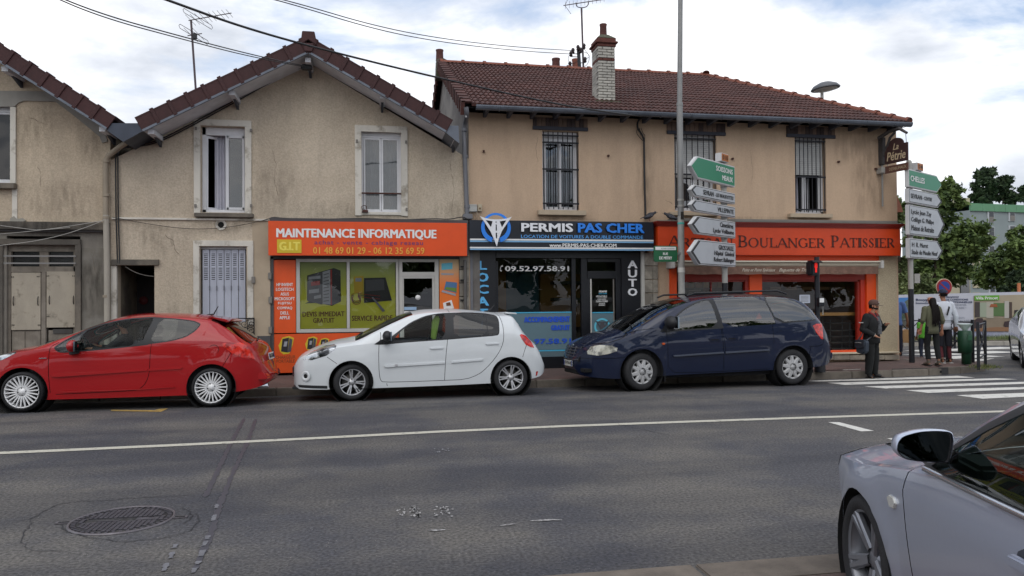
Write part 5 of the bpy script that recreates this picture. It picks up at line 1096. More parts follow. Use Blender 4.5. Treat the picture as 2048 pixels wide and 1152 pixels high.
def serif_text(s,m,par,x0,z0,x1,z1,Y,cap=1.,small=.8,ext=.012):
    x=0; gl=[]
    for ch in s:
        if ch==' ': x+=.5; continue
        sc=cap if ch.isupper() else small; c_=ch.upper(); w=WG[c_]*sc; gl.append((c_,x,w,sc)); x+=w+.10
    x-=.10; sx=(x1-x0)/x; sz=(z1-z0)
    for c_,gx,w,sc in gl:
        B=MB()
        def add(pts): 
            P=[(x0+(gx+p[0]*w)*sx,z0+p[1]*sc*sz) for p in pts]; B.prism(P,Y-ext,Y)
        def stroke(a,b,t,serif=True):
            dx,dy=b[0]-a[0],b[1]-a[1]; l=math.hypot(dx*w,dy*sc); th=t/2*sc/w if abs(dy)>abs(dx)*.6 else 0
            if abs(dx*w)<.05 or abs(dy)>.6: add([(a[0]-t/2*sc/w,a[1]),(a[0]+t/2*sc/w,a[1]),(b[0]+t/2*sc/w,b[1]),(b[0]-t/2*sc/w,b[1])])
            elif abs(dy)<.05: add([(a[0],a[1]-t/2),(b[0],b[1]-t/2),(b[0],b[1]+t/2),(a[0],a[1]+t/2)])
            else:
                nx,ny=-dy*sc/l,dx*w/l; add([(a[0]+nx*t/2/w*sc,a[1]+ny*t/2),(a[0]-nx*t/2/w*sc,a[1]-ny*t/2),(b[0]-nx*t/2/w*sc,b[1]-ny*t/2),(b[0]+nx*t/2/w*sc,b[1]+ny*t/2)])
            if serif and abs(dy)>.6:
                for p in (a,b):
                    if (c_ in 'A' and p[1]>.5) or (c_=='T' and p[1]>.5) or (c_ in 'N' and t>.1): continue
                    yy=p[1]; y0_,y1_=(0,.045) if yy<.5 else (.955,1); hw=(t/2+.10)*sc/w; add([(p[0]-hw,y0_),(p[0]+hw,y0_),(p[0]+hw,y1_),(p[0]-hw,y1_)])
        def ribbon(P):
            k=len(P)
            for i in range(k-1):
                (ax,ay,at),(bx,by,bt)=P[i],P[i+1]
                def nrm_(j):
                    p,q=P[max(j-1,0)],P[min(j+1,k-1)]; dx,dy=(q[0]-p[0])*w,(q[1]-p[1])*sc; l=math.hypot(dx,dy) or 1; return -dy/l,dx/l
                n0=nrm_(i); n1=nrm_(i+1); f=sc
                add([(ax+n0[0]*at/2*f/w,ay+n0[1]*at/2),(ax-n0[0]*at/2*f/w,ay-n0[1]*at/2),(bx-n1[0]*bt/2*f/w,by-n1[1]*bt/2),(bx+n1[0]*bt/2*f/w,by+n1[1]*bt/2)])
        side=lambda an:.05+.11*abs(math.cos(an))**1.5
        for g in SG[c_]:
            if g=='rb': ribbon([(.18,.97,.05)]+arcq(.45,.735,.33,.235,R(90),R(-90),side)+[(.18,.5,.05)])
            elif g=='bb': ribbon([(.18,.5,.05)]+arcq(.48,.265,.4,.235,R(90),R(-90),side)+[(.18,.03,.05)])
            elif g=='o': ribbon(arcq(.5,.5,.44,.49,0,2*PI,side,24))
            elif g=='g': ribbon(arcq(.52,.5,.44,.49,R(42),R(318),side,22)); add([(.84,.78),(.89,.78),(.89,.95),(.86,.95)]); add([(.74,.42),(1.0,.42),(1.0,.465),(.74,.465)])
            elif g=='u': ribbon([(.17,1,.15),(.17,.35,.15)]+[(.5-.33*math.cos(R(t)),.33-.31*math.sin(R(t)),.13-.07*t/180) for t in range(15,181,15)]+[(.83,1,.06)]); [add([(a-.1,.955),(a+.13,.955),(a+.13,1),(a-.1,1)]) for a in (.17,.83)]
            elif g=='s': ribbon([(.85,.80,.05)]+[(.5+.34*math.cos(R(t)),.75+.225*math.sin(R(t)),.06) for t in range(35,150,18)]+[(.17,.74,.12),(.3,.6,.15),(.68,.43,.16),(.85,.27,.13)]+[(.5+.36*math.cos(R(t)),.25-.225*math.sin(R(t)),.06) for t in range(25,150,18)]+[(.13,.2,.05)]); add([(.82,.74),(.88,.74),(.88,.93),(.84,.93)]); add([(.10,.06),(.14,.06),(.16,.26),(.10,.26)])
            else: stroke(*g)
        B.build('letter',m,par,fix=False)
ser=mat('serif_brown',(72,24,16),.6,var=.1); 
for s_,x0,x1 in (('Artisan',1337.5,1466),('Boulanger',1477,1650),('Patissier',1663.5,1789)):
    a,b,c,d=RR(x0,471.5,x1,494.5,Yk-.02); serif_text(s_,ser,s4,a,b,c,d,Yk)
# awning
aw=empty('awning',(0,0,0),label='rolled up awning with cream cassette and brown lettered valance over the bakery window',cat='awning')
a,b,c,d=RR(1343,521.5,1765,534,F-.3); cream=mat('awning_cream',(190,180,160),.6,var=.08,vs=3)
MB().tube([(a,F-.2,(b+d)/2),(c,F-.2,(b+d)/2)],(d-b)/2*1.0,12).build('cassette',cream,aw); bar('cassette_lid',mat('awning_lid',(204,196,178),.6),aw,a,F-.33,d-.035,c,F-.02,d+.0,.008)
for x in (a,c-.06): bar('end_cap',alu,aw,x-.01,F-.35,b-.03,x+.07,F,d+.012,.01)
a,b,c,d=RR(1369,534,1757,548.5,F-.3); val=MB(); n=60; V=[]
for i in range(n+1): x=a+(c-a)*i/n; y=F-.3+.008*math.sin(i*1.3); V+=[(x,y,d+.01),(x,y+.004*math.sin(i*2.1),b+.006*math.sin(i*.9))]
val.add(V,[(2*i,2*i+2,2*i+3,2*i+1) for i in range(n)],True); val.build('valance',mat('valance_brown',(126,98,84),.95,c2=(108,84,72),vs=6,fine=.1),aw,fix=False)
val_w=mat('valance_print',(206,196,180),.8)
T('Pains et Pains Spéciaux',val_w,aw,1484,536.5,1551,545,F-.32,shear=.5); T('Baguette de Tradition',val_w,aw,1558,536.5,1634,545,F-.32,shear=.5)
s5=empty('shopfront',(0,0,0)); s5.parent=hB; Yb=F+.03
pbox('orange_post',bkb,s5,1341,520,1354.5,745,F-.05,F+.12,bev=.005); pbox('orange_head',bkr,s5,1354.5,548,1756,560,F+.02,F+.16,bev=.005)
pbox('orange_post',bkb,s5,1500,548,1525,706,F-.0,F+.14,bev=.005); pbox('red_stile',bkr,s5,1491,560,1500,706,F+.04,F+.16,bev=.005)
pbox('orange_post',bkb,s5,1734,548,1756,709,F-.02,F+.12,bev=.005); pbox('red_stile',mat('bakery_deep_orange',(190,48,20),.45),s5,1722,548,1734,709,F+.03,F+.14,bev=.005); pbox('red_stile',bkr,s5,1716,560,1722,706,F+.06,F+.18,bev=.005)
pbox('orange_sill',bkb,s5,1354,704,1734,709,F-.02,F+.16,bev=.005); pbox('red_rail',bkr,s5,1354.5,560,1722,563.5,F+.06,F+.18); 
pbox('glazing_bar',bkr,s5,1422,561,1424,706,F+.09,F+.13)
gl_b=glass('bakery_glass',(.74,.74,.70),1,0,1.4,wave=.1); 
for x0,x1 in ((1355,1491),(1525,1717)): a,b,c,d=PR(x0,562,x1,706); MB().quad((a,F+.12,b),(c,F+.12,b),(c,F+.12,d),(a,F+.12,d)).build('glazing',gl_b,s5)
room(s5,bkx[0]+.02,bkz,bkx[1]-.02,zf-.02,F+.25,1.9,m=mat('bakery_inside',(120,98,84),.9,var=.4,vs=2))
wood=mat('light_wood',(186,142,84),.6,var=.1,vs=8); steel=mat('dull_steel',(112,112,112),.4,.7); bread=mat('bread_crust',(168,116,66),.8,var=.3,vs=9)
a,b,c,d=PR(1525,624,1717,632,F+.35); bar('counter_shelf',wood,s5,a,F+.3,b,c,F+.6,d-.02,.006)
for px in (1645,1661,1685,1700,1712): MB().tube([pp(px,640,F+.7),pp(px-1,706,F+.7)],.016,6).build('rack_post',steel,s5)
for py in (645,660,672,684,696): a,b,c,d=PR(1662,py,1715,py+2,F+.6); bar('rack_shelf',steel,s5,a,F+.55,b,c,F+.95,b+.02)
pbox('menu_board',mat('chalk_board',(30,34,32),.8),s5,1371,576,1407,600,F+.2,F+.23); 
for i in range(4): pbox('chalk_line',mat('chalk',(120,120,112),.9),s5,1378+i,580+5*i,1402-i*2,581.3+5*i,F+.19,F+.2)
for i,px in enumerate((1372,1377.5,1392,1407,1424,1436)): pbox('bread_basket',bread if i%2==0 else mat('basket_straw',(190,160,96),.8,var=.2),s5,px,563,px+11,575,F+.9,F+1.2)
for i in range(5): pbox('pastry_tray',mat('tray_light',(150,128,104),.7),s5,1540+i*32,574,1562+i*32,580,F+1.0,F+1.2)
pbox('window_notice',mat('paper_blueish',(196,202,216),.8),s5,1599,589.5,1620,606,F+.105,F+.112)
for i in range(5): pbox('notice_line',gry,s5,1602,592+2.6*i,1617,593+2.6*i,F+.1,F+.105)
pbox('wall_light',ironb,s5,1690,556,1694,560,F+.5,F+.6)
# ================================================================== CARS
def interp(P,x):
    if x<=P[0][0]: return P[0][1]
    if x>=P[-1][0]: return P[-1][1]
    for i in range(len(P)-1):
        if x<=P[i+1][0]:
            x0,y0=P[i]; x1,y1=P[i+1]; h=x1-x0; t=(x-x0)/h; d=(y1-y0)/h
            def sl_(j):
                if j<=0 or j>=len(P)-1: return None
                a=(P[j][1]-P[j-1][1])/(P[j][0]-P[j-1][0]); b=(P[j+1][1]-P[j][1])/(P[j+1][0]-P[j][0])
                return 0 if a*b<=0 else 2*a*b/(a+b)
            m0=sl_(i); m1=sl_(i+1); m0=d if m0 is None else m0; m1=d if m1 is None else m1
            return (2*t**3-3*t*t+1)*y0+(t**3-2*t*t+t)*h*m0+(-2*t**3+3*t*t)*y1+(t**3-t*t)*h*m1
NS,NC,NT=9,8,8      # ring: side, cabin side, top
def ring(sp,x):
    zt,zb,zs,w,kr,dr=[interp(sp[k],x) for k in ('zt','zb','zs','w','kr','drop')]
    zs=min(zs,zt-.02-dr*.6); zb=min(zb,zs-.03); P=[]; zr=max(zt-dr,zs+.012); wr=w*kr; bl=sp.get('belly',.05)
    for i in range(NS):
        t=i/(NS-1); f=1-bl*(1-t)**2.2-.018*max(0,(t-.72)/.28)**1.5
        if sp.get('crease'): f+=sp.get('cam',.006)*math.exp(-((t-sp['crease'])/.06)**2)
        P.append((w*f,zb+(zs-zb)*t))
    ys=P[-1][0]; hh=zr-zs
    for i in range(1,NC+1):
        t=i/NC; bul=.02*math.sin(PI*t)*min(1,hh/.3)
        P.append((ys+(wr-ys)*t**1.12+bul,zs+hh*t))
    for i in range(1,NT+1):
        t=i/NT; s=t**1.35; P.append((wr*(1-s),zr+(zt-zr)*(1-(1-s)**2.3)))
    for i,(y,z) in enumerate(P):
        for (cx,cz,rr,am) in sp['flare']:
            r=math.hypot(x-cx,z-cz)
            if z<zs+.02 and r<rr+.25: y+=am*math.exp(-((r-rr-.02)/.06)**2)
        P[i]=(max(y,0),z)
    return P
def car_shell(sp):
    xs=[]; x0,x1=sp['x']; n=sp.get('n',64)
    for i in range(n+1):
        t=i/n; xs.append(x0+(x1-x0)*(t*.72+.28*(.5-.5*math.cos(PI*t))))
    for e in sp.get('xs',[]): 
        j=min(range(1,n),key=lambda k:abs(xs[k]-e)); xs[j]=e
    xs.sort(); bm=bmesh.new(); lay=bm.faces.layers.int.new('tag'); nl=bm.verts.layers.float_vector.new('nn')
    rows=[]
    for x in xs:
        P=ring(sp,x); row=[bm.verts.new((x,-y,z)) for y,z in P]; row+=[bm.verts.new((x,y,z)) for y,z in P[-2::-1]]; rows.append(row)
    m=len(rows[0])
    for a,b in zip(rows,rows[1:]):
        for j in range(m-1): 
            try: bm.faces.new((a[j],a[j+1],b[j+1],b[j]))
            except ValueError: pass
    for row,fl_ in ((rows[0],1),(rows[-1],0)):
        # close the ends with a slightly domed cap
        cz=sum(v.co.z for v in row)/m; c=bm.verts.new((row[0].co.x+(-.03 if fl_ else .03),0,cz)); mid=[bm.verts.new(((v.co.x+c.co.x)/2+(-.008 if fl_ else .008),v.co.y*.55,cz+(v.co.z-cz)*.6)) for v in row]
        for j in range(m):
            k=(j+1)%m
            f=(row[j],row[k],mid[k],mid[j]); bm.faces.new(f[::-1] if fl_ else f); f=(mid[j],mid[k],c); bm.faces.new(f[::-1] if fl_ else f)
    # close underside
    for a,b in zip(rows,rows[1:]): f=bm.faces.new((a[0],b[0],b[-1],a[-1])); f[lay]=9
    bmesh.ops.recalc_face_normals(bm,faces=bm.faces)
    for v in bm.verts:
        n_=Vector(); 
        for f in v.link_faces:
            if f[lay]!=9: n_+=f.normal*f.calc_area()
        v[nl]=n_.normalized() if n_.length>0 else Vector((0,0,-1))
    return bm,lay,nl
def embed(bm,lay,P,tag_,sides=(-1,),cond=None,only0=True):
    """cut the outline P (x,z) into the body side(s) and tag the faces inside"""
    xs=[p[0] for p in P]; zs=[p[1] for p in P]; X0,X1,Z0,Z1=min(xs)-.001,max(xs)+.001,min(zs)-.001,max(zs)+.001; n=len(P)
    for sd_ in sides:
        def cand(X0,X1,Z0,Z1,fs=None):
            o=[]
            for f in (fs or bm.faces):
                if f[lay]==9: continue
                c=f.calc_center_median()
                if c.y*sd_<.28: continue
                vx=[v.co.x for v in f.verts]
                if max(vx)<X0 or min(vx)>X1: continue
                vz=[v.co.z for v in f.verts]
                if max(vz)<Z0 or min(vz)>Z1: continue
                o.append(f)
            return o
        C=cand(X0-.15,X1+.15,Z0-.15,Z1+.15)
        for i in range(n):
            a=P[i]; b=P[(i+1)%n]; dx,dz=b[0]-a[0],b[1]-a[1]
            if abs(dx)+abs(dz)<1e-6: continue
            C=[f for f in C if f.is_valid]
            fs=cand(min(a[0],b[0]),max(a[0],b[0]),min(a[1],b[1]),max(a[1],b[1]),C) if C else []
            if not fs: continue
            es=set(e for f in fs for e in f.edges); vs=set(v for f in fs for v in f.verts)
            r=bmesh.ops.bisect_plane(bm,geom=fs+list(es)+list(vs),dist=1e-6,plane_co=(a[0],0,a[1]),plane_no=(dz,0,-dx))
            C+= [g for g in r['geom'] if isinstance(g,bmesh.types.BMFace) and g not in fs]
        for f in cand(X0,X1,Z0,Z1):
            c=f.calc_center_median()
            if inpoly(c.x,c.z,P) and (not only0 or f[lay]==0) and (cond is None or cond(f)): f[lay]=tag_
def strip(P,w=.0045):
    P=[Vector(p) for p in P]; A=[];B_=[]
    for i,p in enumerate(P):
        d=(P[min(i+1,len(P)-1)]-P[max(i-1,0)]).normalized(); n_=Vector((-d.y,d.x)); A.append(p+n_*w); B_.append(p-n_*w)
    return [tuple(v) for v in A+B_[::-1]]
def split(bm,lay,nl,tg,name,m,parent,off=0,mirror=False):
    """faces with a tag as an object, keeping the body's smooth normals"""
    B=[]; ix={}; V=[];Nn=[];Fc=[]
    for f in bm.faces:
        if f[lay]!=tg: continue
        t=[]
        for v in f.verts:
            if v.index not in ix:
                ix[v.index]=len(V); n_=Vector(v[nl]); n_=n_.normalized() if n_.length>1e-6 else f.normal; V.append(tuple(v.co+n_*off)); Nn.append(tuple(n_))
            t.append(ix[v.index])
        Fc.append(t)
    if not Fc: return None
    me=bpy.data.meshes.new(name); me.from_pydata(V,[],Fc); me.materials.append(m); me.polygons.foreach_set('use_smooth',[True]*len(Fc)); me.update()
    me.normals_split_custom_set_from_vertices(Nn)
    return newobj(name,me,parent)
rub=mat('tyre_rubber',(38,38,40),.85,var=.15,vs=20,bump=.3,bs=60); blkp=mat('black_plastic',(30,31,34),.55,var=.1,vs=8); chrome=mat('chrome',(210,210,214),.12,1.0); darkg=mat('dark_well',(12,12,13),.95)
discm=mat('brake_disc',(96,94,92),.5,.6)
def wheel_master(style,Rr,rr,wd,m):
    w=empty('wheel',(0,0,0)); RX=Matrix.Rotation(R(90),4,'X')   # lathe axis Z -> -Y outward
    t=MB(); t.lathe([(rr-.012,wd*.42),(rr+.004,wd*.5),(rr+.02,wd*.505),(Rr-.045,wd*.53),(Rr-.016,wd*.46),(Rr-.003,wd*.34),(Rr,0),(Rr-.003,-wd*.34),(Rr-.016,-wd*.46),(Rr-.05,-wd*.5),(rr,-wd*.45)],40,RX)
    t.build('tyre',rub,w)
    B=MB(); B.lathe([(rr-.02,wd*.40),(rr-.004,wd*.455),(rr-.002,wd*.44),(rr-.016,wd*.36),(rr-.028,-wd*.3)],40,RX); rim=B.build('rim',m,w,fix=False)
    def sp_(a,r0,r1,w0,w1,y0,y1,th=.016):
        M=RX@Matrix.Rotation(a,4,'Z'); b=MB(); V=[]
        for r,wi,y in ((r0,w0,y0),(r1,w1,y1)): V+=[M@Vector((r,-wi/2,y)),M@Vector((r,wi/2,y)),M@Vector((r,wi/2*.6,y+th*.6)),M@Vector((r,-wi/2*.6,y+th*.6)),M@Vector((r,-wi/2,y-th)),M@Vector((r,wi/2,y-th))]
        return b.add(V,[(0,3,9,6),(3,2,8,9),(2,1,7,8),(1,5,11,7),(0,6,10,4)])
    yo=wd*.40
    if style=='multi':
        for k in range(22): sp_(2*PI*k/22,rr*.27,rr*.965,.024,.018,yo-.005,yo+.005).build('spoke',m,rim)
        hub=MB().lathe([(.001,yo+.006),(rr*.12,yo+.008),(rr*.14,yo),(rr*.30,yo-.003),(rr*.33,yo-.03)],28,RX); nb,br=4,rr*.22
    elif style=='pairs':
        for k in range(7):
            a=2*PI*k/7
            for s in (-1,1): sp_(a+s*.115,rr*.24,rr*.965,.028,.024,yo-.022,yo+.004).build('spoke',m,rim)
        hub=MB().lathe([(.001,yo-.004),(rr*.13,yo-.004),(rr*.15,yo-.012),(rr*.30,yo-.018),(rr*.33,yo-.04)],28,RX); nb,br=4,rr*.21
    elif style=='cap':
        for k in range(9): sp_(2*PI*k/9,rr*.30,rr*.93,.085,.062,yo+.006,yo-.004,.03).build('spoke',m,rim)
        for k in range(9): sp_(2*PI*(k+.5)/9,rr*.30,rr*.62,.07,.03,yo+.002,yo-.012,.03).build('spoke',m,rim)
        MB().lathe([(rr*.86,yo-.016),(rr*.90,yo-.0),(rr*.985,yo+.0),(rr*.99,yo-.02)],36,RX).build('rim_edge',m,rim,fix=False)
        hub=MB().lathe([(.001,yo+.012),(rr*.11,yo+.014),(rr*.13,yo+.008),(rr*.36,yo+.006),(rr*.40,yo-.03)],28,RX); nb,br=5,rr*.24
    elif style=='five':
        for k in range(5):
            a=2*PI*k/5
            for s in (-1,1): sp_(a+s*.10,rr*.2,rr*.97,.05,.035,yo-.035,yo+.0,.02).build('spoke',m,rim)
            sp_(a,rr*.2,rr*.93,.05,.03,yo-.045,yo-.016,.02).build('spoke',m,rim)
        MB().lathe([(rr*.955,yo+.002),(rr*.985,yo+.012),(rr*1.0,yo+.006)],48,RX).build('rim_edge',chrome,rim,fix=False)
        hub=MB().lathe([(.001,yo-.03),(rr*.15,yo-.03),(rr*.18,yo-.036),(rr*.27,yo-.04),(rr*.28,yo-.07)],28,RX); nb,br=5,rr*.2
    hub.build('hub',m,rim,fix=False)
    for k in range(nb): a=2*PI*k/nb+.3; MB().lathe([(.001,.006),(.009,.006),(.011,0)],8,RX@Matrix.Translation((br*math.cos(a),br*math.sin(a),yo+(.006 if style=='cap' else -.004 if style!='five' else -.034)))).build('wheel_bolt',blkp,rim)
    MB().lathe([(.001,yo-.085),(rr*.66,yo-.085),(rr*.66,yo-.1)],28,RX).build('brake_disc',discm,w); MB().lathe([(.001,yo-.12),(rr-.02,yo-.12)],24,RX).build('wheel_back',darkg,w)
    return w
def put_wheel(w,car,x,y,z,steer=0,spin=0,flip=False):
    c=copy_tree(w,car); c.rotation_mode='ZYX' if False else 'XYZ'
    M=Matrix.Translation((x,y,z))@Matrix.Rotation(steer+(PI if flip else 0),4,'Z')@Matrix.Rotation(spin,4,'Y'); c.matrix_local=M; return c
def kill(o):
    for c in list(o.children): kill(c)
    bpy.data.objects.remove(o)
cloth=mat('seat_cloth',(52,52,56),.95,var=.2,vs=12); dashm=mat('dash_plastic',(44,45,48),.7,var=.1); lin=mat('cabin_lining',(30,30,32),.95)
def seat(car,x,y,z,m=cloth):
    s=empty('seat',(x,y,z)); s.parent=car
    MB().box(-.05,-.24,0,.48,.24,.16).build('cushion',m,s,bev=.05); M=Matrix.Translation((.44,0,.1))@Matrix.Rotation(R(18),4,'Y')
    B=MB().box(-.06,-.23,0,.09,.23,.58,M); B.build('backrest',m,s,bev=.05); M=Matrix.Translation((.60,0,.66))@Matrix.Rotation(R(14),4,'Y'); MB().box(-.04,-.12,.02,.06,.12,.2,M).build('headrest',m,s,bev=.04)
    return s
def interior(car,sp,xd,zd,xs_,zseat,wi):
    """floor tub, dashboard, seats, steering wheel (left hand drive: driver on the near, -Y, side)"""
    x0,x1=sp['x']; B=MB(); B.box(xd-.3,-wi,.2,x1-.45,wi,.26); B.build('floor_tub',lin,car)
    for s in (-1,1): bar('door_lining',lin,car,xd,s*wi-.02,.24,x1-.6,s*wi+.02,zd-.04)
    MB().prism([(xd-.28,.3),(xd+.18,.3),(xd+.22,zd-.12),(xd+.12,zd+.01),(xd-.1,zd+.02),(xd-.35,zd-.03)],-wi,wi).build('dashboard',dashm,car,bev=.02)
    for x in xs_[:-1]:
        for s in (-1,1): seat(car,x,s*.36,zseat)
    B=MB(); B.box(xs_[-1]-.05,-wi+.05,zseat,xs_[-1]+.45,wi-.05,zseat+.15); M=Matrix.Translation((xs_[-1]+.42,0,zseat+.1))@Matrix.Rotation(R(18),4,'Y'); B.box(-.06,-wi+.05,0,.08,wi-.05,.58,M); B.build('rear_bench',cloth,car,bev=.05)
    M=Matrix.Translation((xd+.36,-.36,zd-.02))@Matrix.Rotation(R(68),4,'Y'); sw_=MB(); P=[M@Vector((.185*math.cos(a),.185*math.sin(a),0)) for a in [2*PI*i/24 for i in range(25)]]; sw_.tube(P,.016,8,caps=False)
    for a in (R(0),R(140),R(220)): sw_.tube([M@Vector((0,0,-.02)),M@Vector((.18*math.cos(a),.18*math.sin(a),0))],.02,6)
    sw_.ball(M@Vector((0,0,-.01)),.055,8); sw_.build('steering_wheel',blkp,car)
def mirror(car,x,y,z,m,sc=1.,arm=True,cap=True):
    k=empty('door_mirror',(x,y,z)); k.parent=car; s=sc
    B=MB().ball((0,-.10*s,.07*s),.11*s,9,(.62,1.05,.72)); B.build('mirror_cap',m,k,fix=False)
    B=MB().box(.045*s,-.20*s,.0,.065*s,-.015*s,.135*s); B.build('mirror_glass',mat('mirror_glass',(120,130,136),.05,1.0),k,bev=.004)
    MB().prism([(-.05*s,-.05*s),(.06*s,-.03*s),(.03*s,.03*s),(-.05*s,.03*s)],-.09*s,.03).build('mirror_foot',blkp,k,bev=.008); return k
plw=mat('plate_white',(214,214,206),.5); plb=mat('plate_blue',(30,60,140),.5)
def plate(car,txt,M,w=.52,h=.11):
    p=empty('number_plate'); p.parent=car; MB().box(-w/2,-.006,-h/2,w/2,0,h/2,M).build('plate_board',plw,p)
    for s in (-1,1): MB().box(s*w/2-(.045 if s>0 else 0),-.008,-h/2+.004,s*w/2+(.045 if s<0 else 0),-.0065,h/2-.004,M).build('plate_band',plb,p)
    fit_text(txt,blkp,p,-w/2+.06,-h*.32,w/2-.06,h*.32,-.009,M=M,bold=.02); return p
def mapper(f,r,sc,ox,oy,fo):
    a=GG(*f); b=GG(*r); tn=(b.y-a.y)/(b.x-a.x); x0=a.x-fo; z0=(a.z+b.z)/2
    def m_(zx,zy,off=0.):
        d=ray(ox+zx/sc,oy+zy/sc); t=(a.y-.02+off-tn*a.x)/(d.y-tn*d.x); return (d.x*t-x0,CH+d.z*t-z0)
    return m_,a,b,x0,z0,math.atan(tn)
def place_car(name,label,mp_,half,group='cars along the far side of the street'):
    m_,a,b,x0,z0,ang=mp_; c=empty(name,(0,0,0),label=label,cat='car',group=group)
    y=a.y-.02-math.tan(ang)*fo_of(a,x0)+half
    c.location=(x0,y,z0+.0); c.rotation_euler=(R(-1.2),0,ang); return c
def fo_of(a,x0): return a.x-x0
def car_body(car,sp,paint_,mp_):
    m_=mp_[0]; bm,lay,nl=car_shell(sp)
    def PZ(P,off=0.): return [m_(x,y,off) for x,y in P]
    for (cx,cz,rr,am) in sp['flare']:
        C=[(cx+rr*math.cos(2*PI*i/36),cz+rr*math.sin(2*PI*i/36)) for i in range(36)]; embed(bm,lay,C,8,(-1,1),only0=False)
    k=20; store=[]
    for nm,P,off,mt,sides,push in [(a,b,c,d,(s_,),f) for a,b,c,d,e,f in sp['regions'] for s_ in e]:
        P_=P if nm.endswith('!') else PZ(P,off); nm=nm.rstrip('!')
        if sp.get('round') and 'window' in nm: P_=[tuple(v) for v in smooth_closed(P_,1)]
        embed(bm,lay,P_,k,sides); store.append((k,nm,mt,push)); k+=1
    for P,off in sp['lines']: embed(bm,lay,strip([tuple(v) for v in smooth_open(PZ(P,off),1)]),7,(-1,))
    for nm,P in sp['doors']: embed_tag(bm,lay,PZ(P,0),k,-1); store.append((k,nm,paint_,0)); k+=1
    for f in bm.faces:      # wind screens by their place in the shell
        if f[lay]==0:
            c=f.calc_center_median(); 
            for (a,b_,tg) in ((*sp['wscreen'],3),(*sp['rscreen'],4)):
                if a<c.x<b_:
                    w_=interp(sp['w'],c.x)*interp(sp['kr'],c.x); zt_=interp(sp['zt'],c.x)
                    if abs(c.y)<w_*.93 and c.z>zt_-interp(sp['drop'],c.x)*.93: f[lay]=tg
    bm.verts.ensure_lookup_table(); bm.verts.index_update()
    split(bm,lay,nl,0,'body',paint_,car); split(bm,lay,nl,9,'underbody',darkg,car); sh_=split(bm,lay,nl,7,'shut_line',darkg,car,off=-.008); sh_ and tag(sh_,kind='stuff')
    g=sp['glass']; split(bm,lay,nl,3,'windscreen',sp.get('wglass',g),car,off=.001); split(bm,lay,nl,4,'rear_window',sp.get('rglass',g),car,off=.001)
    for kk,nm,mt,push in store: split(bm,lay,nl,kk,nm,mt,car,off=push)
    bm.free()
    # inner skin, so that the cabin is not body coloured inside
    for (cx,cz,rr,am) in sp['flare']:
        for s in (-1,1):
            wv=interp(sp['w'],cx); M=Matrix.Translation((cx,s*(wv-.16),cz))@Matrix.Rotation(R(90),4,'X'); MB().lathe([(rr+.004,.155*1),(rr+.004,-.2),(.01,-.2 if s<0 else .2)] if s>0 else [(rr+.004,-.155+.31),(rr+.004,-.2),(.01,-.2)],28,M).build('arch_liner',darkg,car,fix=False) if s<0 else None
def embed_tag(bm,lay,P,k,sd_):
    for f in bm.faces:
        if f[lay]==0:
            c=f.calc_center_median()
            if c.y*sd_>.28 and inpoly(c.x,c.z,P): f[lay]=k
def smooth_closed(P,k=1):
    P=[Vector(p) for p in P]
    for _ in range(k):
        Q=[]
        for i in range(len(P)): a=P[i]; b=P[(i+1)%len(P)]; Q+=[a*.8+b*.2,a*.2+b*.8]
        P=Q
    return P
def smooth_open(P,k=1): return smooth([tuple(p) for p in P],k)
def poly3(car,name,m,P,y,th,m_,off=0.):   # raised piece traced on the near side
    Q=[m_(x,z,off) for x,z in P]; return MB().prism(Q,y-th,y).build(name,m,car,bev=min(.006,th*.3))
def paintm(name,c,**k): return mat(name,c,.32,coat=1.0,var=.03,vs=2,**k)
redP=mat('car_paint_red',(158,6,14),.5,coat=1.,spec=.2); whiteP=mat('car_paint_white',(208,212,214),.35,coat=.7,stain=.04,sts=(1,1,1)); blueP=mat('car_paint_blue',(15,26,52),.5,.1,coat=1.,spec=.2)
tail=mat('tail_lamp_red',(214,44,30),.15,coat=.8,c2=(150,16,14),vs=14,wmin=.4,wmax=.55); lampc=mat('lamp_clear',(206,208,210),.12,.7,coat=1.,c2=(40,42,46),vs=7,wmin=.42,wmax=.52); gl_car=glass('car_glass',(.55,.62,.60),1,0,1.6); gl_dark=glass('car_glass_dark',(.14,.16,.17),1,0,1.6); gl_van=glass('van_glass',(.48,.54,.52),1,0,2.1,wave=.12); gl_open=glass('open_window_glass',(.85,.9,.88),.6,0,1.3)
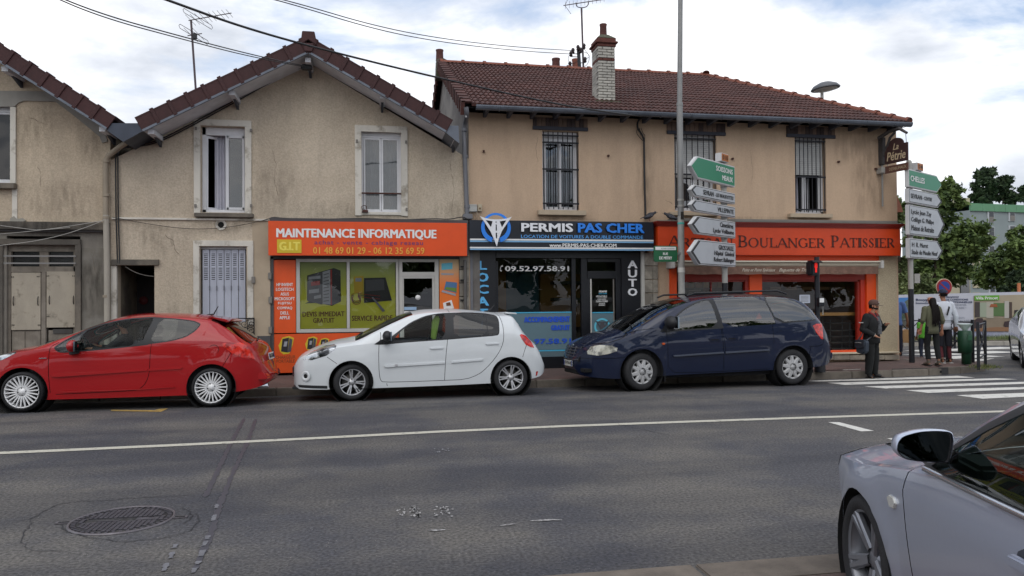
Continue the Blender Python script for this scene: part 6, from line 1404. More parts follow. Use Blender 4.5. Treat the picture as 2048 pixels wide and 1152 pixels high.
# ------------------------------------------------------------------ red three door hatchback
mr=mapper((48,826),(427,815),3.657,0,600,.80); m_=mr[0]; half=.85
wc=[(.80,.30),(.80+ (mr[2].x-mr[1].x),.30)]
SP=dict(x=(-.26,4.34),n=66,xs=[.93,2.0,3.47,4.08],belly=.045,crease=.55,
 zt=[(-.26,.50),(-.20,.60),(-.1,.68),(.1,.79),(.36,.875),(.6,.95),(.9,1.01),(1.0,1.05),(1.45,1.225),(1.74,1.333),(1.96,1.41),(2.23,1.463),(2.5,1.476),(2.86,1.468),(3.24,1.442),(3.47,1.405),(3.67,1.30),(4.02,1.04),(4.12,.98),(4.2,.86),(4.26,.70),(4.34,.50)],
 zb=[(-.26,.34),(-.15,.24),(.2,.20),(.9,.185),(1.2,.17),(3.2,.185),(3.9,.22),(4.2,.27),(4.34,.34)],
 zs=[(-.26,.48),(-.1,.62),(.3,.80),(.8,.90),(1.15,.945),(1.5,.965),(2.6,.985),(3.2,1.0),(3.7,1.0),(4.1,.92),(4.25,.66),(4.34,.46)],
 w=[(-.26,.50),(-.2,.60),(-.05,.72),(.25,.81),(.7,.85),(1.2,.85),(3.2,.86),(3.75,.84),(4.0,.79),(4.2,.68),(4.3,.53),(4.34,.42)],
 kr=[(-.26,.85),(.3,.86),(.9,.88),(1.1,.87),(2.0,.79),(2.6,.76),(3.3,.745),(3.7,.77),(4.1,.86),(4.34,.9)],
 drop=[(-.26,.03),(.3,.05),(.9,.07),(1.2,.085),(2.0,.075),(3.2,.075),(3.6,.07),(4.1,.05),(4.34,.03)],
 flare=[(wc[0][0],.30,.365,.012),(wc[1][0],.30,.365,.014)],wscreen=(.93,2.0),rscreen=(3.47,4.08),glass=gl_dark,wglass=gl_car,
 regions=[('window_seal',[(426,350),(440,375),(470,391),(520,391),(700,377),(900,357),(1112,335),(1118,329),(1280,308),(1385,278),(1445,237),(1476,195),(1473,178),(1420,158),(1300,143),(1180,135),(1100,131),(960,139),(860,155),(740,183),(620,228),(520,282),(470,315)],.12,blkp,(-1,1),.0)],
 lines=[([(1163,136),(1140,250),(1118,335),(1112,480),(1108,545),(1085,610),(1045,655),(1000,672),(700,688),(420,700)],0),([(372,398),(378,350),(430,320)],0),([(372,398),(366,500),(380,690)],0),([(1640,500),(1700,400),(1745,330)],0)],
 doors=[('door',[(376,400),(384,690),(700,683),(1000,668),(1045,650),(1080,608),(1102,545),(1108,480),(1113,338),(900,357),(700,377),(520,391),(470,391),(430,372),(400,360)])])
# windows are cut first, the black seal is what is left around them
SP['regions']=[('side_window',[(625,240),(600,372),(640,373),(1062,332),(1128,143),(1100,141),(960,148),(860,165),(740,195)],.12,gl_open,(-1,1),-.004),
 ('quarter_glass',[(440,352),(450,372),(474,381),(585,376),(612,245),(525,292),(475,325)],.12,gl_car,(-1,1),-.003),
 ('rear_side_window',[(1120,326),(1275,301),(1375,272),(1435,232),(1466,195),(1464,181),(1415,164),(1300,150),(1182,143)],.13,gl_dark,(-1,1),-.002)]+SP['regions']+[
 ('tail_light',[(1640,325),(1660,322),(1760,322),(1800,330),(1850,400),(1870,445),(1800,438),(1720,405),(1660,360),(1642,345)],0,tail,(-1,1),.004),
 ('head_light',[(-80,470),(-10,462),(60,432),(130,395),(110,390),(40,400),(-40,415)],0,lampc,(-1,1),.003)]
SP['round']=True
car=place_car('red_car','shiny red three door hatchback with many spoked white wheels and open window',mr,half); car_body(car,SP,redP,mr)
whW=mat('wheel_white_silver',(228,228,228),.4,.1,stain=.1,sts=(1,1,1)); W1=wheel_master('multi',.30,.252,.20,whW)
for (x,z),fr_ in zip(wc,(1,0)):
    put_wheel(W1,car,x,-half+.10,z,0,.2*fr_); put_wheel(W1,car,x,half-.12,z,0,0,True)
kill(W1)
interior(car,SP,1.15,.95,[1.75,2.75],.42,.70)
Ys_=-half-.002
for P in ([(395,556),(440,552),(1095,513),(1100,528),(440,574),(398,572)],[(1106,512),(1345,497),(1358,503),(1340,516),(1106,529)]): poly3(car,'side_moulding',redP,P,-half+.004,.022,m_)
poly3(car,'door_handle',redP,[(962,396),(990,389),(1075,384),(1084,390),(1078,398),(1000,408),(968,404)],-half+.035,.04,m_); poly3(car,'sill_crease',redP,[(460,678),(1060,655),(1300,640),(1290,648),(1060,664),(480,686)],-half+.002,.012,m_)
x,z=m_(1578,372); MB().lathe([(.001,.0),(.072,.0),(.076,-.004)],28,Matrix.Translation((x,-.838,z))@Matrix.Rotation(R(90),4,'X')).build('fuel_flap',redP,car,fix=False); B=MB(); B.tube([(x+.075*math.cos(t*PI/12),-.842,z+.075*math.sin(t*PI/12)) for t in range(25)],.003,4,False); B.build('fuel_flap_gap',darkg,car)
x,z=m_(560,395,-.1); mi=mirror(car,x-.03,-half+.03,z+.02,redP,1.15)
poly3(car,'badge',chrome,[(300,432),(358,431),(358,436),(300,437)],-half-.0,.008,m_)
# spoiler, wiper, aerial, exhaust, rear details
MB().prism([(3.38,1.415),(3.66,1.365),(3.74,1.325),(3.70,1.305),(3.45,1.38)],-.52,.52).build('roof_spoiler',redP,car,bev=.012)
x,z=m_(1520,105,.7); MB().tube([(x-.05,.0,z-.02),(x+.06,0,z+.0),(x+.13,0,z+.13)],[.018,.012,.006],6).build('aerial',blkp,car)
MB().tube([(4.08,.05,1.05),(4.12,-.25,1.0)],.012,5).build('rear_wiper',blkp,car)
for y in (-.42,): MB().lathe([(.04,0),(.045,.16),(.036,.16),(.034,.0)],14,Matrix.Translation((4.16,y,.27))@Matrix.Rotation(R(90),4,'Y')).build('exhaust_tip',chrome,car)
plate(car,'BX-512-KR',Matrix.Translation((4.298,-.0,.74))@Matrix.Rotation(R(90),4,'Z')@Matrix.Rotation(R(-12),4,'X'),.50,.11)
MB().prism([(4.0,.52),(4.3,.5),(4.36,.42),(4.34,.38),(4.0,.36)],-.66,.66).build('rear_bumper_step',redP,car,bev=.02)
for s in(-1,1): M=Matrix.Translation((1.0,s*.3,1.02))@Matrix.Rotation(R(-15),4,'Y'); MB().tube([(.98,s*.5,1.02),(1.12,s*.1,1.10)],.008,5).build('wiper',blkp,car)
x=1.72; MB().box(x,-.12,1.27,x+.03,.1,1.33).build('inner_mirror',blkp,car,bev=.01)
# ------------------------------------------------------------------ white five door hatchback
mw=mapper((700,803),(1020,792),3.793,560,590,.83); m_=mw[0]; half=.85
wc=[(.83,.298),(.83+(mw[2].x-mw[1].x),.298)]
doorF=[(742,380),(738,470),(742,600),(752,655),(770,672),(1238,657),(1246,480),(1262,342),(1000,360),(800,378)]
doorR=[(1270,342),(1252,480),(1244,656),(1400,650),(1500,610),(1560,560),(1620,490),(1660,430),(1685,370),(1690,310),(1620,312),(1400,330)]
SP=dict(x=(-.10,4.18),n=66,xs=[.90,1.86,3.62,4.02],belly=.045,crease=.6,round=True,
 zt=[(-.10,.60),(-.06,.68),(0,.745),(.09,.80),(.31,.897),(.57,.982),(.9,1.04),(1.2,1.188),(1.54,1.344),(1.88,1.467),(2.18,1.503),(2.55,1.506),(2.94,1.479),(3.3,1.44),(3.5,1.425),(3.62,1.40),(3.78,1.15),(3.9,1.0),(4.02,.88),(4.12,.70),(4.18,.54)],
 zb=[(-.10,.26),(.0,.20),(.45,.19),(1.2,.19),(3.2,.21),(3.88,.26),(4.1,.30),(4.18,.36)],
 zs=[(-.10,.55),(0,.69),(.3,.80),(.7,.885),(1.1,.92),(1.6,.945),(2.4,.985),(3.0,1.03),(3.5,1.04),(3.8,.96),(4.0,.80),(4.18,.50)],
 w=[(-.10,.52),(-.04,.64),(.1,.75),(.4,.82),(.8,.85),(3.2,.86),(3.7,.84),(3.95,.79),(4.1,.71),(4.18,.62)],
 kr=[(-.1,.9),(.3,.87),(.9,.88),(1.1,.87),(1.9,.80),(2.6,.77),(3.4,.75),(3.7,.77),(4.0,.86),(4.18,.9)],
 drop=[(-.1,.03),(.3,.05),(.9,.07),(1.2,.085),(2.0,.075),(3.4,.075),(3.7,.06),(4.18,.03)],
 flare=[(wc[0][0],.298,.36,.012),(wc[1][0],.298,.36,.012)],wscreen=(.90,1.86),rscreen=(3.62,4.02),glass=gl_dark,wglass=gl_car,
 regions=[('side_window',[(862,330),(850,352),(1112,346),(1236,335),(1252,150),(1180,155),(1090,175),(990,220),(910,280)],.12,gl_open,(-1,1),-.004),
  ('side_window',[(1306,330),(1555,313),(1560,152),(1440,145),(1310,143)],.13,gl_dark,(-1,1),-.002),('side_window',[(1562,312),(1630,305),(1642,290),(1650,200),(1638,168),(1568,154)],.13,gl_dark,(-1,1),-.002),
  ('window_seal',[(702,382),(760,384),(1000,362),(1262,345),(1440,330),(1630,315),(1650,300),(1658,200),(1644,162),(1580,146),(1440,137),(1250,142),(1180,148),(1090,166),(985,212),(900,272),(820,335),(760,345)],.12,blkp,(-1,1),0),
  ('head_light',[(160,502),(175,480),(250,430),(330,398),(400,385),(418,395),(405,425),(340,470),(230,505)],0,lampc,(-1,1),.003),
  ('tail_light',[(1815,312),(1830,305),(1870,320),(1905,360),(1928,410),(1900,405),(1860,385),(1830,345)],0,tail,(-1,1),.004),
  ('bumper_lip',[(118,700),(140,698),(348,700),(348,722),(240,722),(130,718)],0,blkp,(-1,1),.002),('rear_reflector',[(1945,592),(1962,590),(1955,620),(1943,628)],0,tail,(-1,1),.003)],
 lines=[([(742,378),(738,470),(742,600),(752,655),(772,672),(1000,666),(1238,657),(1400,650),(1500,612),(1560,562),(1620,492),(1660,432),(1686,370),(1692,310),(1690,220),(1665,145)],0),([(1264,342),(1248,480),(1240,657)],0),([(752,290),(758,330),(742,378)],0),([(345,480),(420,530)],0),([(1835,480),(1850,430),(1868,385)],0),([(1284,108),(1284,140)],.1),([(800,680),(805,700)],0)],
 doors=[('front_door',doorF),('rear_door',doorR)])
car=place_car('white_car','white five door hatchback with front wheel steered and driver window open',mw,half); car_body(car,SP,whiteP,mw)
silW=mat('wheel_silver',(190,190,192),.38,.5,stain=.15,sts=(1,1,1)); W1=wheel_master('pairs',.298,.224,.19,silW)
put_wheel(W1,car,wc[0][0],-half+.12,.298,R(14),.1); put_wheel(W1,car,wc[0][0],half-.14,.298,R(14),0,True); put_wheel(W1,car,wc[1][0],-half+.10,.298,0,.4); put_wheel(W1,car,wc[1][0],half-.12,.298,0,0,True); kill(W1)
interior(car,SP,1.1,.93,[1.7,2.65],.42,.70)
poly3(car,'side_moulding',whiteP,[(782,543),(800,537),(880,533),(880,553),(800,560),(785,556)],-half+.004,.026,m_); poly3(car,'moulding_insert',silW,[(858,534),(882,533),(882,552),(858,554)],-half+.0,.026,m_); poly3(car,'side_moulding',whiteP,[(884,533),(1244,512),(1244,530),(884,553)],-half+.004,.024,m_); poly3(car,'side_moulding',whiteP,[(1290,510),(1530,490),(1536,496),(1520,508),(1292,527)],-half+.004,.024,m_)
for P in ([(1125,412),(1150,405),(1225,404),(1234,410),(1226,417),(1140,423)],[(1548,378),(1575,372),(1645,370),(1653,376),(1646,383),(1560,388)]): poly3(car,'door_handle',whiteP,P,-half+.02,.045,m_)
poly3(car,'lamp_reflector',chrome,[(222,482),(235,462),(262,450),(292,455),(296,472),(270,486),(235,494)],-half+.10,.06,m_) if False else None
x,z=m_(172,628); MB().lathe([(.035,-.02),(.062,.0),(.085,-.012)],24,Matrix.Translation((x+.01,-.76,z))@Matrix.Rotation(R(-32),4,'Z')@Matrix.Rotation(R(90),4,'X')).build('fog_lamp_bezel',whiteP,car,fix=False); MB().lathe([(.001,.0),(.036,-.01)],16,Matrix.Translation((x+.01,-.755,z))@Matrix.Rotation(R(-32),4,'Z')@Matrix.Rotation(R(90),4,'X')).build('fog_lamp',darkg,car,fix=False)
x,z=m_(830,345,-.1); mirror(car,x-.06,-half+.03,z-.03,blkp,1.15)
poly3(car,'mirror_corner',blkp,[(702,382),(757,345),(850,330),(850,356)],-half+.03,.03,m_,.1)
MB().box(-.13,-.50,.40,-.07,.50,.56).build('grille',mat('grille_dark_red',(60,16,20),.5),car,bev=.01); MB().prism([(-.12,.19),(.2,.19),(.2,.225),(-.13,.235)],-.6,.6).build('bumper_lip',blkp,car,bev=.01)
for y in (-.3,.2): MB().tube([(.93,y-.25,1.045),(1.03,y+.2,1.10)],.009,5).build('wiper',blkp,car)
MB().prism([(3.5,1.435),(3.72,1.415),(3.73,1.39),(3.52,1.40)],-.5,.5).build('roof_spoiler',whiteP,car,bev=.01); MB().box(4.0,.0,.0,4.01,.01,.01)
x,z=m_(1590,118,.7); MB().tube([(x,0,z),(x+.05,0,z+.02),(x+.12,0,z+.10)],[.016,.012,.005],6).build('aerial',blkp,car)
hv=mat('hi_vis_cloth',(120,150,56),.8); MB().prism([(2.26,.95),(2.34,1.35),(2.28,1.40),(2.2,1.3),(2.18,.98)],-.6,-.5).build('hi_vis_vest',hv,car,bev=.02)
# ------------------------------------------------------------------ dark blue people carrier
mv=mapper((1280,783),(1583,772),3.593,1110,570,.95); m_=mv[0]; half=.965
wc=[(.95,.335),(.95+(mv[2].x-mv[1].x),.335)]
SP=dict(x=(-.10,5.00),n=74,xs=[.72,1.95,4.44,4.84],belly=.05,crease=.62,round=True,
 zt=[(-.10,.62),(-.07,.70),(-.02,.79),(.12,.885),(.37,1.0),(.73,1.105),(1.07,1.282),(1.5,1.502),(1.93,1.645),(2.22,1.70),(2.66,1.738),(3.26,1.752),(3.7,1.745),(4.05,1.715),(4.3,1.65),(4.44,1.57),(4.6,1.40),(4.78,1.17),(4.86,.92),(4.93,.78),(5.0,.60)],
 zb=[(-.10,.36),(-.03,.26),(.57,.22),(1.45,.25),(3.57,.29),(4.36,.31),(4.8,.35),(5.0,.44)],
 zs=[(-.10,.56),(.0,.70),(.4,.90),(.9,1.03),(1.3,1.08),(2.5,1.12),(3.4,1.16),(4.2,1.18),(4.6,1.14),(4.82,.92),(4.92,.72),(5.0,.58)],
 w=[(-.10,.34),(-.05,.50),(.04,.67),(.18,.83),(.45,.94),(.9,.965),(4.3,.98),(4.65,.95),(4.85,.88),(4.95,.80),(5.0,.70)],
 kr=[(-.10,.85),(.3,.82),(.8,.86),(1.1,.90),(2.0,.85),(2.8,.835),(4.1,.83),(4.5,.85),(4.8,.88),(5.0,.95)],
 drop=[(-.10,.03),(.3,.07),(.8,.09),(1.2,.09),(2.2,.08),(4.0,.08),(4.7,.07),(5.0,.03)],
 flare=[(wc[0][0],.335,.41,.022),(wc[1][0],.335,.41,.022)],wscreen=(.72,1.95),rscreen=(4.44,4.84),glass=gl_van,
 regions=[('side_window',[(830,255),(812,330),(905,325),(1143,308),(1105,115),(1050,122),(980,150),(900,195)],.14,gl_van,(-1,1),-.002),
  ('side_window',[(1178,310),(1545,288),(1550,285),(1485,85),(1130,95),(1140,130)],.14,gl_van,(-1,1),-.001),('side_window',[(1560,272),(1840,255),(1842,240),(1800,185),(1730,130),(1660,98),(1590,85),(1494,85)],.14,gl_van,(-1,1),-.001),
  ('window_seal',[(725,340),(735,345),(1180,319),(1178,312),(1138,120),(1120,108),(1050,112),(970,145),(890,190),(800,265)],.13,blkp,(-1,1),0),
  ('window_seal',[(1545,286),(1842,262),(1846,250),(1838,232),(1800,180),(1730,124),(1655,92),(1590,80),(1486,80)],.13,blkp,(-1,1),0),
  ('head_light',[(262,512),(260,490),(285,455),(330,443),(400,445),(438,462),(432,485),(380,505),(315,520)],0,mat('lamp_clear_warm',(196,194,180),.15,.2,coat=.9,c2=(112,112,106),vs=9,wmin=.42,wmax=.55),(-1,1),.006),
  ('tail_light',[(1845,300),(1870,288),(1915,285),(1922,330),(1922,400),(1905,395),(1868,350)],0,tail,(-1,1),.005),
  ('bumper_panel',[(1825,455),(1940,460),(1965,480),(1950,570),(1925,592),(1815,602),(1812,520)],0,blueP,(-1,1),.008)],
 lines=[([(1183,318),(1200,480),(1206,628)],0),([(1190,319),(1215,480),(1220,510)],0),([(790,345),(800,480),(802,640),(1000,638),(1206,630),(1535,612)],0),([(1484,66),(1520,170),(1552,285),(1560,400),(1560,430)],0),([(1120,80),(1135,120)],.1),([(215,545),(478,535),(490,520)],0),([(145,450),(230,448),(420,420),(560,340),(700,320)],0),([(1815,450),(1920,445),(1925,400)],0)],
 doors=[('front_door',[(796,345),(806,634),(1200,625),(1194,480),(1180,320)]),('sliding_door',[(1192,320),(1222,510),(1226,624),(1530,608),(1545,480),(1556,430),(1550,290)])])
car=place_car('blue_minivan','dark navy blue people carrier with sky reflected in its side windows',mv,half); car_body(car,SP,blueP,mv)
capW=mat('hub_cap_silver',(176,176,176),.45,.2,stain=.12,sts=(1,1,1)); W1=wheel_master('cap',.335,.228,.21,capW)
put_wheel(W1,car,wc[0][0],-half+.13,.335,R(8),.1); put_wheel(W1,car,wc[0][0],half-.14,.335,R(8),0,True); put_wheel(W1,car,wc[1][0],-half+.12,.335,0,.5); put_wheel(W1,car,wc[1][0],half-.12,.335,0,0,True); kill(W1)
interior(car,SP,1.2,1.07,[1.9,2.8,3.7],.55,.80)
gm=mat('moulding_grey',(66,72,86),.5)
for P in ([(830,513),(1195,488),(1200,500),(840,525)],[(1208,487),(1525,468),(1530,480),(1210,501)]): poly3(car,'side_moulding',gm,P,-half-.0,.03,m_)
for P in ([(1090,392),(1110,384),(1178,382),(1186,395),(1178,410),(1110,414),(1093,404)],[(1213,382),(1235,375),(1300,374),(1306,386),(1298,402),(1232,406),(1216,396)]):
    poly3(car,'door_handle',blueP,P,-half+.012,.035,m_); cxz=(sum(p[0] for p in P)/7,sum(p[1] for p in P)/7); poly3(car,'handle_recess',darkg,[(cxz[0]-32,cxz[1]+1),(cxz[0]+30,cxz[1]-1),(cxz[0]+26,cxz[1]+9),(cxz[0]-26,cxz[1]+11)],-half-.01,.014,m_)
poly3(car,'side_repeater',mat('amber_lamp',(200,84,30),.3),[(752,425),(775,424),(776,438),(758,440)],-half+.01,.03,m_)
x,z=m_(1609,366); B=MB(); B.tube([(x+.075*math.cos(t*PI/12),-half-.008,z+.075*math.sin(t*PI/12)) for t in range(25)],.003,4,False); B.build('fuel_flap_gap',darkg,car)
x,z=m_(830,300,-.12); mirror(car,x-.03,-half+.03,z-.05,blueP if False else blkp,1.5)
poly3(car,'mirror_corner',blkp,[(728,342),(800,262),(830,252),(812,335)],-half+.06,.03,m_,.1)
# nose: grille, plate, bumper openings
gr_=empty('grille'); gr_.parent=car
MB().prism([(-.09,.52),(.05,.52),(.06,.79),(-.0,.79)],-.48,.48).build('grille_back',darkg,gr_)
for i in range(5): MB().prism([(.05,-.50),(-.09,-.42),(-.135,-.2),(-.155,0),(-.135,.2),(-.09,.42),(.05,.50)],.54+.052*i,.556+.052*i,Matrix.Translation((.018*i,0,0)),axis='z').build('grille_bar',mat('grille_bar_grey',(96,98,104),.35,.5),gr_,bev=.004)
for y,x in ((-.42,.05),(-.21,.01),(0,-.01),(.21,.01),(.42,.05)): MB().prism([(-.135+x,.53),(-.10+x,.53),(-.03+x,.79),(-.06+x,.79)],y-.01,y+.01).build('grille_upright',MC['grille_bar_grey'],gr_)
MB().box(-.06,-.06,.795,-.03,.06,.825).build('bonnet_badge',chrome,gr_,bev=.01)
plate(car,'CF-716-FJ',Matrix.Translation((-.135,-.0,.47))@Matrix.Rotation(R(-90),4,'Z'),.50,.11)
MB().box(-.1,-.36,.28,-.02,.36,.36).build('air_intake',darkg,car,bev=.01)
for s in (-1,1):
    M=Matrix.Translation((.04,s*.60,.36)); MB().box(-.1,-.12,-.03,.05,.12,.04,M).build('fog_recess',darkg,car,bev=.01)
    MB().tube([(2.0,s*.66,1.70),(2.15,s*.66,1.75),(3.9,s*.66,1.79),(4.1,s*.66,1.725)],.018,6).build('roof_rail',blkp,car)
for P in ([(.86,-.65,1.17),(1.05,-.15,1.20)],[(.80,.1,1.16),(1.0,.6,1.17)]): MB().tube(P,.012,5).build('wiper',blkp,car)
MB().prism([(4.8,.62),(5.04,.60),(5.06,.50),(5.0,.42),(4.8,.42)],-.74,.74).build('rear_bumper',blueP,car,bev=.03)
MB().box(.60,-.88,.18,.62,-.70,.1)
for x in (wc[0][0]+.44,): MB().box(x,-half+.02,.14,x+.02,-half+.24,.34).build('mud_flap',blkp,car,bev=.008)
MB().box(1.6,-.1,1.50,1.63,.12,1.56).build('inner_mirror',blkp,car,bev=.01)
# ------------------------------------------------------------------ silver saloon at the right, nose away from us
half=.87; AX,AY,AT,AZ=3.666,4.239,-1.8575,-.05
silP=mat('car_paint_silver',(186,194,212),.38,.6,coat=1.,var=.02,vs=60)
SPA=dict(x=(-.0,4.56),n=110,xs=[1.36,2.45,3.70,4.2],belly=.06,crease=.84,cam=.016,
 zt=[(0,.60),(.03,.68),(.08,.735),(.2,.785),(.5,.85),(.9,.905),(1.3,.95),(1.42,.995),(1.8,1.21),(2.2,1.385),(2.45,1.43),(2.9,1.455),(3.3,1.43),(3.6,1.37),(3.9,1.24),(4.2,1.07),(4.4,1.03),(4.5,.95),(4.56,.75)],
 zb=[(0,.30),(.08,.22),(.5,.18),(4.0,.2),(4.4,.25),(4.56,.34)],
 zs=[(0,.50),(.06,.58),(.15,.65),(.35,.70),(.9,.765),(1.5,.86),(2.2,.90),(3.4,.93),(4.2,.93),(4.5,.84),(4.56,.62)],
 w=[(0,.30),(.04,.50),(.1,.63),(.22,.75),(.5,.84),(.9,.875),(3.7,.88),(4.2,.85),(4.45,.76),(4.56,.60)],
 kr=[(0,.9),(.2,.90),(.5,.90),(1.2,.90),(1.45,.88),(2.4,.76),(3.0,.74),(3.6,.74),(4.2,.85),(4.56,.9)],
 drop=[(0,.04),(.2,.085),(.6,.125),(1.3,.13),(2.4,.075),(3.6,.07),(4.56,.03)],
 flare=[(.90,.25,.378,.018),(3.55,.25,.378,.018)],wscreen=(1.36,2.45),rscreen=(3.70,4.2),glass=gl_car,
 regions=[('side_window!',[(1.66,.925),(1.76,1.01),(1.98,1.14),(2.22,1.26),(2.45,1.335),(2.68,1.365),(2.74,.945),(2.3,.935),(2.0,.928)],0,glass('near_car_glass',(.62,.78,.70),1,0,1.6),(-1,1),-.003),
  ('rear_side_window!',[(2.80,.945),(2.76,1.34),(3.1,1.345),(3.45,1.29),(3.78,1.10),(3.62,.965)],0,gl_dark,(-1,1),-.003),
  ('window_seal!',[(1.55,.905),(1.68,.905),(2.3,.918),(3.66,.945),(3.86,1.09),(3.5,1.33),(3.1,1.40),(2.7,1.40),(2.42,1.368),(2.18,1.285),(1.92,1.155),(1.66,.99)],0,blkp,(-1,1),0),
  ('head_light!',[(.02,.60),(.06,.585),(.20,.60),(.34,.64),(.36,.70),(.24,.735),(.10,.70)],0,lampc,(-1,1),.003)],
 lines=[],doors=[])
car=empty('silver_car',(AX,AY,AZ),AT,label='silver grey saloon cut off at the right edge, mirror and front wheel near us',cat='car')
ident=(lambda x,z,off=0:(x,z),)
SPA['lines']=[([(1.50,.875),(1.47,.80),(1.475,.60),(1.50,.40),(1.52,.30),(1.60,.245),(2.70,.245)],0),([(2.72,.25),(2.76,.5),(2.76,.92)],0),([(.30,.768),(.5,.795),(1.0,.845),(1.49,.885),(1.58,.93)],0)]
car_body(car,SPA,silP,ident)
aw_=mat('wheel_grey',(138,140,146),.35,.6,stain=.2,sts=(1,1,1)); W1=wheel_master('five',.342,.262,.22,aw_)
put_wheel(W1,car,.90,-half+.115,.26,0,.25); put_wheel(W1,car,.90,half-.13,.26,0,0,True); put_wheel(W1,car,3.55,-half+.115,.26,0,0); put_wheel(W1,car,3.55,half-.13,.26,0,0,True); kill(W1)
interior(car,SPA,1.62,.93,[2.2,3.1],.32,.68)
yS=-.885
ch=mat('window_trim_bright',(190,192,198),.18,.9); B=MB(); B.tube([(1.66,-.862,.912),(2.0,-.868,.918),(2.4,-.870,.926),(3.0,-.872,.938),(3.6,-.868,.950)],.013,6); B.build('window_trim',ch,car)
P=[(1.3,.695),(1.33,.715),(1.38,.712),(1.40,.69),(1.38,.66),(1.33,.655)]; MB().prism(P,-.888,-.868).build('side_repeater',mat('repeater_lens',(206,206,200),.1,.2,coat=1),car,bev=.004)
B=MB(); B.tube([(1.72,-.875,.755),(2.1,-.885,.775),(2.7,-.892,.79),(3.3,-.89,.80)],.006,5); 
for x in (2.52,3.42): 
    MB().prism([(x-.13,.765),(x-.10,.80),(x+.09,.81),(x+.12,.79),(x+.09,.768),(x-.09,.758)],-.925,-.895).build('door_handle',silP,car,bev=.008); MB().lathe([(.001,-.0),(.05,.0),(.06,-.003)],16,Matrix.Translation((x-.02,-.884,.785))@Matrix.Rotation(R(90),4,'X')@Matrix.Diagonal((1.7,.8,1,1))).build('handle_recess',mat('recess_shade',(70,74,84),.5,.3),car,fix=False)
# door mirror, its glass towards us (+x is the car's rear)
mm=empty('door_mirror',(1.76,-.80,.985)); mm.parent=car; mm.scale=(.70,.70,.70)
def shell_m():
    B=MB(); rings=[]; n=20; 
    def outl(k,grow=1.):
        P=[(-.33,.095),(-.30,.135),(-.2,.165),(-.1,.172),(-.01,.165),(.0,.11),(-.02,.0),(-.04,-.025),(-.2,-.02),(-.29,-.005),(-.335,.04)]
        Q=smooth_closed(P,2); cx,cz=-.17,.07; return [(cx+(p.x-cx)*grow,cz+(p.y-cz)*grow) for p in Q]
    xs=[(.06,.97),(.055,1.0),(.0,1.0),(-.05,.93),(-.09,.75),(-.115,.40),(-.12,.05)]
    V=[];m_=None
    for x,g in xs:
        o=outl(0,g); m_=len(o); V+=[(x,p[0],p[1]) for p in o]
    B.add(V,[(i*m_+j,i*m_+(j+1)%m_,(i+1)*m_+(j+1)%m_,(i+1)*m_+j) for i in range(len(xs)-1) for j in range(m_)],True)
    B.build('mirror_shell',silP,mm)
    o=outl(0,.93); B=MB(); B.add([(.052,p[0],p[1]) for p in o],[tuple(range(m_))]); 
    o1=outl(0,.90); B2=MB(); B2.add([(.056,p[0]-.004,p[1]) for p in o1],[tuple(range(m_))]); g=B2.build('mirror_glass',mat('mirror_glass_near',(70,76,78),.02,1.0),mm,fix=False)
    B.build('mirror_rim',blkp,mm,fix=False)
shell_m(); MB().prism([(-.06,-.03),(.05,-.03),(.04,.05),(-.05,.06)],-.06,.03).build('mirror_foot',blkp,mm,bev=.01)
# ================================================================== STREET FURNITURE, SIGNS, WIRES
galv=mat('galvanised',(140,140,138),.55,.35,var=.12,vs=4,stain=.12,sts=(1,1,.3)); galvl=mat('galvanised_light',(170,168,162),.6,.15,var=.15,vs=5,stain=.2,sts=(1,1,.3)); blkpaint=mat('black_pole_paint',(26,28,34),.45,.1,var=.1,vs=5)
def at(px,py,z=.02): x,y=G(px,py,z); return Vector((x,y,z))
# lamp post
Yl=14.75; lx=W(1362.5,520,Yl)[0]; lx1,lz1=W(1364.5,0,Yl); lp_=empty('lamp_post',(lx,Yl,.03),label='tall grey metal lamp post behind the blue people carrier',cat='lamp post')
def zof(py,px=1362,Y=Yl): return W(px,py,Y)[1]-.03
MB().tube([(0,0,0),(0,0,zof(540)),(0,0,zof(433))],.068,16).build('lower_mast',galvl,lp_); MB().tube([(0,0,zof(433)),(.0,0,zof(209))],.063,16).build('middle_mast',galv,lp_)
MB().tube([(0,0,zof(209)),(lx1-lx,0,lz1+2.2)],[.054,.045],16).build('upper_mast',galv,lp_)
for py,r_,h,m__ in ((209,.068,.03,galv),(400,.071,.02,galvl),(412,.071,.02,galvl),(540,.074,.05,mat('tape_white',(206,204,198),.6)),(447,.0645+.007,.02,mat('tape_teal',(70,170,160),.6))): z=zof(py); MB().tube([(0,0,z-h),(0,0,z+h)],r_,16).build('mast_band',m__,lp_)
B=MB(); z=zof(430); B.box(-.03,-.075,z-.1,.035,-.066,z+.06); B.build('sticker',mat('sticker_dark',(40,38,34),.6),lp_)
MB().box(-.05,-.12,0,.05,-.06,.5).build('base_door',galvl,lp_,bev=.005); MB().tube([(lx1-lx,0,lz1+2.2),(lx1-lx,-.5,lz1+2.5),(lx1-lx,-1.4,lz1+2.6)],.04,8).build('outreach_arm',galv,lp_); MB().box(lx1-lx-.12,-2.0,lz1+2.53,lx1-lx+.12,-1.35,lz1+2.65).build('lamp_head',galv,lp_,bev=.04)
grn=mat('sign_green_dark',(22,92,56),.5); ss=empty('street_name_sign',(0,0,0),label='small green street name sign RUE DE MITRY on the lamp post',cat='sign')
Ysn=Yl-.09; a,b,c,d=RR(1308,491.5,1355,523.5,Ysn); MB().prism([(a+.03,b),(c-.03,b),(c,b+.03),(c,d-.03),(c-.03,d),(a+.03,d),(a,d-.03),(a,b+.03)],Ysn,Ysn+.03).build('panel',grn,ss)
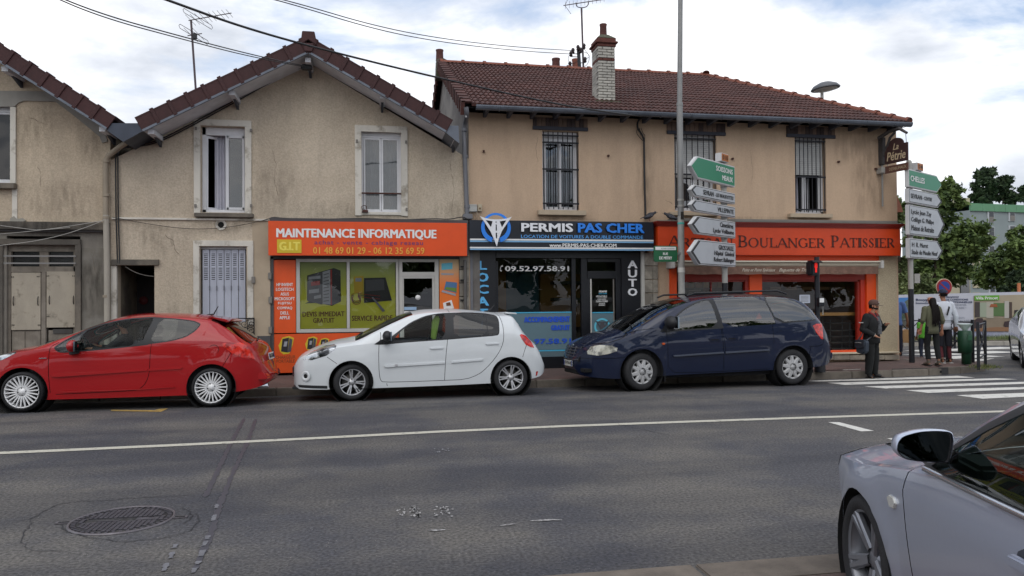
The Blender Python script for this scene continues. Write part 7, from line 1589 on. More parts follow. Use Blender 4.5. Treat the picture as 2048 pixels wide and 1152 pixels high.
a,b,c,d=RR(1311,493.5,1352,500,Ysn-.01); bar('header_strip',white,ss,a,Ysn-.006,b,c,Ysn,d); T('AULNAY SOUS BOIS',dgr,ss,1322,495.5,1349,498.5,Ysn-.01); T('RUE',white,ss,1326,505,1336,510,Ysn-.004,bold=.03); T('DE MITRY',white,ss,1318.5,513,1344,519,Ysn-.004,bold=.03)
MB().box(a+.1,Ysn+.03,zof(507)+.0,lx+.02,Ysn+.06,zof(507)+.05).build('clamp',galv,ss)
# direction signs
pnl=mat('sign_face_grey',(176,180,184),.5,stain=.1,sts=(1,1,1)); edge=mat('sign_edge_white',(200,200,200),.5,var=.08,vs=6,stain=.12); grs=mat('sign_green',(34,126,92),.45); brn=mat('route_orange',(176,108,56),.6,var=.1,vs=8)
def arrow_panel(name,par,M,L_,H,tip,left,face,rows,th=.09,tk=1.25,inv=False,border=blkp,logo=None):
    """local frame: x along the panel from pole end, z up, front at y=0"""
    s=-1 if left else 1; o=empty(name); o.parent=par; o.matrix_local=M
    def out(g,t=0): return [(g,g),(s*(L_)-0,g)] 
    def poly(g): 
        x0=g; xl=L_-tip-g*.25; P=[(x0,-H/2+g),(xl,-H/2+g),(L_-g*1.35,0),(xl,H/2-g),(x0,H/2-g)]; P=[(s*a,b) for a,b in P]; return P if s>0 else P[::-1]
    MB().prism(poly(0),0,th).build('casing',edge,o,bev=.008); MB().prism(poly(.018),-.003,-.0).build('border_line',border,o); MB().prism(poly(.03),-.006,-.0031).build('sign_face',face,o)
    if border is blkp:
        P=poly(.03); tipx=s*(L_-.04); B=MB(); w=.045 if H<.3 else .07; B.prism([(s*(L_-tip-.01),-H/2+.03),(tipx,0),(s*(L_-tip-.01),H/2-.03),(s*(L_-tip-.01-w),H/2-.03),(tipx-s*w*1.15,0),(s*(L_-tip-.01-w),-H/2+.03)],-.0065,-.0045).build('chevron',blkp,o)
    for txt,x0,x1,z,h,m_,sh in rows: x0*=tk; x1*=tk; h*=1.1; fit_text(txt,m_,o,min(s*x0,s*x1),z-h/2,max(s*x0,s*x1),z+h/2,-.010,shear=sh,bold=.03)
    return o
RZp=math.atan(1.12)-YAW
def sign_assembly(name,label,px,pyb,pyt,rows_,left,Yp_=None,rot=RZp,cap=True,route=None,zb_=.02):
    base=Vector((W(px,500,Yp_)[0],Yp_,zb_)); A=empty(name,tuple(base),label=label,cat='direction sign')
    zt=W(px,pyt,Yp_)[1]-zb_; zk=W(px,pyb,Yp_)[1]-zb_
    MB().tube([(0,0,0),(0,0,zk)],.062,14).build('lower_pole',blkpaint,A); MB().tube([(0,0,zk),(0,0,zt-.06)],.06,14).build('pole',galvl,A)
    MB().lathe([(.064,0),(.064,.08),(.05,.115),(.02,.13),(.001,.132)],14,Matrix.Translation((0,0,zt-.12))).build('pole_cap',galvl,A)
    for (y0,y1,L_,tip,face,rows,bd) in rows_:
        zc=(W(px,y0,Yp_)[1]+W(px,y1,Yp_)[1])/2-zb_; H=W(px,y0,Yp_)[1]-W(px,y1,Yp_)[1]
        M=Matrix.Rotation(rot,4,'Z')@Matrix.Translation(((.30 if left else -.32),-.115,zc)); 
        arrow_panel('arrow_panel',A,M,L_,H,tip,left,face,rows,border=bd,tk=1.25 if left else 1.42)
        MB().tube([(0,0,zc-H/2-.03),(0,0,zc-H/2+.03)],.072,14).build('pole_clamp',galv,A)
    if route:
        txt,dx,pz=route; z=W(px,pz,Yp_)[1]-zb_; M=Matrix.Rotation(rot,4,'Z'); MB().box(dx-.17,-.14,z-.09,dx+.17,0,z+.09,M).build('route_box',edge,A,bev=.006); MB().box(dx-.15,-.146,z-.075,dx+.155,-.141,z+.075,M).build('route_plate',brn,A); fit_text(txt,blkp,A,dx-.11,z-.045,dx+.12,z+.045,-.150,M=M,bold=.02)
    return A
k_=blkp; w_=white
sign_assembly('direction_sign','post of left pointing arrow signs, SOISSONS MEAUX on top, behind the people carrier',1449,566,314,[
 (331,373,1.98,.30,grs,[('SOISSONS',.10,.72,.085,.10,w_,0),('MEAUX',.10,.50,-.085,.10,w_,0)],edge),
 (385.5,407,1.98,.17,pnl,[('SEVRAN',.82,1.18,0,.09,k_,0),('- LES BEAUDOTTES',.08,.78,0,.07,k_,.25)],k_),
 (413,434.5,1.98,.17,pnl,[('VILLEPINTE',.08,.68,0,.085,k_,0)],k_),
 (443,476,1.98,.26,pnl,[('Cimetières',.10,.60,.075,.095,k_,0),('Lycée Voillaume',.08,.85,-.075,.11,k_,.1)],k_),
 (486.5,533.5,2.03,.34,pnl,[('GROS SAULE',.10,.66,.135,.09,k_,0),('Hôpital  Général',.08,.82,0,.11,k_,.1),('Robert Ballanger',.08,.84,-.135,.11,k_,.1)],k_)],True,Yp_=15.0,route=('D 115',-.22,320))
PQ=at(1824,725,.04)
sign_assembly('direction_sign','post of right pointing arrow signs, CHELLES on top, at the bakery corner',1820.5,578,321,[
 (341.5,377,1.93,.30,grs,[('CHELLES',.06,.62,0,.12,w_,0)],edge),(380,408,1.95,.26,pnl,[('SEVRAN',.06,.50,0,.10,k_,0),('- CENTRE',.53,.92,0,.08,k_,.2)],k_),
 (412,471,2.1,.40,pnl,[('Lycée Jean Zay',.06,.88,.18,.13,k_,.1),('Collège G. Philipe',.06,.98,0,.13,k_,.1),('Maison de Retraite',.06,.98,-.18,.12,k_,.1)],k_),
 (478,517,1.96,.32,pnl,[('H',.08,.17,.085,.09,k_,0),('R. Muret',.24,.72,.085,.10,k_,.1),('Stade du Moulin Neuf',.06,1.12,-.085,.10,k_,.1)],k_)],False,Yp_=PQ.y,rot=math.atan(.84)-YAW,route=('D 44',.28,333),zb_=.04)
# small plate brackets on that post
for py,h in ((548,.14),(556,.2)): x,z=W(1833,py,PQ.y); 
MB().box(x-.07,PQ.y-.03,z-.12,x+.07,PQ.y+.0,z+.1).build('back_plate',galvl,None,label='small grey plate fixed sideways to the black foot of the CHELLES sign post',cat='plate')
# pedestrian signal
tb=at(1640,744,.02); tl_=empty('traffic_light',tuple(tb),label='black pedestrian signal post with glowing red man behind the people carrier',cat='traffic light')
zt=W(1634,514,tb.y)[1]-.02; xo=W(1634.5,600,tb.y)[0]-tb.x
MB().tube([(0,0,0),(0,0,.22)],.11,14).build('post_foot',blkpaint,tl_); MB().tube([(xo*.3,0,.2),(xo,0,1.0),(xo,0,zt)],.052,14).build('post',blkpaint,tl_)
zc=W(1622,536,tb.y)[1]-.02; hx=W(1621.5,536,tb.y)[0]-tb.x
MB().box(hx-.10,-.18,zc-.16,hx+.10,.04,zc+.15).build('signal_head',blkpaint,tl_,bev=.03); MB().prism([(-.18,zc+.13),(-.27,zc+.10),(-.27,zc+.115),(-.18,zc+.155)],hx-.10,hx+.10,axis='x').build('visor',blkpaint,tl_); MB().box(hx,-.03,zc+.12,xo,.02,zc+.16).build('bracket',blkpaint,tl_)
lit=mat('signal_red_glow',(220,30,20),.4,emit=(255,40,24),es=.3); B=MB(); y=-.19; B.ball((hx,y,zc+.115),.02,6,(1,.3,1)); B.prism([(hx-.03,zc+.09),(hx+.03,zc+.09),(hx+.032,zc+.0),(hx+.02,zc+.0),(hx+.018,zc-.1),(hx+.003,zc-.1),(hx,zc-.02),(hx-.003,zc-.1),(hx-.018,zc-.1),(hx-.02,zc+.0),(hx-.032,zc+.0)],y-.004,y+.004); B.build('red_man',lit,tl_)
z=W(1636,601,tb.y)[1]-.02; MB().box(xo-.05,-.13,z-.12,xo+.08,-.05,z+.06).build('call_button_box',blkpaint,tl_,bev=.01); MB().box(xo-.03,-.136,z-.04,xo+.07,-.131,z+.05).build('button_label',white,tl_); MB().tube([(xo+.10,-.04,z-.3),(xo+.10,-.04,z+.05)],.012,6).build('conduit',galvl,tl_)
# no parking sign
nb=Vector((W(1886,574,16.4)[0],16.4,.05)); npk=empty('no_parking_sign',tuple(nb),label='round red and blue no parking sign on a black pole behind the pedestrians',cat='sign')
zc=W(1886,574,nb.y-.05)[1]-.05; MB().tube([(0,0,0),(0,0,zc+.05)],.035,10).build('pole',blkpaint,npk); X90=Matrix.Rotation(R(90),4,'X'); k_r=.195
Tz=Matrix.Rotation(R(-8),4,'Z')@Matrix.Translation((0,-.05,zc))@X90
MB().lathe([(.001,.0),(k_r+.012,.0),(k_r+.012,-.02)],40,Tz).build('rim_plate',mat('rim_cream',(206,184,160),.5),npk); MB().lathe([(.001,.003),(k_r,.003)],40,Tz).build('red_disc',mat('sign_red',(150,32,40),.45),npk,fix=False); MB().lathe([(.001,.006),(k_r*.72,.006)],36,Tz).build('blue_disc',mat('sign_blue',(32,62,140),.45),npk,fix=False)
MB().box(-k_r*.82,-.018,.007,k_r*.82,.018,.010,Tz@Matrix.Rotation(R(-42),4,'Z')).build('slash_bar',mat('sign_red',()) if False else MC['sign_red'],npk)
# barriers with crosses
def barrier(p,q,label,h=1.0,r=.03,group='black crossed barriers'):
    p=Vector(p); q=Vector(q); d=q-p; A=empty('barrier',tuple(p),math.atan2(d.y,d.x),label=label,cat='barrier',group=group); l=Vector((d.x,d.y)).length
    for x in (0,l): MB().box(x-r,-r,-.05,x+r,r,h).build('post',blkpaint,A,bev=.006)
    for z in (h-.06,.2): MB().tube([(0,0,z),(l,0,z)],r*.6,8).build('rail',blkpaint,A)
    MB().tube([(0,0,.2),(l,0,h-.06)],r*.55,8).build('cross_brace',blkpaint,A); MB().tube([(0,0,h-.06),(l,0,.2)],r*.55,8).build('cross_brace',blkpaint,A); 
    MB().lathe([(.10,-.015),(.13,-.015),(.13,.015),(.10,.015),(.10,-.015)],20,Matrix.Translation((l/2,0,(h+.14)/2))@X90).build('centre_ring',blkpaint,A); return A
b0=at(1895,721,.03); b1=at(1957,735,.02); b2=at(1971,726,.02)
barrier(b0,Vector(at(1946,724,.03)),'black barrier with crossed braces between the pedestrians and the green bin'); barrier(b1,b2,'black crossed barrier at the kerb corner right of the green bin')
fb=[fl(1797,24.5,-.1),fl(1838,24.5,-.1),fl(1880,24.5,-.1),fl(1908,24.5,-.1)]
barrier(fb[0],fb[1],'far black barrier across the side road behind the paper bag',.95); barrier(fb[2],fb[3],'far black barrier across the side road left of the green bin',.95)
# bin
bn=at(1933,728,.03); bi=empty('litter_bin',tuple(bn),label='dark green round litter bin with pale funnel top by the kerb corner',cat='litter bin')
gb=mat('bin_green',(20,62,40),.45,.1,var=.1,vs=5); zt=W(1932,661,bn.y)[1]-.03
MB().lathe([(.001,.0),(.10,.0),(.10,zt-.50),(.105,zt-.48),(.105,.3)],28).build('foot',gb,bi); MB().lathe([(.10,zt-.52),(.145,zt-.5),(.15,zt-.30),(.145,zt-.02),(.125,zt),(.001,zt)],28,Matrix.Translation((-.03,0,0))).build('drum',gb,bi)
MB().lathe([(.04,zt),(.155,zt+.145),(.16,zt+.15),(.15,zt+.15),(.03,zt+.01)],28,Matrix.Translation((-.03,0,0))).build('funnel_top',mat('funnel_pale',(206,224,216),.5,var=.05),bi); MB().box(-.08,-.155,zt-.22,.02,-.14,zt-.1).build('bin_label',mat('label_dull',(48,92,66),.5),bi)
MB().box(-.05,-.22,-.18,.25,0,.01).build('loose_stone',kst,None,label='flat kerb stone lying at the foot of the bakery corner pier',cat='stone').location=at(1806,719,.05)
# hoarding
hA_=[fl(1712,28.7,-.1),fl(1888,28.7,-.1),fl(1966,28.7,-.1),fl(2150,28.7,-.1)]
def hoard():
    o=empty('hoarding',(0,0,0),label='long white advertising hoarding for flats across the side road',cat='hoarding'); a,b=fl(1700,28.8),fl(2170,28.8); d=(b-a).normalized(); n_=Vector((-d.y,d.x,0)); M=Matrix(((d.x,n_.x,0,a.x),(d.y,n_.y,0,a.y),(0,0,1,0),(0,0,0,1)))
    def U(px,py):   # px,py -> along, z on the hoarding plane
        r=ray(px,py); c=Vector((0,0,CH)); t=(a-c).dot(n_)/r.dot(n_); P=c+r*t; return ((P-a).dot(d),P.z)
    def q(name,pts,m_,y,th=.01): return MB().prism([U(*p) for p in pts],y-th,y,M).build(name,m_,o)
    wp=mat('hoarding_white',(188,190,200),.6,stain=.05,sts=(1,1,1)); q('board',[(1700,678),(1700,592),(2170,580.5),(2170,680)],wp,0,.05)
    skyp=mat('print_sky_blue',(70,124,186),.6); leafp=mat('print_foliage',(56,74,56),.7,c2=(92,104,92),vs=6)
    q('printed_scene',[(1760,654),(1760,596),(1818,595),(1818,654)],skyp,-.055); q('printed_scene',[(1760,654),(1760,640),(1792,628),(1800,618),(1806,605),(1812,600),(1818,598),(1818,654)],leafp,-.068)
    q('printed_scene',[(1760,655),(1760,641),(1818,641),(1818,655)],mat('print_dim',(84,84,78),.7),-.08)
    def t_(s,x0,y0,x1,y1,m_,bold=0): a0=U(x0,y1); a1=U(x1,y0); fit_text(s,m_,o,a0[0],a0[1],a1[0],a1[1],-.062,M=M,bold=bold)
    nv=mat('print_navy',(44,56,92),.6); gy=mat('print_midgrey',(120,126,140),.6)
    t_('Bouygues',1830,597,1866,603,nv,.04); t_('Immobilier',1830,604,1866,608,nv,.04); t_('PROFITEZ',1890,592.5,1916,596.3,nv,.04); t_('DE CONDITIONS',1890,597.3,1934.5,601.2,nv,.04); t_('EXCEPTIONNELLES',1890,602.3,1942.5,606.3,nv,.04); t_('POUR DEVENIR',1890,608,1931,612,gy); t_('PROPRIÉTAIRE !',1890,612.8,1930,618,gy); t_('APPARTEMENTS',1890,634,1927,638,gy); t_('DU STUDIO AU 4 PIÈCES',1890,638.5,1944,643,gy)
    q('printed_scene',[(1945.5,662),(1945.5,592),(2170,585.5),(2170,663)],mat('print_room_wall',(166,154,132),.6,var=.08,vs=1),-.055)
    q('printed_scene',[(1945.5,661),(1945.5,640),(1990,634),(2048,640),(2170,650),(2170,662)],mat('print_carpet',(136,122,104),.7,var=.1,vs=2),-.066)
    for x0,x1,y0,y1,c_ in ((1947,1957,604,634,(66,58,56)),(1957,1970,605,634,(150,160,140)),(1970,1984,604,636,(170,166,152)),(1984,2006,606,632,(84,112,66)),(2006,2015,602,636,(176,172,164)),(2015,2021,604,636,(72,58,50)),(2026,2040,620,631,(36,34,36)),(2021,2043,631,639,(150,132,110))): q('printed_scene',[(x0,y1),(x0,y0),(x1,y0),(x1,y1)],mat('print_%d_%d'%(x0,y0),c_,.6),-.078)
    q('printed_scene',[(1976,614),(1979,608),(1990,608),(1992,614)],mat('print_lampshade',(150,84,48),.6),-.09)
    for P in ([(1946,658),(1946,640),(1952,636),(1962,636),(1964,644),(1960,657)],[(2004,650),(2006,643),(2018,641),(2030,643),(2031,652),(2022,656),(2008,656)]): q('printed_scene',P,mat('print_sofa',(60,46,48),.7),-.09)
    q('printed_scene',[(1945.5,662.5),(1945.5,657),(1990,654),(2170,656),(2170,663)],mat('print_floor',(140,104,76),.6),-.0905)
    q('green_label',[(1946,601),(1946,591.3),(1995,590.3),(1995,600)],mat('label_green',(96,158,48),.6),-.095); 
    a0=U(1948,599); a1=U(1992,593); fit_text('Villa Princet',white,o,a0[0],a0[1],a1[0],a1[1],-.107,M=M,bold=.03)
    q('lower_board',[(1700,679),(1700,663.5),(2170,663.5),(2170,680)],mat('hoarding_base',(172,176,190),.6,c2=(150,154,176),vs=1.2),-.055)
    op=U(2041,560); MB().tube([M@Vector((op[0],.1,.5)),M@Vector((op[0],.1,U(2041,566)[1]))],.06,8).build('orange_post',mat('post_orange',(196,120,80),.7),o)
hoard()
# hanging bakery sign on the corner
Yh=F-.45; hs_=empty('hanging_sign',(0,0,0),label='brown hanging bakery sign La Pétrie on its wooden bracket at the corner',cat='sign')
wd_b=mat('bracket_wood',(70,66,66),.85,var=.3,vs=8); brw=mat('sign_brown',(58,34,34),.6,var=.1); grb=mat('wall_bar',(136,134,130),.6,.2)
x0,z0=W(1764,330,F-.08); zt=W(1764,276,F-.08)[1]; MB().tube([(x0,F-.08,z0-1.0),(x0,F-.08,z0)],.022,8).build('conduit',grb,hs_); MB().box(x0-.04,F-.16,z0,x0+.05,F,zt).build('wall_post',wd_b,hs_,bev=.01)
MB().tube([(x0-.1,F-.10,zt-.02),(x0+.0,F-.35,zt+.1),(x0+.04,F-.65,zt+.10),(x0+.05,F-.88,zt-.05)],[.05,.045,.04,.03],8).build('bracket_arm',wd_b,hs_); MB().tube([(x0,F-.12,zt-.5),(x0+.02,F-.35,zt-.05),(x0+.04,F-.5,zt+.05)],.03,8).build('brace',wd_b,hs_)
# the board hangs at an angle, its far edge near the wall
ba=math.atan2(-.66,.12); bo=Vector((x0+.0,F-.2,0)); MBd=Matrix.Translation(bo)@Matrix.Rotation(ba,4,'Z'); zb0=W(1785,333,F-.5)[1]; w_b=.64
P=[(0,0),(w_b,0),(w_b,.42),(w_b-.08,.42)]+[(w_b/2+.21*math.cos(R(t)),.42+.16*math.sin(R(t))) for t in range(0,181,20)]+[(.08,.42),(0,.36)]
zz=W(1782,318,F-.5)[1]-.08; P=[(a,b+zz) for a,b in P]; MB().prism(P,-.015,.015,MBd).build('sign_board',brw,hs_); MB().prism([(0,zz-.22),(w_b,zz-.22),(w_b,zz-.05),(0,zz-.05)],-.012,.012,MBd).build('lower_board',mat('sign_brown_lower',(92,60,50),.6),hs_)
tan=mat('sign_cream_print',(190,170,140),.6)
fit_text('La',tan,hs_,.24,zz+.30,.40,zz+.45,-.020,M=MBd,shear=.3,bold=.02); fit_text('Pétrie',tan,hs_,.06,zz+.06,w_b-.05,zz+.27,-.020,M=MBd,shear=.2,bold=.02); fit_text('DESREUMAUX',tan,hs_,.12,zz-.17,w_b-.04,zz-.10,-.016,M=MBd)
for x in (.06,w_b-.04): MB().tube([MBd@Vector((x,0,zz-.06)),MBd@Vector((x,0,zz+.0))],.008,5).build('chain_link',grb,hs_)
MB().tube([MBd@Vector((w_b-.04,0,zz+.4)),MBd@Vector((w_b-.06,0,zt+.02))],.008,5).build('chain',grb,hs_); MB().box(x0-.1,F-.2,zz-.2,x0+.06,F,zz-.06).build('junction_box',galvl,hs_,bev=.01)
x,z=W(1800,536,F+.6); wl_=empty('wall_lantern',(XB1,F+.6,z),label='dark lantern on the side wall past the bakery corner',cat='lantern'); MB().tube([(0,0,.15),(.12,0,.2),(.18,0,.12)],.012,6).build('arm',blkpaint,wl_); MB().lathe([(.02,.13),(.12,.05),(.10,-.02),(.07,-.16),(.03,-.2),(.001,-.2)],10,Matrix.Translation((.18,0,0))).build('lamp_body',blkpaint,wl_)
# mushroom street light behind the roof
Ym=25.; x,z=W(1652,176,Ym); ml=empty('street_light',(W(1644,190,Ym)[0],Ym,-.1),label='mushroom topped street light rising behind the hipped roof',cat='street light'); zz=z+.1
MB().tube([(0,0,0),(0,0,zz-.1)],[.09,.055],10).build('pole',galvl,ml); MB().lathe([(.001,.22),(.2,.20),(.42,.10),(.52,-.02),(.50,-.05),(.001,-.05)],24,Matrix.Translation((.14,0,zz))@Matrix.Rotation(R(-6),4,'Y')).build('hood',mat('hood_grey',(96,98,102),.5,.3),ml); MB().lathe([(.42,-.05),(.3,-.10),(.001,-.12)],20,Matrix.Translation((.14,0,zz))@Matrix.Rotation(R(-6),4,'Y')).build('lens',mat('lens_milky',(190,190,186),.4),ml)
# aerials
mast=mat('mast_dull',(84,72,76),.6,.3); 
def yagi(name,label,base,px0,px1,Y,elems,el_len,reflector=None):
    A=empty(name,(0,0,0),label=label,cat='aerial'); MB().tube([W3(*base,Y),W3(*px0,Y)],.022,8).build('mast',mast,A); return A
def W3(px,py,Y): x,z=W(px,py,Y); return Vector((x,Y,z))
Ya=19.; A=empty('tv_aerial',(0,0,0),label='thin tv aerial with two booms behind the gable of the computer shop house',cat='aerial')
MB().tube([W3(393,215,Ya),W3(392,186,Ya),W3(382,40,Ya)],.025,8).build('mast',mast,A)
def boom(A,a,b,n,l,Y,r=.012,dirv=Vector((.35,.94,-.25)),m_=mast):
    p=W3(*a,Y); q=W3(*b,Y); MB().tube([p,q],r,6).build('boom',m_,A); dv=dirv.normalized()
    for i in range(n): c=p+(q-p)*((i+.5)/n); k=l*(1-.3*i/n); MB().tube([c-dv*k,c+dv*k],.005,5).build('element',m_,A)
boom(A,(377,41),(463,26),10,.22,Ya); boom(A,(375,71.5),(404,67),2,.30,Ya)
for c in ((388,69),(396,38)): p=W3(*c,Ya); dv=Vector((.7,.5,-.3)).normalized(); up_v=Vector((0,0,.05)); MB().tube([p-dv*.35+up_v,p+dv*.35+up_v,p+dv*.38,p+dv*.35-up_v,p-dv*.35-up_v,p-dv*.38,p-dv*.35+up_v],.007,5).build('folded_dipole',mast,A)
p=W3(390,72,Ya); MB().box(p.x-.05,Ya-.05,p.z-.08,p.x+.05,Ya+.02,p.z+.06).build('balun_box',blkpaint,A,bev=.01)
Ya2=ridY+.6; A=empty('tv_aerial',(0,0,0),label='long yagi tv aerial on a mast beside the white brick chimney',cat='aerial')
MB().tube([W3(1167,145,Ya2),W3(1163,16,Ya2)],.03,8).build('mast',mast,A); boom(A,(1127,11),(1212,-2),11,.13,Ya2,.014,Vector((.1,.3,1)))
MB().tube(smooth3([W3(1152,5,Ya2),W3(1153,13,Ya2),W3(1160,15.5,Ya2),W3(1170,15,Ya2),W3(1176,11,Ya2),W3(1177,3,Ya2)],2),.014,6).build('cradle',mast,A)
for a,b in (((1130,11),(1135,0)),((1130,11),(1142,28)),((1133,0),(1136,-6))): MB().tube([W3(*a,Ya2),W3(*b,Ya2)],.007,5).build('reflector_rod',mast,A)
# insulator mast
A=empty('insulator_mast',(0,0,0),label='small iron mast with porcelain insulators and looping wires behind the ridge',cat='mast'); MB().tube([W3(1159.5,142,Ya2),W3(1156.5,95,Ya2)],.055,8).build('mast',blkpaint,A)
for px,py in ((1146,102),(1168,93),(1170,120),(1161,101),(1142,108),(1140,129),(1156,96)):
    p=W3(px,py,Ya2-.1); MB().lathe([(.001,.1),(.04,.08),(.06,.02),(.04,0),(.055,-.05),(.03,-.08),(.001,-.08)],10,Matrix.Translation(p)).build('insulator',mat('porcelain_brown',(46,32,34),.35),A); q=W3(1158,py+6,Ya2); MB().tube([p-Vector((0,0,.08)),q],.012,5).build('insulator_arm',blkpaint,A)
for P in ([(1146,104),(1136,112),(1137,124),(1146,128),(1154,122)],[(1168,98),(1180,112),(1176,128),(1168,134)],[(1168,104),(1176,107),(1180,114),(1170,118)]): MB().tube(smooth3([W3(*p,Ya2-.1) for p in P],2),.007,5).build('loop_wire',cab,A)
# overhead wires: from over the street to the roofs
def wire(label,P,r,Y0,Y1,grp='overhead wires'): n=len(P); tubething('overhead_wire',label,'wire',smooth3([W3(p[0],p[1],Y0+(Y1-Y0)*i/(n-1)) for i,p in enumerate(P)],3),r,cab,6,group=grp)
wire('upper of the two thin wires running to the gable tip',[(60,-30),(200,28),(360,72),(470,101),(560,122),(606,131)],.009,9,15.3); wire('lower of the two thin wires running to the gable tip',[(70,-22),(200,34),(360,77),(470,106),(560,125),(606,133)],.008,9,15.3)
wire('thick black cable passing over the gable tip to the tan house roof',[(250,-30),(335,0),(480,53),(640,98),(860,152),(1100,206),(1200,222),(1283,233)],.016,8,15.6)
wire('upper thin wire reaching the insulator mast',[(500,-15),(580,2),(760,55),(900,80),(1040,95),(1144,101)],.009,11,Ya2-.2); wire('lower thin wire reaching the insulator mast',[(500,-12),(570,4),(760,62),(900,87),(1040,102),(1140,108)],.009,11,Ya2-.2)
p=W3(612,134,Yr+.3); MB().box(p.x-.1,p.y-.05,p.z-.05,p.x+.12,p.y+.1,p.z+.05).build('cable_anchor',cab,None,label='black cable anchor bunched under the gable tip of the middle house',cat='anchor',bev=.02)
# pigeons
def pigeon(label,px,py,Y,rz):
    x,z=W(px,py,Y); A=empty('pigeon',(x,Y,z),rz,label=label,cat='pigeon',group='pigeons on the shop fronts'); g1=mat('pigeon_grey',(58,58,64),.7,var=.2,vs=30)
    B=MB(); B.lathe([(.001,-.15),(.03,-.13),(.05,-.06),(.062,.0),(.055,.06),(.035,.10),(.026,.13),(.030,.155),(.022,.175),(.001,.182)],12,Matrix.Translation((0,0,.12))@Matrix.Rotation(R(62),4,'Y')); B.build('body',g1,A)
    MB().prism([(-.21,.045),(-.1,.08),(-.1,.11),(-.2,.065)],-.03,.03).build('tail',g1,A); MB().prism([(.175,.205),(.2,.19),(.175,.192)],-.006,.006).build('beak',blkpaint,A)
    for s in (-1,1): MB().tube([(0,s*.02,.09),(0,s*.02,0),(.03,s*.02,0)],.005,5).build('leg',mat('pigeon_leg',(130,80,76),.7),A)
    for s in (-1,1): MB().prism([(-.14,.07),(.06,.11),(.05,.15),(-.05,.13)],s*.05-.008,s*.05+.008).build('wing',mat('pigeon_wing',(84,84,92),.7),A)
pigeon('grey pigeon standing on the right end of the black fascia sign',1299,442,Yq+.1,0); pigeon('dark pigeon crouching on the left end of the bakery cornice',1342,444,Yk+.05,R(170))
# ================================================================== PEOPLE
def skin(pts,edges,name,m,parent,sub=2,root=0):
    """pts: {key:(x,y,z,rx,ry)}; one continuous surface grown round the joints"""
    keys=list(pts); me=bpy.data.meshes.new(name); me.from_pydata([pts[k][:3] for k in keys],[(keys.index(a),keys.index(b)) for a,b in edges],[])
    o=bpy.data.objects.new(name,me); col.objects.link(o); o.modifiers.new('s','SKIN').use_smooth_shade=True; sv=me.skin_vertices[0].data
    for i,k in enumerate(keys): p=pts[k]; sv[i].radius=(p[3],p[4] if len(p)>4 else p[3]); sv[i].use_root=(i==root)
    o.modifiers.new('u','SUBSURF').levels=sub
    dg=bpy.context.evaluated_depsgraph_get(); m2=bpy.data.meshes.new_from_object(o.evaluated_get(dg)); bpy.data.objects.remove(o); bpy.data.meshes.remove(me)
    m2.materials.clear(); m2.materials.append(m); m2.polygons.foreach_set('use_smooth',[True]*len(m2.polygons)); m2.name=name
    return newobj(name,m2,parent)
skn=mat('skin',(176,124,98),.6,var=.06,vs=12); skn2=mat('skin_tan',(150,104,80),.6,var=.06,vs=12)
hairm=mat('hair_dark',(19,13,12),.65,.0,var=.3,vs=30,bump=.5,bs=60,spec=.2); shoe=mat('shoe_black',(22,21,22),.6); sole_=mat('sole_white',(190,188,184),.7)
def V3(a,b,t): return tuple(a[i]+(b[i]-a[i])*t for i in range(3))
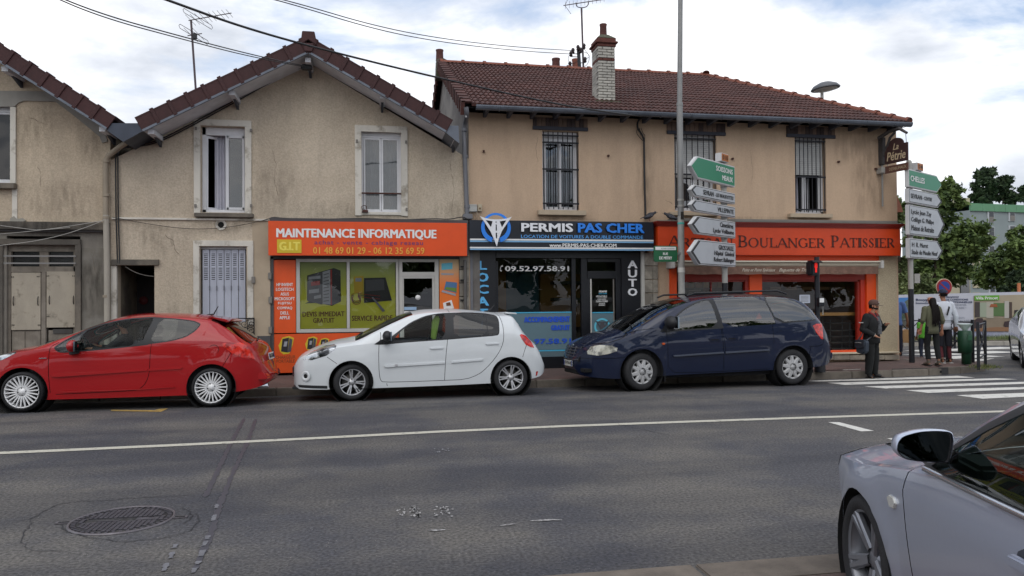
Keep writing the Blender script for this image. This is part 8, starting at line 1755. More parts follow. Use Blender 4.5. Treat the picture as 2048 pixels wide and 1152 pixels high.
def person(label,loc,rz,H,J,cl,sk=skn,group=None,build=1.,back=False,face=True):
    """J: joints in units of height; +X is where the body faces. keys: hip, chest, neck, head, shL,elL,haL, shR..., knL,anL, knR,anR"""
    A=empty('person',loc,rz,label=label,cat='person',group=group); s=H
    def q(k,r,r2=None,d=(0,0,0)): p=J[k]; return ((p[0]+d[0])*s,(p[1]+d[1])*s,(p[2]+d[2])*s,r*s,(r2 or r)*s)
    b=build; k8=.80; pts={'hip':q('hip',.062*b,.085*b),'waist':(*[v*s for v in V3(J['hip'],J['chest'],.45)],.055*b*s,.078*b*s),'chest':q('chest',.06*b,.09*b),'neck':q('neck',.03),'skull':q('head',.045,.04),'crown':q('head',.05,.044,(0,0,.035)),'jaw':q('head',.034,.03,(J['look'][0]*.012,J['look'][1]*.012,-.035))}
    E_=[('hip','waist'),('waist','chest'),('chest','neck'),('neck','jaw'),('jaw','skull'),('skull','crown')]
    for S_ in 'LR':
        for k,r in (('sh',.030),('el',.023),('wr',.016)): pts[k+S_]=q(k+S_,r*(b if k!='wr' else 1))
        wr=J['wr'+S_]; el=J['el'+S_]; d=Vector(wr)-Vector(el); d.normalize(); hp=Vector(wr)+d*.03; pts['pm'+S_]=(hp.x*s,hp.y*s,hp.z*s,.013*s,.020*s)
        E_+=[('chest','sh'+S_),('sh'+S_,'el'+S_),('el'+S_,'wr'+S_),('wr'+S_,'pm'+S_)]
        for k,r in (('th',.048*b),('kn',.032*b),('an',.020)): pts[k+S_]=q(k+S_,r)
        an=J['an'+S_]; t=J.get('toe'+S_,(1,0)); fz=J.get('floor',0); pts['hl'+S_]=((an[0]-t[0]*.02)*s,(an[1]-t[1]*.02)*s,(.022+fz)*s,.02*s,.02*s); pts['toe'+S_]=((an[0]+t[0]*.095)*s,(an[1]+t[1]*.095)*s,(.016+fz)*s,.014*s,.024*s)
        E_+=[('hip','th'+S_),('th'+S_,'kn'+S_),('kn'+S_,'an'+S_),('an'+S_,'hl'+S_),('hl'+S_,'toe'+S_)]
        # five fingers, unequal and curled, thumb off the side
        side=d.cross(Vector((0,0,1))); side=(side if side.length>.1 else Vector((0,1,0))).normalized(); pal=side.cross(d); cu=pal*(-.4 if S_=='L' else .4)
        for f in range(4):
            o=side*(.0115*(f-1.5)); L_=(.034,.042,.040,.030)[f]; a=hp+d*.012+o; c=a+d*L_*.6+cu*.01; e=c+(d*.7+cu).normalized()*L_*.45
            for nm,p,r in (('a',a,.0072),('b',c,.0062),('c',e,.005)): pts['f%d%s%s'%(f,nm,S_)]=(p.x*s,p.y*s,p.z*s,r*s,r*s)
            E_+=[('pm'+S_,'f%da%s'%(f,S_)),('f%da%s'%(f,S_),'f%db%s'%(f,S_)),('f%db%s'%(f,S_),'f%dc%s'%(f,S_))]
        a=hp-side*.022; c=a-side*.012+d*.02; pts['ta'+S_]=(a.x*s,a.y*s,a.z*s,.008*s,.008*s); pts['tb'+S_]=(c.x*s,c.y*s,c.z*s,.0062*s,.0062*s); E_+=[('pm'+S_,'ta'+S_),('ta'+S_,'tb'+S_)]
    bp=dict(pts)
    for k in bp:
        f=.6 if k in('hip','waist','chest') else .62 if k[:2] in('sh','th','kn') else .5 if k[:2] in('hl','to') else .85 if k[:2] in ('an','el') else 1
        v=bp[k]; bp[k]=(*v[:3],v[3]*f,v[4]*f)
    skin(bp,E_,'body',sk,A)
    hd=Vector(J['head'])*s; lk=Vector((*J['look'],0)).normalized(); sd_=Vector((-lk.y,lk.x,0)); up_=Vector((0,0,1))
    if face:
        f=hd+up_*.0*s; F_=lambda a,b_,c:hd+lk*a*s+sd_*b_*s+up_*c*s
        MB().add([F_(.040,-.004,.018),F_(.040,.004,.018),F_(.062,-.009,-.012),F_(.062,.009,-.012),F_(.044,0,-.018)],[(0,1,3,2),(0,2,4),(1,4,3),(2,3,4)]).build('nose',sk,A)
        for e in (-1,1):
            MB().ball(F_(.043,e*.016,.012),.0065*s,6).build('eye',mat('eye_white',(190,184,178),.3),A); MB().ball(F_(.0475,e*.016,.012),.0035*s,5).build('iris',mat('iris_dark',(30,22,18),.3),A)
            MB().box(-.002,-.010,-.002,.004,.010,.002,Matrix.Translation(F_(.047,e*.016,.024))@Matrix(((lk.x*s,sd_.x*s,0,0),(lk.y*s,sd_.y*s,0,0),(0,0,s,0),(0,0,0,1)))).build('eyebrow',hairm,A)
        MB().box(-.002,-.013,-.002,.003,.013,.002,Matrix.Translation(F_(.045,0,-.032))@Matrix(((lk.x*s,sd_.x*s,0,0),(lk.y*s,sd_.y*s,0,0),(0,0,s,0),(0,0,0,1)))).build('mouth',mat('lips',(120,64,58),.5),A)
    for e in (-1,1): MB().ball(hd+sd_*e*.044*s+up_*.002*s-lk*.004*s,.013*s,6,(.8,.35,1.25)).build('ear',sk,A)
    cl(A,pts,s,J,hd,lk,sd_,skin,q); return A
def grow(pts,keys,edges,add,name,m,A,over={},**k):
    P={}
    for x in keys:
        p=list(pts[x]); a=add; p[3]+=a; p[4]+=a; P[x]=tuple(p)
    P.update(over); return skin(P,edges,name,m,A,**k)
def lerp5(a,b,t,r=0): return tuple(a[i]+(b[i]-a[i])*t for i in range(5)) if not r else tuple(a[i]+(b[i]-a[i])*t for i in range(3))+(r,r)
def loft(B,rings,n=18):
    """rings: (centre, half depth x, half width y)"""
    V=[]
    for c,rx,ry in rings: V+=[(c[0]+rx*math.cos(2*PI*j/n),c[1]+ry*math.sin(2*PI*j/n),c[2]) for j in range(n)]
    k=len(rings); B.add(V,[(i*n+j,i*n+(j+1)%n,(i+1)*n+(j+1)%n,(i+1)*n+j) for i in range(k-1) for j in range(n)]+[tuple(range(n))[::-1],tuple(range((k-1)*n,k*n))],True)
def limb(B,P,n=12):
    """P: (x,y,z,r) joints, extra rings so it bends softly; creases ripple the radius"""
    Q=[];Rr=[]
    for i in range(len(P)-1):
        for j in range(6):
            t=j/6; Q.append([P[i][k]+(P[i+1][k]-P[i][k])*t for k in range(3)]); Rr.append((P[i][3]+(P[i+1][3]-P[i][3])*t)*(1+.045*math.sin(i*5+j*2.4)))
    Q.append(P[-1][:3]); Rr.append(P[-1][3]); B.tube(Q,Rr,n)
def trousers(A,pts,s,m,add=.009,to=1.,cuff=None,name='trousers'):
    h=pts['hip']; B=MB(); w=pts['thL'][1]-pts['thR'][1]; ry=w/2+pts['thL'][3]*.86+add*s*.6
    loft(B,[((h[0],h[1],h[2]-.055*s),.050*s,ry*.94),((h[0],h[1],h[2]-.02*s),.068*s+add*s*.3,ry),((h[0],h[1],h[2]+.03*s),.064*s+add*s*.3,ry*.97),((h[0],h[1],h[2]+.075*s),.056*s,ry*.86)])
    for S_ in 'LR':
        t=pts['th'+S_]; k=pts['kn'+S_]; a=pts['an'+S_]; e=lerp5(k,a,to); c=(cuff or .028)*s
        P=[(t[0],t[1],t[2]+.0*s,t[3]*.92+add*s*.4),(*k[:3],k[3]+add*s)]+([(*e[:3],c)] if to>.1 else [])
        if to<=.3: P=[P[0],(*e[:3],c)]
        limb(B,P)
    return B.build(name,m,A,fix=False)
def shoes(A,pts,s,m,h=.0,sole=None):
    for S_ in 'LR':
        hl=pts['hl'+S_]; t=pts['toe'+S_]; an=pts['an'+S_]; mid=V3(hl,t,.5)
        skin({'h':(hl[0],hl[1],.026*s+h,.026*s,.026*s),'m':(*mid[:2],.026*s+h*.5,.026*s,.022*s),'t':(t[0],t[1],.017*s,.025*s,.017*s),'a':(an[0],an[1],max(.05*s,an[2]),.026*s,.026*s)},[('a','h'),('h','m'),('m','t')],'shoe',m,A,1)
        d=Vector((t[0]-hl[0],t[1]-hl[1],0)); a_=math.atan2(d.y,d.x); M=Matrix.Translation((hl[0],hl[1],0))@Matrix.Rotation(a_,4,'Z'); MB().box(-.026*s,-.022*s,.0,d.length+.02*s,.022*s,.010*s,M).build('sole',sole or shoe,A,bev=.003)
def top(A,pts,s,m,add=.010,sleeve=1.,name='jacket',hem=.03,cuff=.022,neck=True,bulk=1.):
    B=MB(); h,w,c,n=pts['hip'],pts['waist'],pts['chest'],pts['neck']; L_,R_=pts['shL'],pts['shR']; sw=(L_[1]-R_[1])/2+.012*s; ad=add*s; f=bulk
    dp=lambda p,k:p[3]*k+ad
    loft(B,[((h[0],h[1],h[2]-hem*s),dp(h,1.0)*f,dp(h,1.28)*f),((h[0],h[1],h[2]),dp(h,1.02)*f,dp(h,1.30)*f),(w[:3],dp(w,1.08)*f,dp(w,1.28)*f),((V3(w,c,.55)),dp(c,1.12)*f,max(dp(c,1.3)*f,sw*.86)),(c[:3],dp(c,1.05)*f,sw*.98),((c[0],c[1],L_[2]-.012*s),dp(c,.86),sw*1.0),((c[0],c[1],L_[2]+.022*s),.048*s,sw*.74),((n[0],n[1],L_[2]+.045*s),.034*s,.044*s)],20)
    for S_ in 'LR':
        a,b,d=pts['sh'+S_],pts['el'+S_],pts['wr'+S_]; P=[(a[0],a[1]*.97,a[2]-.004*s,a[3]+ad*1.1)]
        if sleeve>=.5:
            P.append((*b[:3],b[3]+ad*.9)); 
            if sleeve>.5: e=lerp5(b,d,(sleeve-.5)*2); P.append((*e[:3],cuff*s))
        else: e=lerp5(a,b,sleeve*2); P.append((*e[:3],cuff*s*1.15))
        B.ball(Vector(P[0][:3]),P[0][3]*1.03,8); limb(B,P)
        if sleeve>.5: B.ball(Vector(P[1][:3]),P[1][3]*1.0,7)
    return B.build(name,m,A,fix=False)
# ---- man with shoulder bag (faces right of us, head turned to the right)
cb=mat('cloth_black',(17,18,20),.85,var=.25,vs=12,bump=.4,bs=30); cb2=mat('cloth_black_trousers',(15,17,18),.9,var=.25,vs=8,bump=.4,bs=24); redc=mat('collar_red',(122,34,34),.8)
mp_=GG(1744,756.5); z0=-.12
H=1.66
J=dict(hip=(0,0,.50),chest=(.01,0,.70),neck=(.015,0,.835),head=(.035,0,.91),look=(.95,.25),
 shL=(.0,.115,.775),elL=(.06,.15,.62),wrL=(.155,.06,.675), shR=(.0,-.115,.775),elR=(-.03,-.165,.62),wrR=(.085,-.10,.545),
 thL=(0,.055,.46),knL=(.01,.06,.26),anL=(.0,.065,.045),thR=(0,-.055,.46),knR=(.005,-.062,.26),anR=(-.01,-.07,.045),toeL=(.95,.2),toeR=(.8,-.6))
def cl_man(A,pts,s,J,hd,lk,sd_,skin_,q):
    trousers(A,pts,s,cb2,.014,1.,.040); shoes(A,pts,s,shoe); top(A,pts,s,cb,.012,1.,'jacket',.06,.027,bulk=1.05)
    n=pts['neck']; 
    for e in (-1,1): MB().tube([Vector(n[:3])+Vector((-.02,e*.05,-.0))*s,Vector(n[:3])+Vector((.035,e*.045,-.03))*s,Vector(n[:3])+Vector((.075,e*.02,-.10))*s],[.014*s,.017*s,.010*s],8).build('collar',redc,A)
    MB().tube([Vector(n[:3])+Vector((.066,0,-.05))*s,Vector(n[:3])+Vector((.085,0,-.16))*s,Vector(n[:3])+Vector((.088,0,-.28))*s],[.02*s,.035*s,.03*s],8).build('shirt',mat('shirt_dark',(38,38,42),.8,c2=(84,86,90),vs=18,wmin=.56,wmax=.6),A)
    capm=mat('cap_brown',(86,62,54),.85,var=.1); T_=Matrix.Translation(hd+Vector((0,0,.022*s)))@Matrix.Rotation(math.atan2(lk.y,lk.x),4,'Z')
    MB().lathe([(.058*s,.0),(.060*s,.018*s),(.050*s,.048*s),(.028*s,.062*s),(.001,.066*s)],18,T_@Matrix.Diagonal((1.08,.92,1,1))).build('cap',capm,A,fix=False)
    MB().prism([(.035*s,-.04*s),(.075*s,-.036*s),(.10*s,-.02*s),(.108*s,0),(.10*s,.02*s),(.075*s,.036*s),(.035*s,.04*s)],-.002*s,.004*s,T_@Matrix.Rotation(R(8),4,'Y'),axis='z').build('cap_brim',mat('brim_grey',(96,84,76),.8),A)
    MB().box(.052*s,-.012*s,.016*s,.062*s,.012*s,.034*s,T_).build('cap_patch',sole_,A)
    skin({'a':(*(hd+lk*.030*s-Vector((0,0,.046*s))),.024*s,.020*s),'b':(*(hd+lk*.036*s-Vector((0,0,.030*s))-sd_*.016*s),.014*s,.012*s),'c':(*(hd+lk*.036*s-Vector((0,0,.030*s))+sd_*.016*s),.014*s,.012*s),'d':(*(hd+lk*.004*s-Vector((0,0,.022*s))-sd_*.036*s),.010*s,.010*s),'e':(*(hd+lk*.004*s-Vector((0,0,.022*s))+sd_*.036*s),.010*s,.010*s)},[('a','b'),('a','c'),('b','d'),('c','e')],'beard',hairm,A,1)
    MB().lathe([(.050*s,-.03*s),(.053*s,.0),(.05*s,.03*s)],14,Matrix.Translation(hd-lk*.006*s)@Matrix.Rotation(math.atan2(lk.y,lk.x),4,'Z')@Matrix.Diagonal((1,.86,1,1)),a0=R(70),a1=R(290)).build('hair',hairm,A,fix=False)
    for S_ in 'R': w=Vector(pts['wr'+S_][:3]); e=Vector(pts['el'+S_][:3]); d=(w-e).normalized(); MB().tube([w-d*.02*s,w+d*.004*s],.024*s,12).build('bracelet',mat('bracelet_white',(196,192,184),.6),A)
    a=Vector(pts['elR'][:3]); MB().box(-.03*s,-.036*s,.02*s,.02*s,-.02*s,.03*s,Matrix.Translation(a+Vector((0,-.0,.06*s)))).build('sleeve_tag',sole_,A)
man=person('man in black with brown cap and beard waiting at the crossing',(mp_.x,mp_.y,z0),R(-62),H,J,cl_man,build=1.28)
bg_=empty('shoulder_bag',(mp_.x,mp_.y,z0),R(-62),label='dark blue grey shoulder bag hanging at the hip of the man in black',cat='bag'); M=Matrix.Translation((-.02*H,-.20*H,.40*H))@Matrix.Rotation(R(-30),4,'Z'); cx_=mat('bag_cloth',(52,60,72),.8,var=.2,vs=9,bump=.3,bs=30)
MB().prism([(-.15,-.13),(-.17,.10),(-.13,.15),(.14,.15),(.17,.09),(.15,-.10),(.05,-.15)],-.055,.055,M).build('pouch',cx_,bg_,bev=.02); MB().prism([(-.165,-.02),(-.16,.14),(.155,.15),(.165,.0),(.0,-.04)],-.075,-.058,M).build('flap',mat('bag_flap',(44,50,60),.75,var=.2,vs=9),bg_,bev=.006); MB().tube([M@Vector((-.12,-.08,.075)),M@Vector((.0,-.09,.09)),M@Vector((.08,-.08,.085))],.01,6).build('zip_band',mat('zip_light',(140,140,140),.5),bg_)
hj=Vector((0,0,0)); MB().tube(smooth3([M@Vector((-.13,0,.15)),Vector((-.03*H,-.16*H,.56*H)),Vector((-.06*H,-.10*H,.72*H)),Vector((-.02*H,.02*H,.815*H)),Vector((.06*H,.09*H,.76*H)),Vector((.10*H,.0,.60*H)),Vector((.03*H,-.13*H,.50*H)),M@Vector((.14,0,.14))],2),.014,6).build('strap',mat('strap_grey',(70,72,78),.8),bg_)
# ---- woman with long dark hair, seen from behind (faces away, a little left)
def cl_woman(A,pts,s,J,hd,lk,sd_,skin_,q):
    kh=mat('khaki_shirt',(92,92,72),.9,var=.15,vs=14,c2=None,bump=.4,bs=30); trousers(A,pts,s,cb2,.007,.86,.033); top(A,pts,s,kh,.012,.66,'shirt',.06,.024)
    n=Vector(pts['neck'][:3]); bk=Vector((-1,0,0)); sy=Vector((0,1,0))
    P={'a':(*(hd+Vector((0,0,.028*s))-lk*.010*s),.056*s,.054*s),'b':(*(hd-lk*.022*s-Vector((0,0,.03*s))),.052*s,.050*s),'c':(*(n+bk*.036*s-Vector((0,0,.03*s))),.048*s,.048*s),'d':(*(n+bk*.050*s-Vector((0,0,.12*s))),.050*s,.050*s),'e':(*(n+bk*.054*s-Vector((0,0,.22*s))),.042*s,.042*s),'f':(*(n+bk*.062*s-Vector((0,0,.275*s))),.020*s,.020*s)}
    skin(P,[('a','b'),('b','c'),('c','d'),('d','e'),('e','f')],'hair',hairm,A)
    B=MB(); r2=random.Random(3)
    for i in range(46):
        o=r2.uniform(-.055,.055)*s; p0=n+bk*.066*s+sy*o*.8; p1=n+bk*.096*s+sy*o-Vector((0,0,.12*s)); p2=n+bk*.090*s+sy*(o*1.0+r2.uniform(-.01,.01)*s)-Vector((0,0,r2.uniform(.24,.31)*s)); B.tube([p0,p1,p2],[.006*s,.006*s,.002*s],4)
    o=B.build('hair_strands',hairm,A); o['kind']='stuff'
    bt=mat('boot_taupe',(92,84,74),.7); shoes(A,pts,s,bt,.018,shoe)
    for S_ in 'LR': an=pts['an'+S_]; MB().tube([(an[0],an[1],.03*s),(an[0],an[1],.075*s)],[.024*s,.026*s],12).build('boot_shaft',bt,A)
J2=dict(hip=(0,0,.50),chest=(.0,0,.70),neck=(-.005,0,.845),head=(.01,0,.915),look=(.93,.36),shL=(0,.098,.785),elL=(-.01,.135,.63),wrL=(.06,.125,.50),shR=(0,-.098,.785),elR=(-.03,-.135,.625),wrR=(.015,-.155,.475),thL=(0,.05,.47),knL=(.035,.052,.27),anL=(.0,.055,.055),thR=(0,-.05,.47),knR=(-.01,-.058,.27),anR=(-.05,-.062,.065),toeL=(1,.1),toeR=(1,-.1))
wp_=at(1865,731,.03); person('woman with very long dark hair in olive shirt, seen from behind',tuple(wp_),R(84),1.63,J2,cl_woman,build=.98)
# ---- man in white long sleeves
def cl_white(A,pts,s,J,hd,lk,sd_,skin_,q):
    top(A,pts,s,mat('white_top',(196,200,208),.85,var=.05,vs=8,stain=.06),.012,1.,'sweatshirt',.05,.022); trousers(A,pts,s,mat('shorts_navy',(30,30,40),.85),.014,.18,.046,'shorts')
    skin({('k'+S_):pts['kn'+S_] for S_ in 'LR'} if False else {'k':(*pts['knL'][:3],.033*s,.033*s),'a':(*pts['anL'][:3],.022*s,.022*s)},[('k','a')],'legging',mat('legging_wine',(92,34,42),.8),A,1); skin({'k':(*pts['knR'][:3],.033*s,.033*s),'a':(*pts['anR'][:3],.022*s,.022*s)},[('k','a')],'legging',MC['legging_wine'],A,1)
    shoes(A,pts,s,shoe,0,sole_); T_=Matrix.Translation(hd+Vector((0,0,.026*s)))@Matrix.Rotation(math.atan2(lk.y,lk.x)+PI*.9,4,'Z'); capm=mat('cap_navy',(34,42,66),.8)
    MB().lathe([(.056*s,.0),(.055*s,.02*s),(.04*s,.045*s),(.001,.055*s)],16,T_).build('cap',capm,A,fix=False); MB().prism([(.03*s,-.035*s),(.09*s,-.02*s),(.09*s,.02*s),(.03*s,.035*s)],0,.004*s,T_,axis='z').build('cap_brim',capm,A)
    MB().lathe([(.046*s,-.02*s),(.052*s,.0),(.054*s,.02*s)],14,Matrix.Translation(hd-lk*.004*s)@Matrix.Rotation(math.atan2(lk.y,lk.x),4,'Z'),a0=R(80),a1=R(280)).build('hair',hairm,A,fix=False)
    n=Vector(pts['neck'][:3]); MB().tube([n-sd_*.05*s+Vector((.03,0,-.04))*s,n-lk*.075*s-Vector((0,0,.10*s)),n-lk*.085*s+sd_*.06*s-Vector((0,0,.2*s))],.011*s,6).build('sling_strap',cb,A)
    for z in (.035,.055): c=V3(pts['hip'],pts['waist'],.5); MB().lathe([((.072)*s,0),((.072)*s,.006*s)],20,Matrix.Translation((c[0],c[1],c[2]+(z-.03)*s))@Matrix.Diagonal((1.06,1.38,1,1))).build('hem_stripe',mat('stripe_grey',(96,98,108),.8),A,fix=False)
J3=dict(J2); J3.update(look=(.9,.42),elR=(-.02,-.15,.63),wrR=(.0,-.165,.49),knR=(.0,-.06,.27),anR=(-.02,-.065,.045),knL=(.02,.05,.27),anL=(-.04,.052,.06))
wq=at(1886,728,.03)+Vector((.1,.45,0)); wq=at(1889,726,.03); person('man in white sweatshirt and dark shorts walking behind the long haired woman',tuple(wq),R(80),1.74,J3,cl_white,sk=skn2,build=1.0)
# ---- child in a green top
def cl_kid(A,pts,s,J,hd,lk,sd_,skin_,q):
    top(A,pts,s,mat('kid_green',(96,178,56),.8),.012,.3,'t_shirt',.03,.03); trousers(A,pts,s,mat('jeans_blue',(44,52,72),.85,var=.1,vs=9),.008,1.,.03); shoes(A,pts,s,mat('kid_shoe',(52,72,104),.7),0,sole_)
    MB().ball(hd+Vector((0,0,.018*s))-lk*.006*s,.058*s,8,(1,.9,1)).build('hair',hairm,A,fix=False)
kp=at(1848,717.5,.0); person('small child in bright green top and jeans left of the long haired woman',tuple(kp),R(75),1.12,dict(J2,head=(.01,0,.90)),cl_kid,sk=skn2,build=1.2)
# ---- half hidden shopper beyond the corner
def cl_shop(A,pts,s,J,hd,lk,sd_,skin_,q):
    top(A,pts,s,mat('blue_shirt',(84,112,168),.85,var=.1),.014,.42,'shirt',.03,.034); trousers(A,pts,s,mat('trousers_navy',(26,30,48),.9),.012,1.,.036); shoes(A,pts,s,shoe); MB().ball(hd+Vector((0,0,.018*s))-lk*.006*s,.056*s,8).build('hair',hairm,A,fix=False)
J5=dict(J2,shR=(0,-.11,.79),elR=(.0,-.16,.64),wrR=(.045,-.185,.50)); Ys5=17.6; sx=W(1796.5,650,Ys5)[0]
person('shopper in blue shirt mostly hidden behind the bakery corner',(sx-.10,Ys5,.03),R(60),1.70,J5,cl_shop,sk=skn2,build=1.15)
x,z=W(1806,671,Ys5); pb=empty('paper_bag',(x+.05,Ys5-.02,z),R(-10),label='brown paper bag held by the shopper beyond the bakery corner',cat='bag'); MB().prism([(-.17,-.18),(.17,-.2),(.15,.12),(.02,.17),(-.15,.10)],-.07,.07).build('bag_body',mat('kraft_paper',(182,142,98),.85,var=.1,vs=5,bump=.4,bs=12),pb,bev=.006); MB().tube([(-.08,0,.1),(-.06,0,.24),(.02,0,.26),(.05,0,.13)],.006,5).build('handle',mat('kraft_handle',(160,124,84),.8),pb)
# ---- driver of the red car
rc=[o for o in S.objects if o.name=='red_car'][0]; dv=rc.matrix_basis@Vector((2.02,-.36,.16))
J6=dict(floor=.10,hip=(0,0,.30),chest=(-.05,0,.49),neck=(-.055,0,.62),head=(-.04,0,.695),look=(1,0),shL=(-.05,.10,.565),elL=(.08,.13,.45),wrL=(.2,.10,.47),shR=(-.05,-.10,.565),elR=(.08,-.13,.45),wrR=(.2,-.10,.48),thL=(.05,.05,.29),knL=(.27,.06,.31),anL=(.40,.06,.15),thR=(.05,-.05,.29),knR=(.27,-.06,.31),anR=(.40,-.06,.15))
def cl_drv(A,pts,s,J,hd,lk,sd_,skin_,q):
    top(A,pts,s,cb,.010,1.,'jacket',.01,.022); trousers(A,pts,s,cb2,.008,1.,.03); MB().ball(hd+Vector((0,0,.018*s))-lk*.01*s,.056*s,8).build('hair',hairm,A,fix=False)
person('driver in dark clothes at the wheel of the red hatchback',(dv.x,dv.y,dv.z),PI+rc.rotation_euler.z,1.62,J6,cl_drv,sk=skn2)
# ================================================================== BACKGROUND
leafA=mat('leaf_green',(104,122,66),.7,c2=(66,84,48),vs=1.6,wmin=.4,wmax=.6,spec=.25,detail=3); leafB=mat('leaf_dark',(66,82,54),.7,c2=(46,60,44),vs=1.4,wmin=.4,wmax=.6,spec=.2,detail=3); leafC=mat('leaf_pale',(122,134,88),.7,c2=(84,98,62),vs=2,wmin=.4,wmax=.6,spec=.25,detail=3)
bark=mat('bark',(70,60,50),.9,var=.25,vs=6,bump=.6,bs=20)
def crown_mesh(name,blobs,n,ls,m,seed,shell=.55):
    r2=random.Random(seed); V=[];Fc=[]; tot=sum(b[3]**2 for b in blobs)
    for (bx,by,bz,br,*e) in blobs:
        k=int(n*br*br/tot); fz=e[0] if e else .8; ncl=max(6,int(k/26)); 
        for c in range(ncl):
            d=Vector((r2.gauss(0,1),r2.gauss(0,1),r2.gauss(0,1))).normalized(); rr=br*(shell+(1-shell)*r2.random()**.6)*r2.uniform(.82,1.1); cc=Vector((bx+d.x*rr,by+d.y*rr,bz+d.z*rr*fz)); cr_=r2.uniform(.35,.75)*min(1,br/1.6)
            for i in range(26):
                p=cc+Vector((r2.gauss(0,.45),r2.gauss(0,.45),r2.gauss(0,.32)))*cr_; a=Vector((r2.gauss(0,1),r2.gauss(0,1),r2.gauss(0,.6))).normalized(); b=a.cross(Vector((r2.gauss(0,1),r2.gauss(0,1),r2.gauss(0,1)))).normalized(); s=ls*r2.uniform(.6,1.3); q=len(V)
                V+=[p-a*s,p+b*s*.5,p+a*s,p-b*s*.5]; Fc.append((q,q+1,q+2,q+3))
    me=bpy.data.meshes.new(name); me.from_pydata([tuple(v) for v in V],[],Fc); me.materials.append(m); me.update(); return me
def tree(name,label,base,h,blobs,n,ls,m,seed,limbs=5,tr=.16,group='trees beyond the side street'):
    A=empty(name,base,label=label,cat='tree',group=group); c=newobj('crown',crown_mesh('crown',blobs,n,ls,m,seed),A); r2=random.Random(seed+1)
    tp=max(blobs,key=lambda b:b[2]); B=MB(); B.tube(smooth3([(0,0,-.3),(.05,0,h*.3),(tp[0]*.3,tp[1]*.3,h*.6),(tp[0]*.8,tp[1]*.8,h*.92)],1),[tr]*2+[tr*.8]*2+[tr*.6]*2+[tr*.2]*1 if False else [tr*(1-.85*i/6) for i in range(len(smooth3([(0,0,0)]*4,1)))],8); B.build('trunk',bark,A)
    for i in range(limbs):
        b=r2.choice(blobs); z=h*r2.uniform(.28,.6); B=MB(); B.tube([(0.04,0,z),(b[0]*.5,b[1]*.5,(z+b[2])/2-.1),(b[0]+r2.uniform(-.3,.3),b[1]+r2.uniform(-.3,.3),b[2]+.2)],[tr*.45,tr*.28,tr*.08],6); B.build('limb',bark,A)
    return A
def col_(px,dist): return fl(px,dist,-.1)
def zz_(py,px,dist): # height seen at a pixel at forward distance dist
    d=ray(px,py); t=dist/d.dot(fw); return CH+d.z*t+.1
def tree_px(name,label,D,px,blobs_px,n,ls,m,seed,depth=1.,**k):
    """blobs given as picture spots (px, py, radius px) at forward distance D"""
    b=col_(px,D); bl=[]; r2=random.Random(seed)
    for (x,y,r,*e) in blobs_px: 
        p=col_(x,D); bl.append((p.x-b.x,(p.y-b.y)+r2.uniform(-1,1)*depth,zz_(y,x,D),r*D/FPX*1.0,*(e or [.85])))
    h=max(q[2]+q[3] for q in bl); return tree(name,label,tuple(b),h,bl,n,ls,m,seed,**k)
tree_px('leafy_tree','big green tree between the bakery corner and the grey flats',40,1872,[(1880,392,30),(1910,378,26),(1850,420,30),(1895,430,38),(1925,400,18),(1870,470,34),(1915,478,36),(1935,510,20),(1880,520,36),(1915,545,34),(1850,545,26),(1940,490,14),(1868,400,24),(1895,500,34),(1868,560,26)],17000,.15,leafA,5,tr=.28)
tree_px('leafy_tree','pale loose tree just past the bakery corner, behind its roof edge',33,1800,[(1790,372,14),(1805,400,18),(1792,430,16),(1812,450,14),(1800,490,18),(1812,530,18),(1800,560,16),(1830,565,18)],7000,.12,leafC,6,tr=.14)
tree_px('leafy_tree','low pale shrubby tree above the left part of the hoarding',31,1838,[(1815,585,20),(1845,578,22),(1872,588,14),(1830,560,16),(1808,600,14)],3000,.11,leafC,61,tr=.08,limbs=3)
tree_px('dark_poplar','tall dark poplar rising left behind the flats roof',118,1965,[(1968,350,17),(1966,372,22),(1972,392,20),(1955,398,16),(1945,405,12),(1982,345,10)],3600,.42,leafB,7,tr=.4)
tree_px('dark_poplar','lower dark poplar rising right behind the flats roof',120,2005,[(2005,368,16),(2002,385,20),(2020,395,14),(2028,402,10)],2600,.42,leafB,8,tr=.4)
tree_px('dark_poplar','dark tree top cut by the right edge above the flats',118,2056,[(2056,380,12),(2060,395,16)],900,.42,leafB,81,tr=.3)
tree_px('leafy_tree','green tree in front of the flats at the right edge',44,2026,[(2040,470,24),(2048,500,34),(2010,500,20),(2020,530,34),(1985,500,13),(2048,550,34),(2000,555,26),(1985,530,16),(2025,575,24)],9000,.15,leafA,9,tr=.2)
tree_px('dark_shrub','dark shrub behind the right end of the hoarding',38,2046,[(2040,560,20),(2055,575,22),(2010,580,12)],2600,.12,leafB,10,tr=.1,limbs=3)
# block of flats
D=104.; fa=fl(1942,D,0); fb_=fl(2300,D+10,0); d=(fb_-fa); Lf=d.length; d.normalize(); n_=Vector((-d.y,d.x,0)); M=Matrix(((d.x,n_.x,0,fa.x),(d.y,n_.y,0,fa.y),(0,0,1,0),(0,0,0,1)))
flt=empty('apartment_block',(0,0,0),label='grey green block of flats with green roof edge beyond the trees',cat='apartment block'); gw=mat('flats_grey',(138,148,148),.9,var=.05,vs=.3,stain=.08,sts=(.2,.2,.2)); gg=mat('flats_green_edge',(96,142,108),.7,var=.08,vs=.8); bgm=mat('flats_beige',(176,168,142),.9,var=.05,vs=.5)
Hf=zz_(420,1945,D)-.1; top_=zz_(408,1945,D)-.1
MB().box(0,0,-.3,Lf,12,Hf,M).build('wall',gw,flt); nseg=20
for i in range(nseg): MB().box(i*2.05+.02,-.25,Hf-.1,i*2.05+2.03,.1,top_,M).build('roof_edge_panel',gg,flt)
MB().box(-.1,-.2,top_,Lf,12.2,top_+.12,M).build('roof_slab',gg,flt)
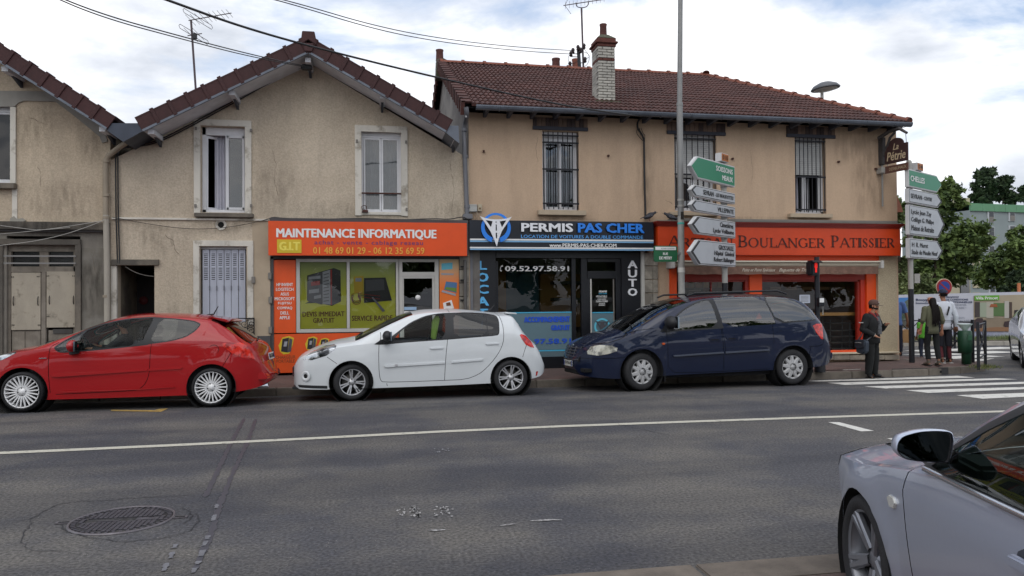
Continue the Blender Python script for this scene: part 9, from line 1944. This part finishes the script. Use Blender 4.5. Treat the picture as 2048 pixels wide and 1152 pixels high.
def uf(px): r=ray(px,500); c=Vector((0,0,CH)); t=(fa-c).dot(n_)/r.dot(n_); return (c+r*t-fa).dot(d)
def zf_(px,py): r=ray(px,py); c=Vector((0,0,CH)); t=(fa-c).dot(n_)/r.dot(n_); return (c+r*t).z
dkg=mat('flats_glass',(40,46,52),.15)
for px0,px1 in ((1975,1988),(2017,2030),(2062,2075),(2108,2121)):
    for k in range(5):
        y0=416+37.5*k-(px0-1975)*.06; a,b=uf(px0),uf(px1); z1=zf_(px0,y0); z0_=zf_(px0,y0+29)
        w=MB().box(a,-.12,z0_,b,.2,z1,M).build('window',mat('flats_frame',(176,180,182),.6),flt); MB().box(a+.28,-.15,z0_+.08,b-.1,-.11,z1-.1,M).build('pane',dkg,w); MB().box(a+.28,-.18,z0_+.08,b-.1,-.13,z0_+.8,M).build('railing',MC['hinge_grey'],w)
for k in range(4): y0=450+45*k; MB().box(uf(1944),-.14,zf_(1950,y0+36),uf(1958),.1,zf_(1950,y0),M).build('beige_panel',bgm,flt)
MB().box(uf(1978),4,top_,uf(1991),6,top_+1.5,M).build('roof_stack',bgm,flt)
# lower beige wing to the left of it, behind the trees
D2=70.; a=fl(1868,D2,0); b=fl(1941,D2+4,0); d2=(b-a); L2=d2.length; d2.normalize(); n2=Vector((-d2.y,d2.x,0)); M2=Matrix(((d2.x,n2.x,0,a.x),(d2.y,n2.y,0,a.y),(0,0,1,0),(0,0,0,1))); wb=empty('apartment_block',(0,0,0),label='beige building wall glimpsed behind the no parking sign',cat='building'); MB().box(0,0,-.3,L2,8,zz_(540,1900,D2),M2).build('wall',bgm,wb)
MB().box(L2*.3,-.1,.0,L2*.33,.0,zz_(540,1900,D2),M2).build('downpipe',galvl,wb); MB().box(L2*.7,-.1,1.,L2*.95,.05,3.2,M2).build('window',dkg,wb)
# brown roofed house behind the corner
nh=empty('neighbour_house',(0,0,0),label='brown tiled roof slope just behind the right end of the corner house',cat='house'); Yn=26.; pts_=[W(1700,300,Yn),W(1770,335,Yn),W(1803,412,Yn),W(1806,424,Yn),W(1778,424,Yn),W(1700,424,Yn)]
MB().prism(pts_,Yn,Yn+.25).build('roof_gable',mat('barge_brown',(112,66,48),.8,var=.2,vs=3),nh); MB().prism([pts_[0],pts_[1],pts_[2],pts_[3],(pts_[3][0]-1.2,pts_[3][1]-.0),(pts_[0][0],pts_[3][1])],Yn+.25,Yn+5).build('roof',tileB,nh); MB().box(pts_[0][0],Yn+.4,-.1,pts_[4][0]+.2,Yn+5,pts_[4][1]).build('wall',stA,nh)
# trees across the street behind the camera: they stand in the window and paint reflections
r2=random.Random(21); proto=None
for i,(x,y,sc) in enumerate(((-22,-17,1.1),(-13,-19,1.2),(-4,-16,1.05),(6,-18,1.2),(16,-17,1.1),(27,-19,1.25),(38,-18,1.1))):
    lb=['first','second','third','fourth','fifth','sixth','seventh'][i]+' street tree from the left in the row behind the viewer'
    if not proto: proto=tree('street_tree',lb,(x,y,0),7.6,[(0,0,5.4,2.5),(1.7,.4,4.4,1.9),(-1.8,-.3,4.3,1.9),(.3,-1.2,3.6,1.6),(3.2,.2,3.2,1.6),(-3.4,.1,3.1,1.6),(5,0,2.3,1.5),(-5,0,2.3,1.5)],7000,.24,leafA,30,group='street trees behind the viewer'); t=proto
    else: t=copy_tree(proto); t.location=(x,y,0); t['label']=lb
    t.scale=(sc,sc,sc); t.rotation_euler=(0,0,i*1.3)
# weeds at the kerb corner and under the hoarding
def weeds(name,label,spots,n,h,m,seed):
    r2=random.Random(seed); B=MB()
    for _ in range(n):
        c=r2.choice(spots); p=Vector(c[:2])+Vector((r2.gauss(0,c[3]),r2.gauss(0,c[3]))); a=r2.uniform(0,PI); w=.008; l=h*r2.uniform(.4,1.2); t=Vector((r2.gauss(0,.4),r2.gauss(0,.4),1)).normalized()*l; dx=Vector((math.cos(a)*w,math.sin(a)*w,0)); q=Vector((p.x,p.y,c[2])); B.add([q-dx,q+dx,q+t],[(0,1,2)])
    return B.build(name,m,None,fix=False,label=label,cat='weeds',kind='stuff')
s1=at(1968,735,.02); s2_=at(1980,733,.02); weeds('weeds','dry weeds growing along the kerb at the rounded corner',[(s1.x,s1.y,.0,.12),(s2_.x,s2_.y,.0,.10),(s1.x+.3,s1.y+.3,.0,.12)],260,.09,mat('weed_dry',(120,116,70),.9,c2=(80,90,50),vs=9),4)
weeds('weeds','rough grass on the soil below the hoarding',[(*fl(1720+i*14,27.3+.5*(i%3),0)[:2],-.02,.5) for i in range(32)],5200,.16,leafC,5)
# silver car waiting at the right edge
half=.85; SPB=dict(x=(0,4.2),n=44,xs=[.9,1.9,3.5,4.0],belly=.05,crease=.6,round=False,
 zt=[(0,.56),(.06,.68),(.3,.85),(.9,1.0),(1.3,1.2),(1.9,1.45),(2.6,1.49),(3.4,1.43),(3.8,1.1),(4.1,.85),(4.2,.6)],zb=[(0,.3),(.2,.2),(3.9,.24),(4.2,.34)],zs=[(0,.52),(.2,.75),(.8,.88),(1.5,.95),(3.4,1.02),(3.9,.85),(4.2,.54)],
 w=[(0,.45),(.08,.68),(.3,.80),(.8,.85),(3.6,.86),(4.0,.77),(4.2,.62)],kr=[(0,.9),(.9,.88),(1.9,.77),(3.3,.72),(4.2,.9)],drop=[(0,.03),(.9,.07),(3.3,.07),(4.2,.03)],flare=[(.8,.31,.36,.012),(3.35,.31,.36,.012)],wscreen=(.9,1.9),rscreen=(3.5,4.0),glass=gl_dark,
 regions=[('side_window!',[(1.35,.98),(1.9,1.30),(2.2,1.38),(2.2,1.0)],0,gl_dark,(-1,1),0),('rear_side_window!',[(2.28,1.0),(2.28,1.38),(3.1,1.34),(3.5,1.08)],0,gl_dark,(-1,1),0),('head_light!',[(.03,.62),(.4,.7),(.5,.8),(.2,.76)],0,lampc,(-1,1),.003)],lines=[([(1.3,.9),(1.3,.4),(1.4,.25),(2.2,.25)],0),([(2.24,.25),(2.26,1.0)],0)],doors=[])
gc=at(2138,744,-.13); car=empty('silver_hatchback',(gc.x,gc.y,-.14),R(50),label='silver hatchback nosing in at the right edge from the side road',cat='car'); silv=mat('car_paint_pale_silver',(168,172,180),.4,.4,coat=1.)
car_body(car,SPB,silv,(lambda x,z,off=0:(x,z),)); W1=wheel_master('pairs',.31,.225,.19,silW)
for x in (.8,3.35): put_wheel(W1,car,x,-.73,.31); put_wheel(W1,car,x,.73,.31,0,0,True)
kill(W1)
mirror(car,1.45,-.84,.93,silv,1.3); interior(car,SPB,1.2,.95,[1.8,2.7],.42,.7)
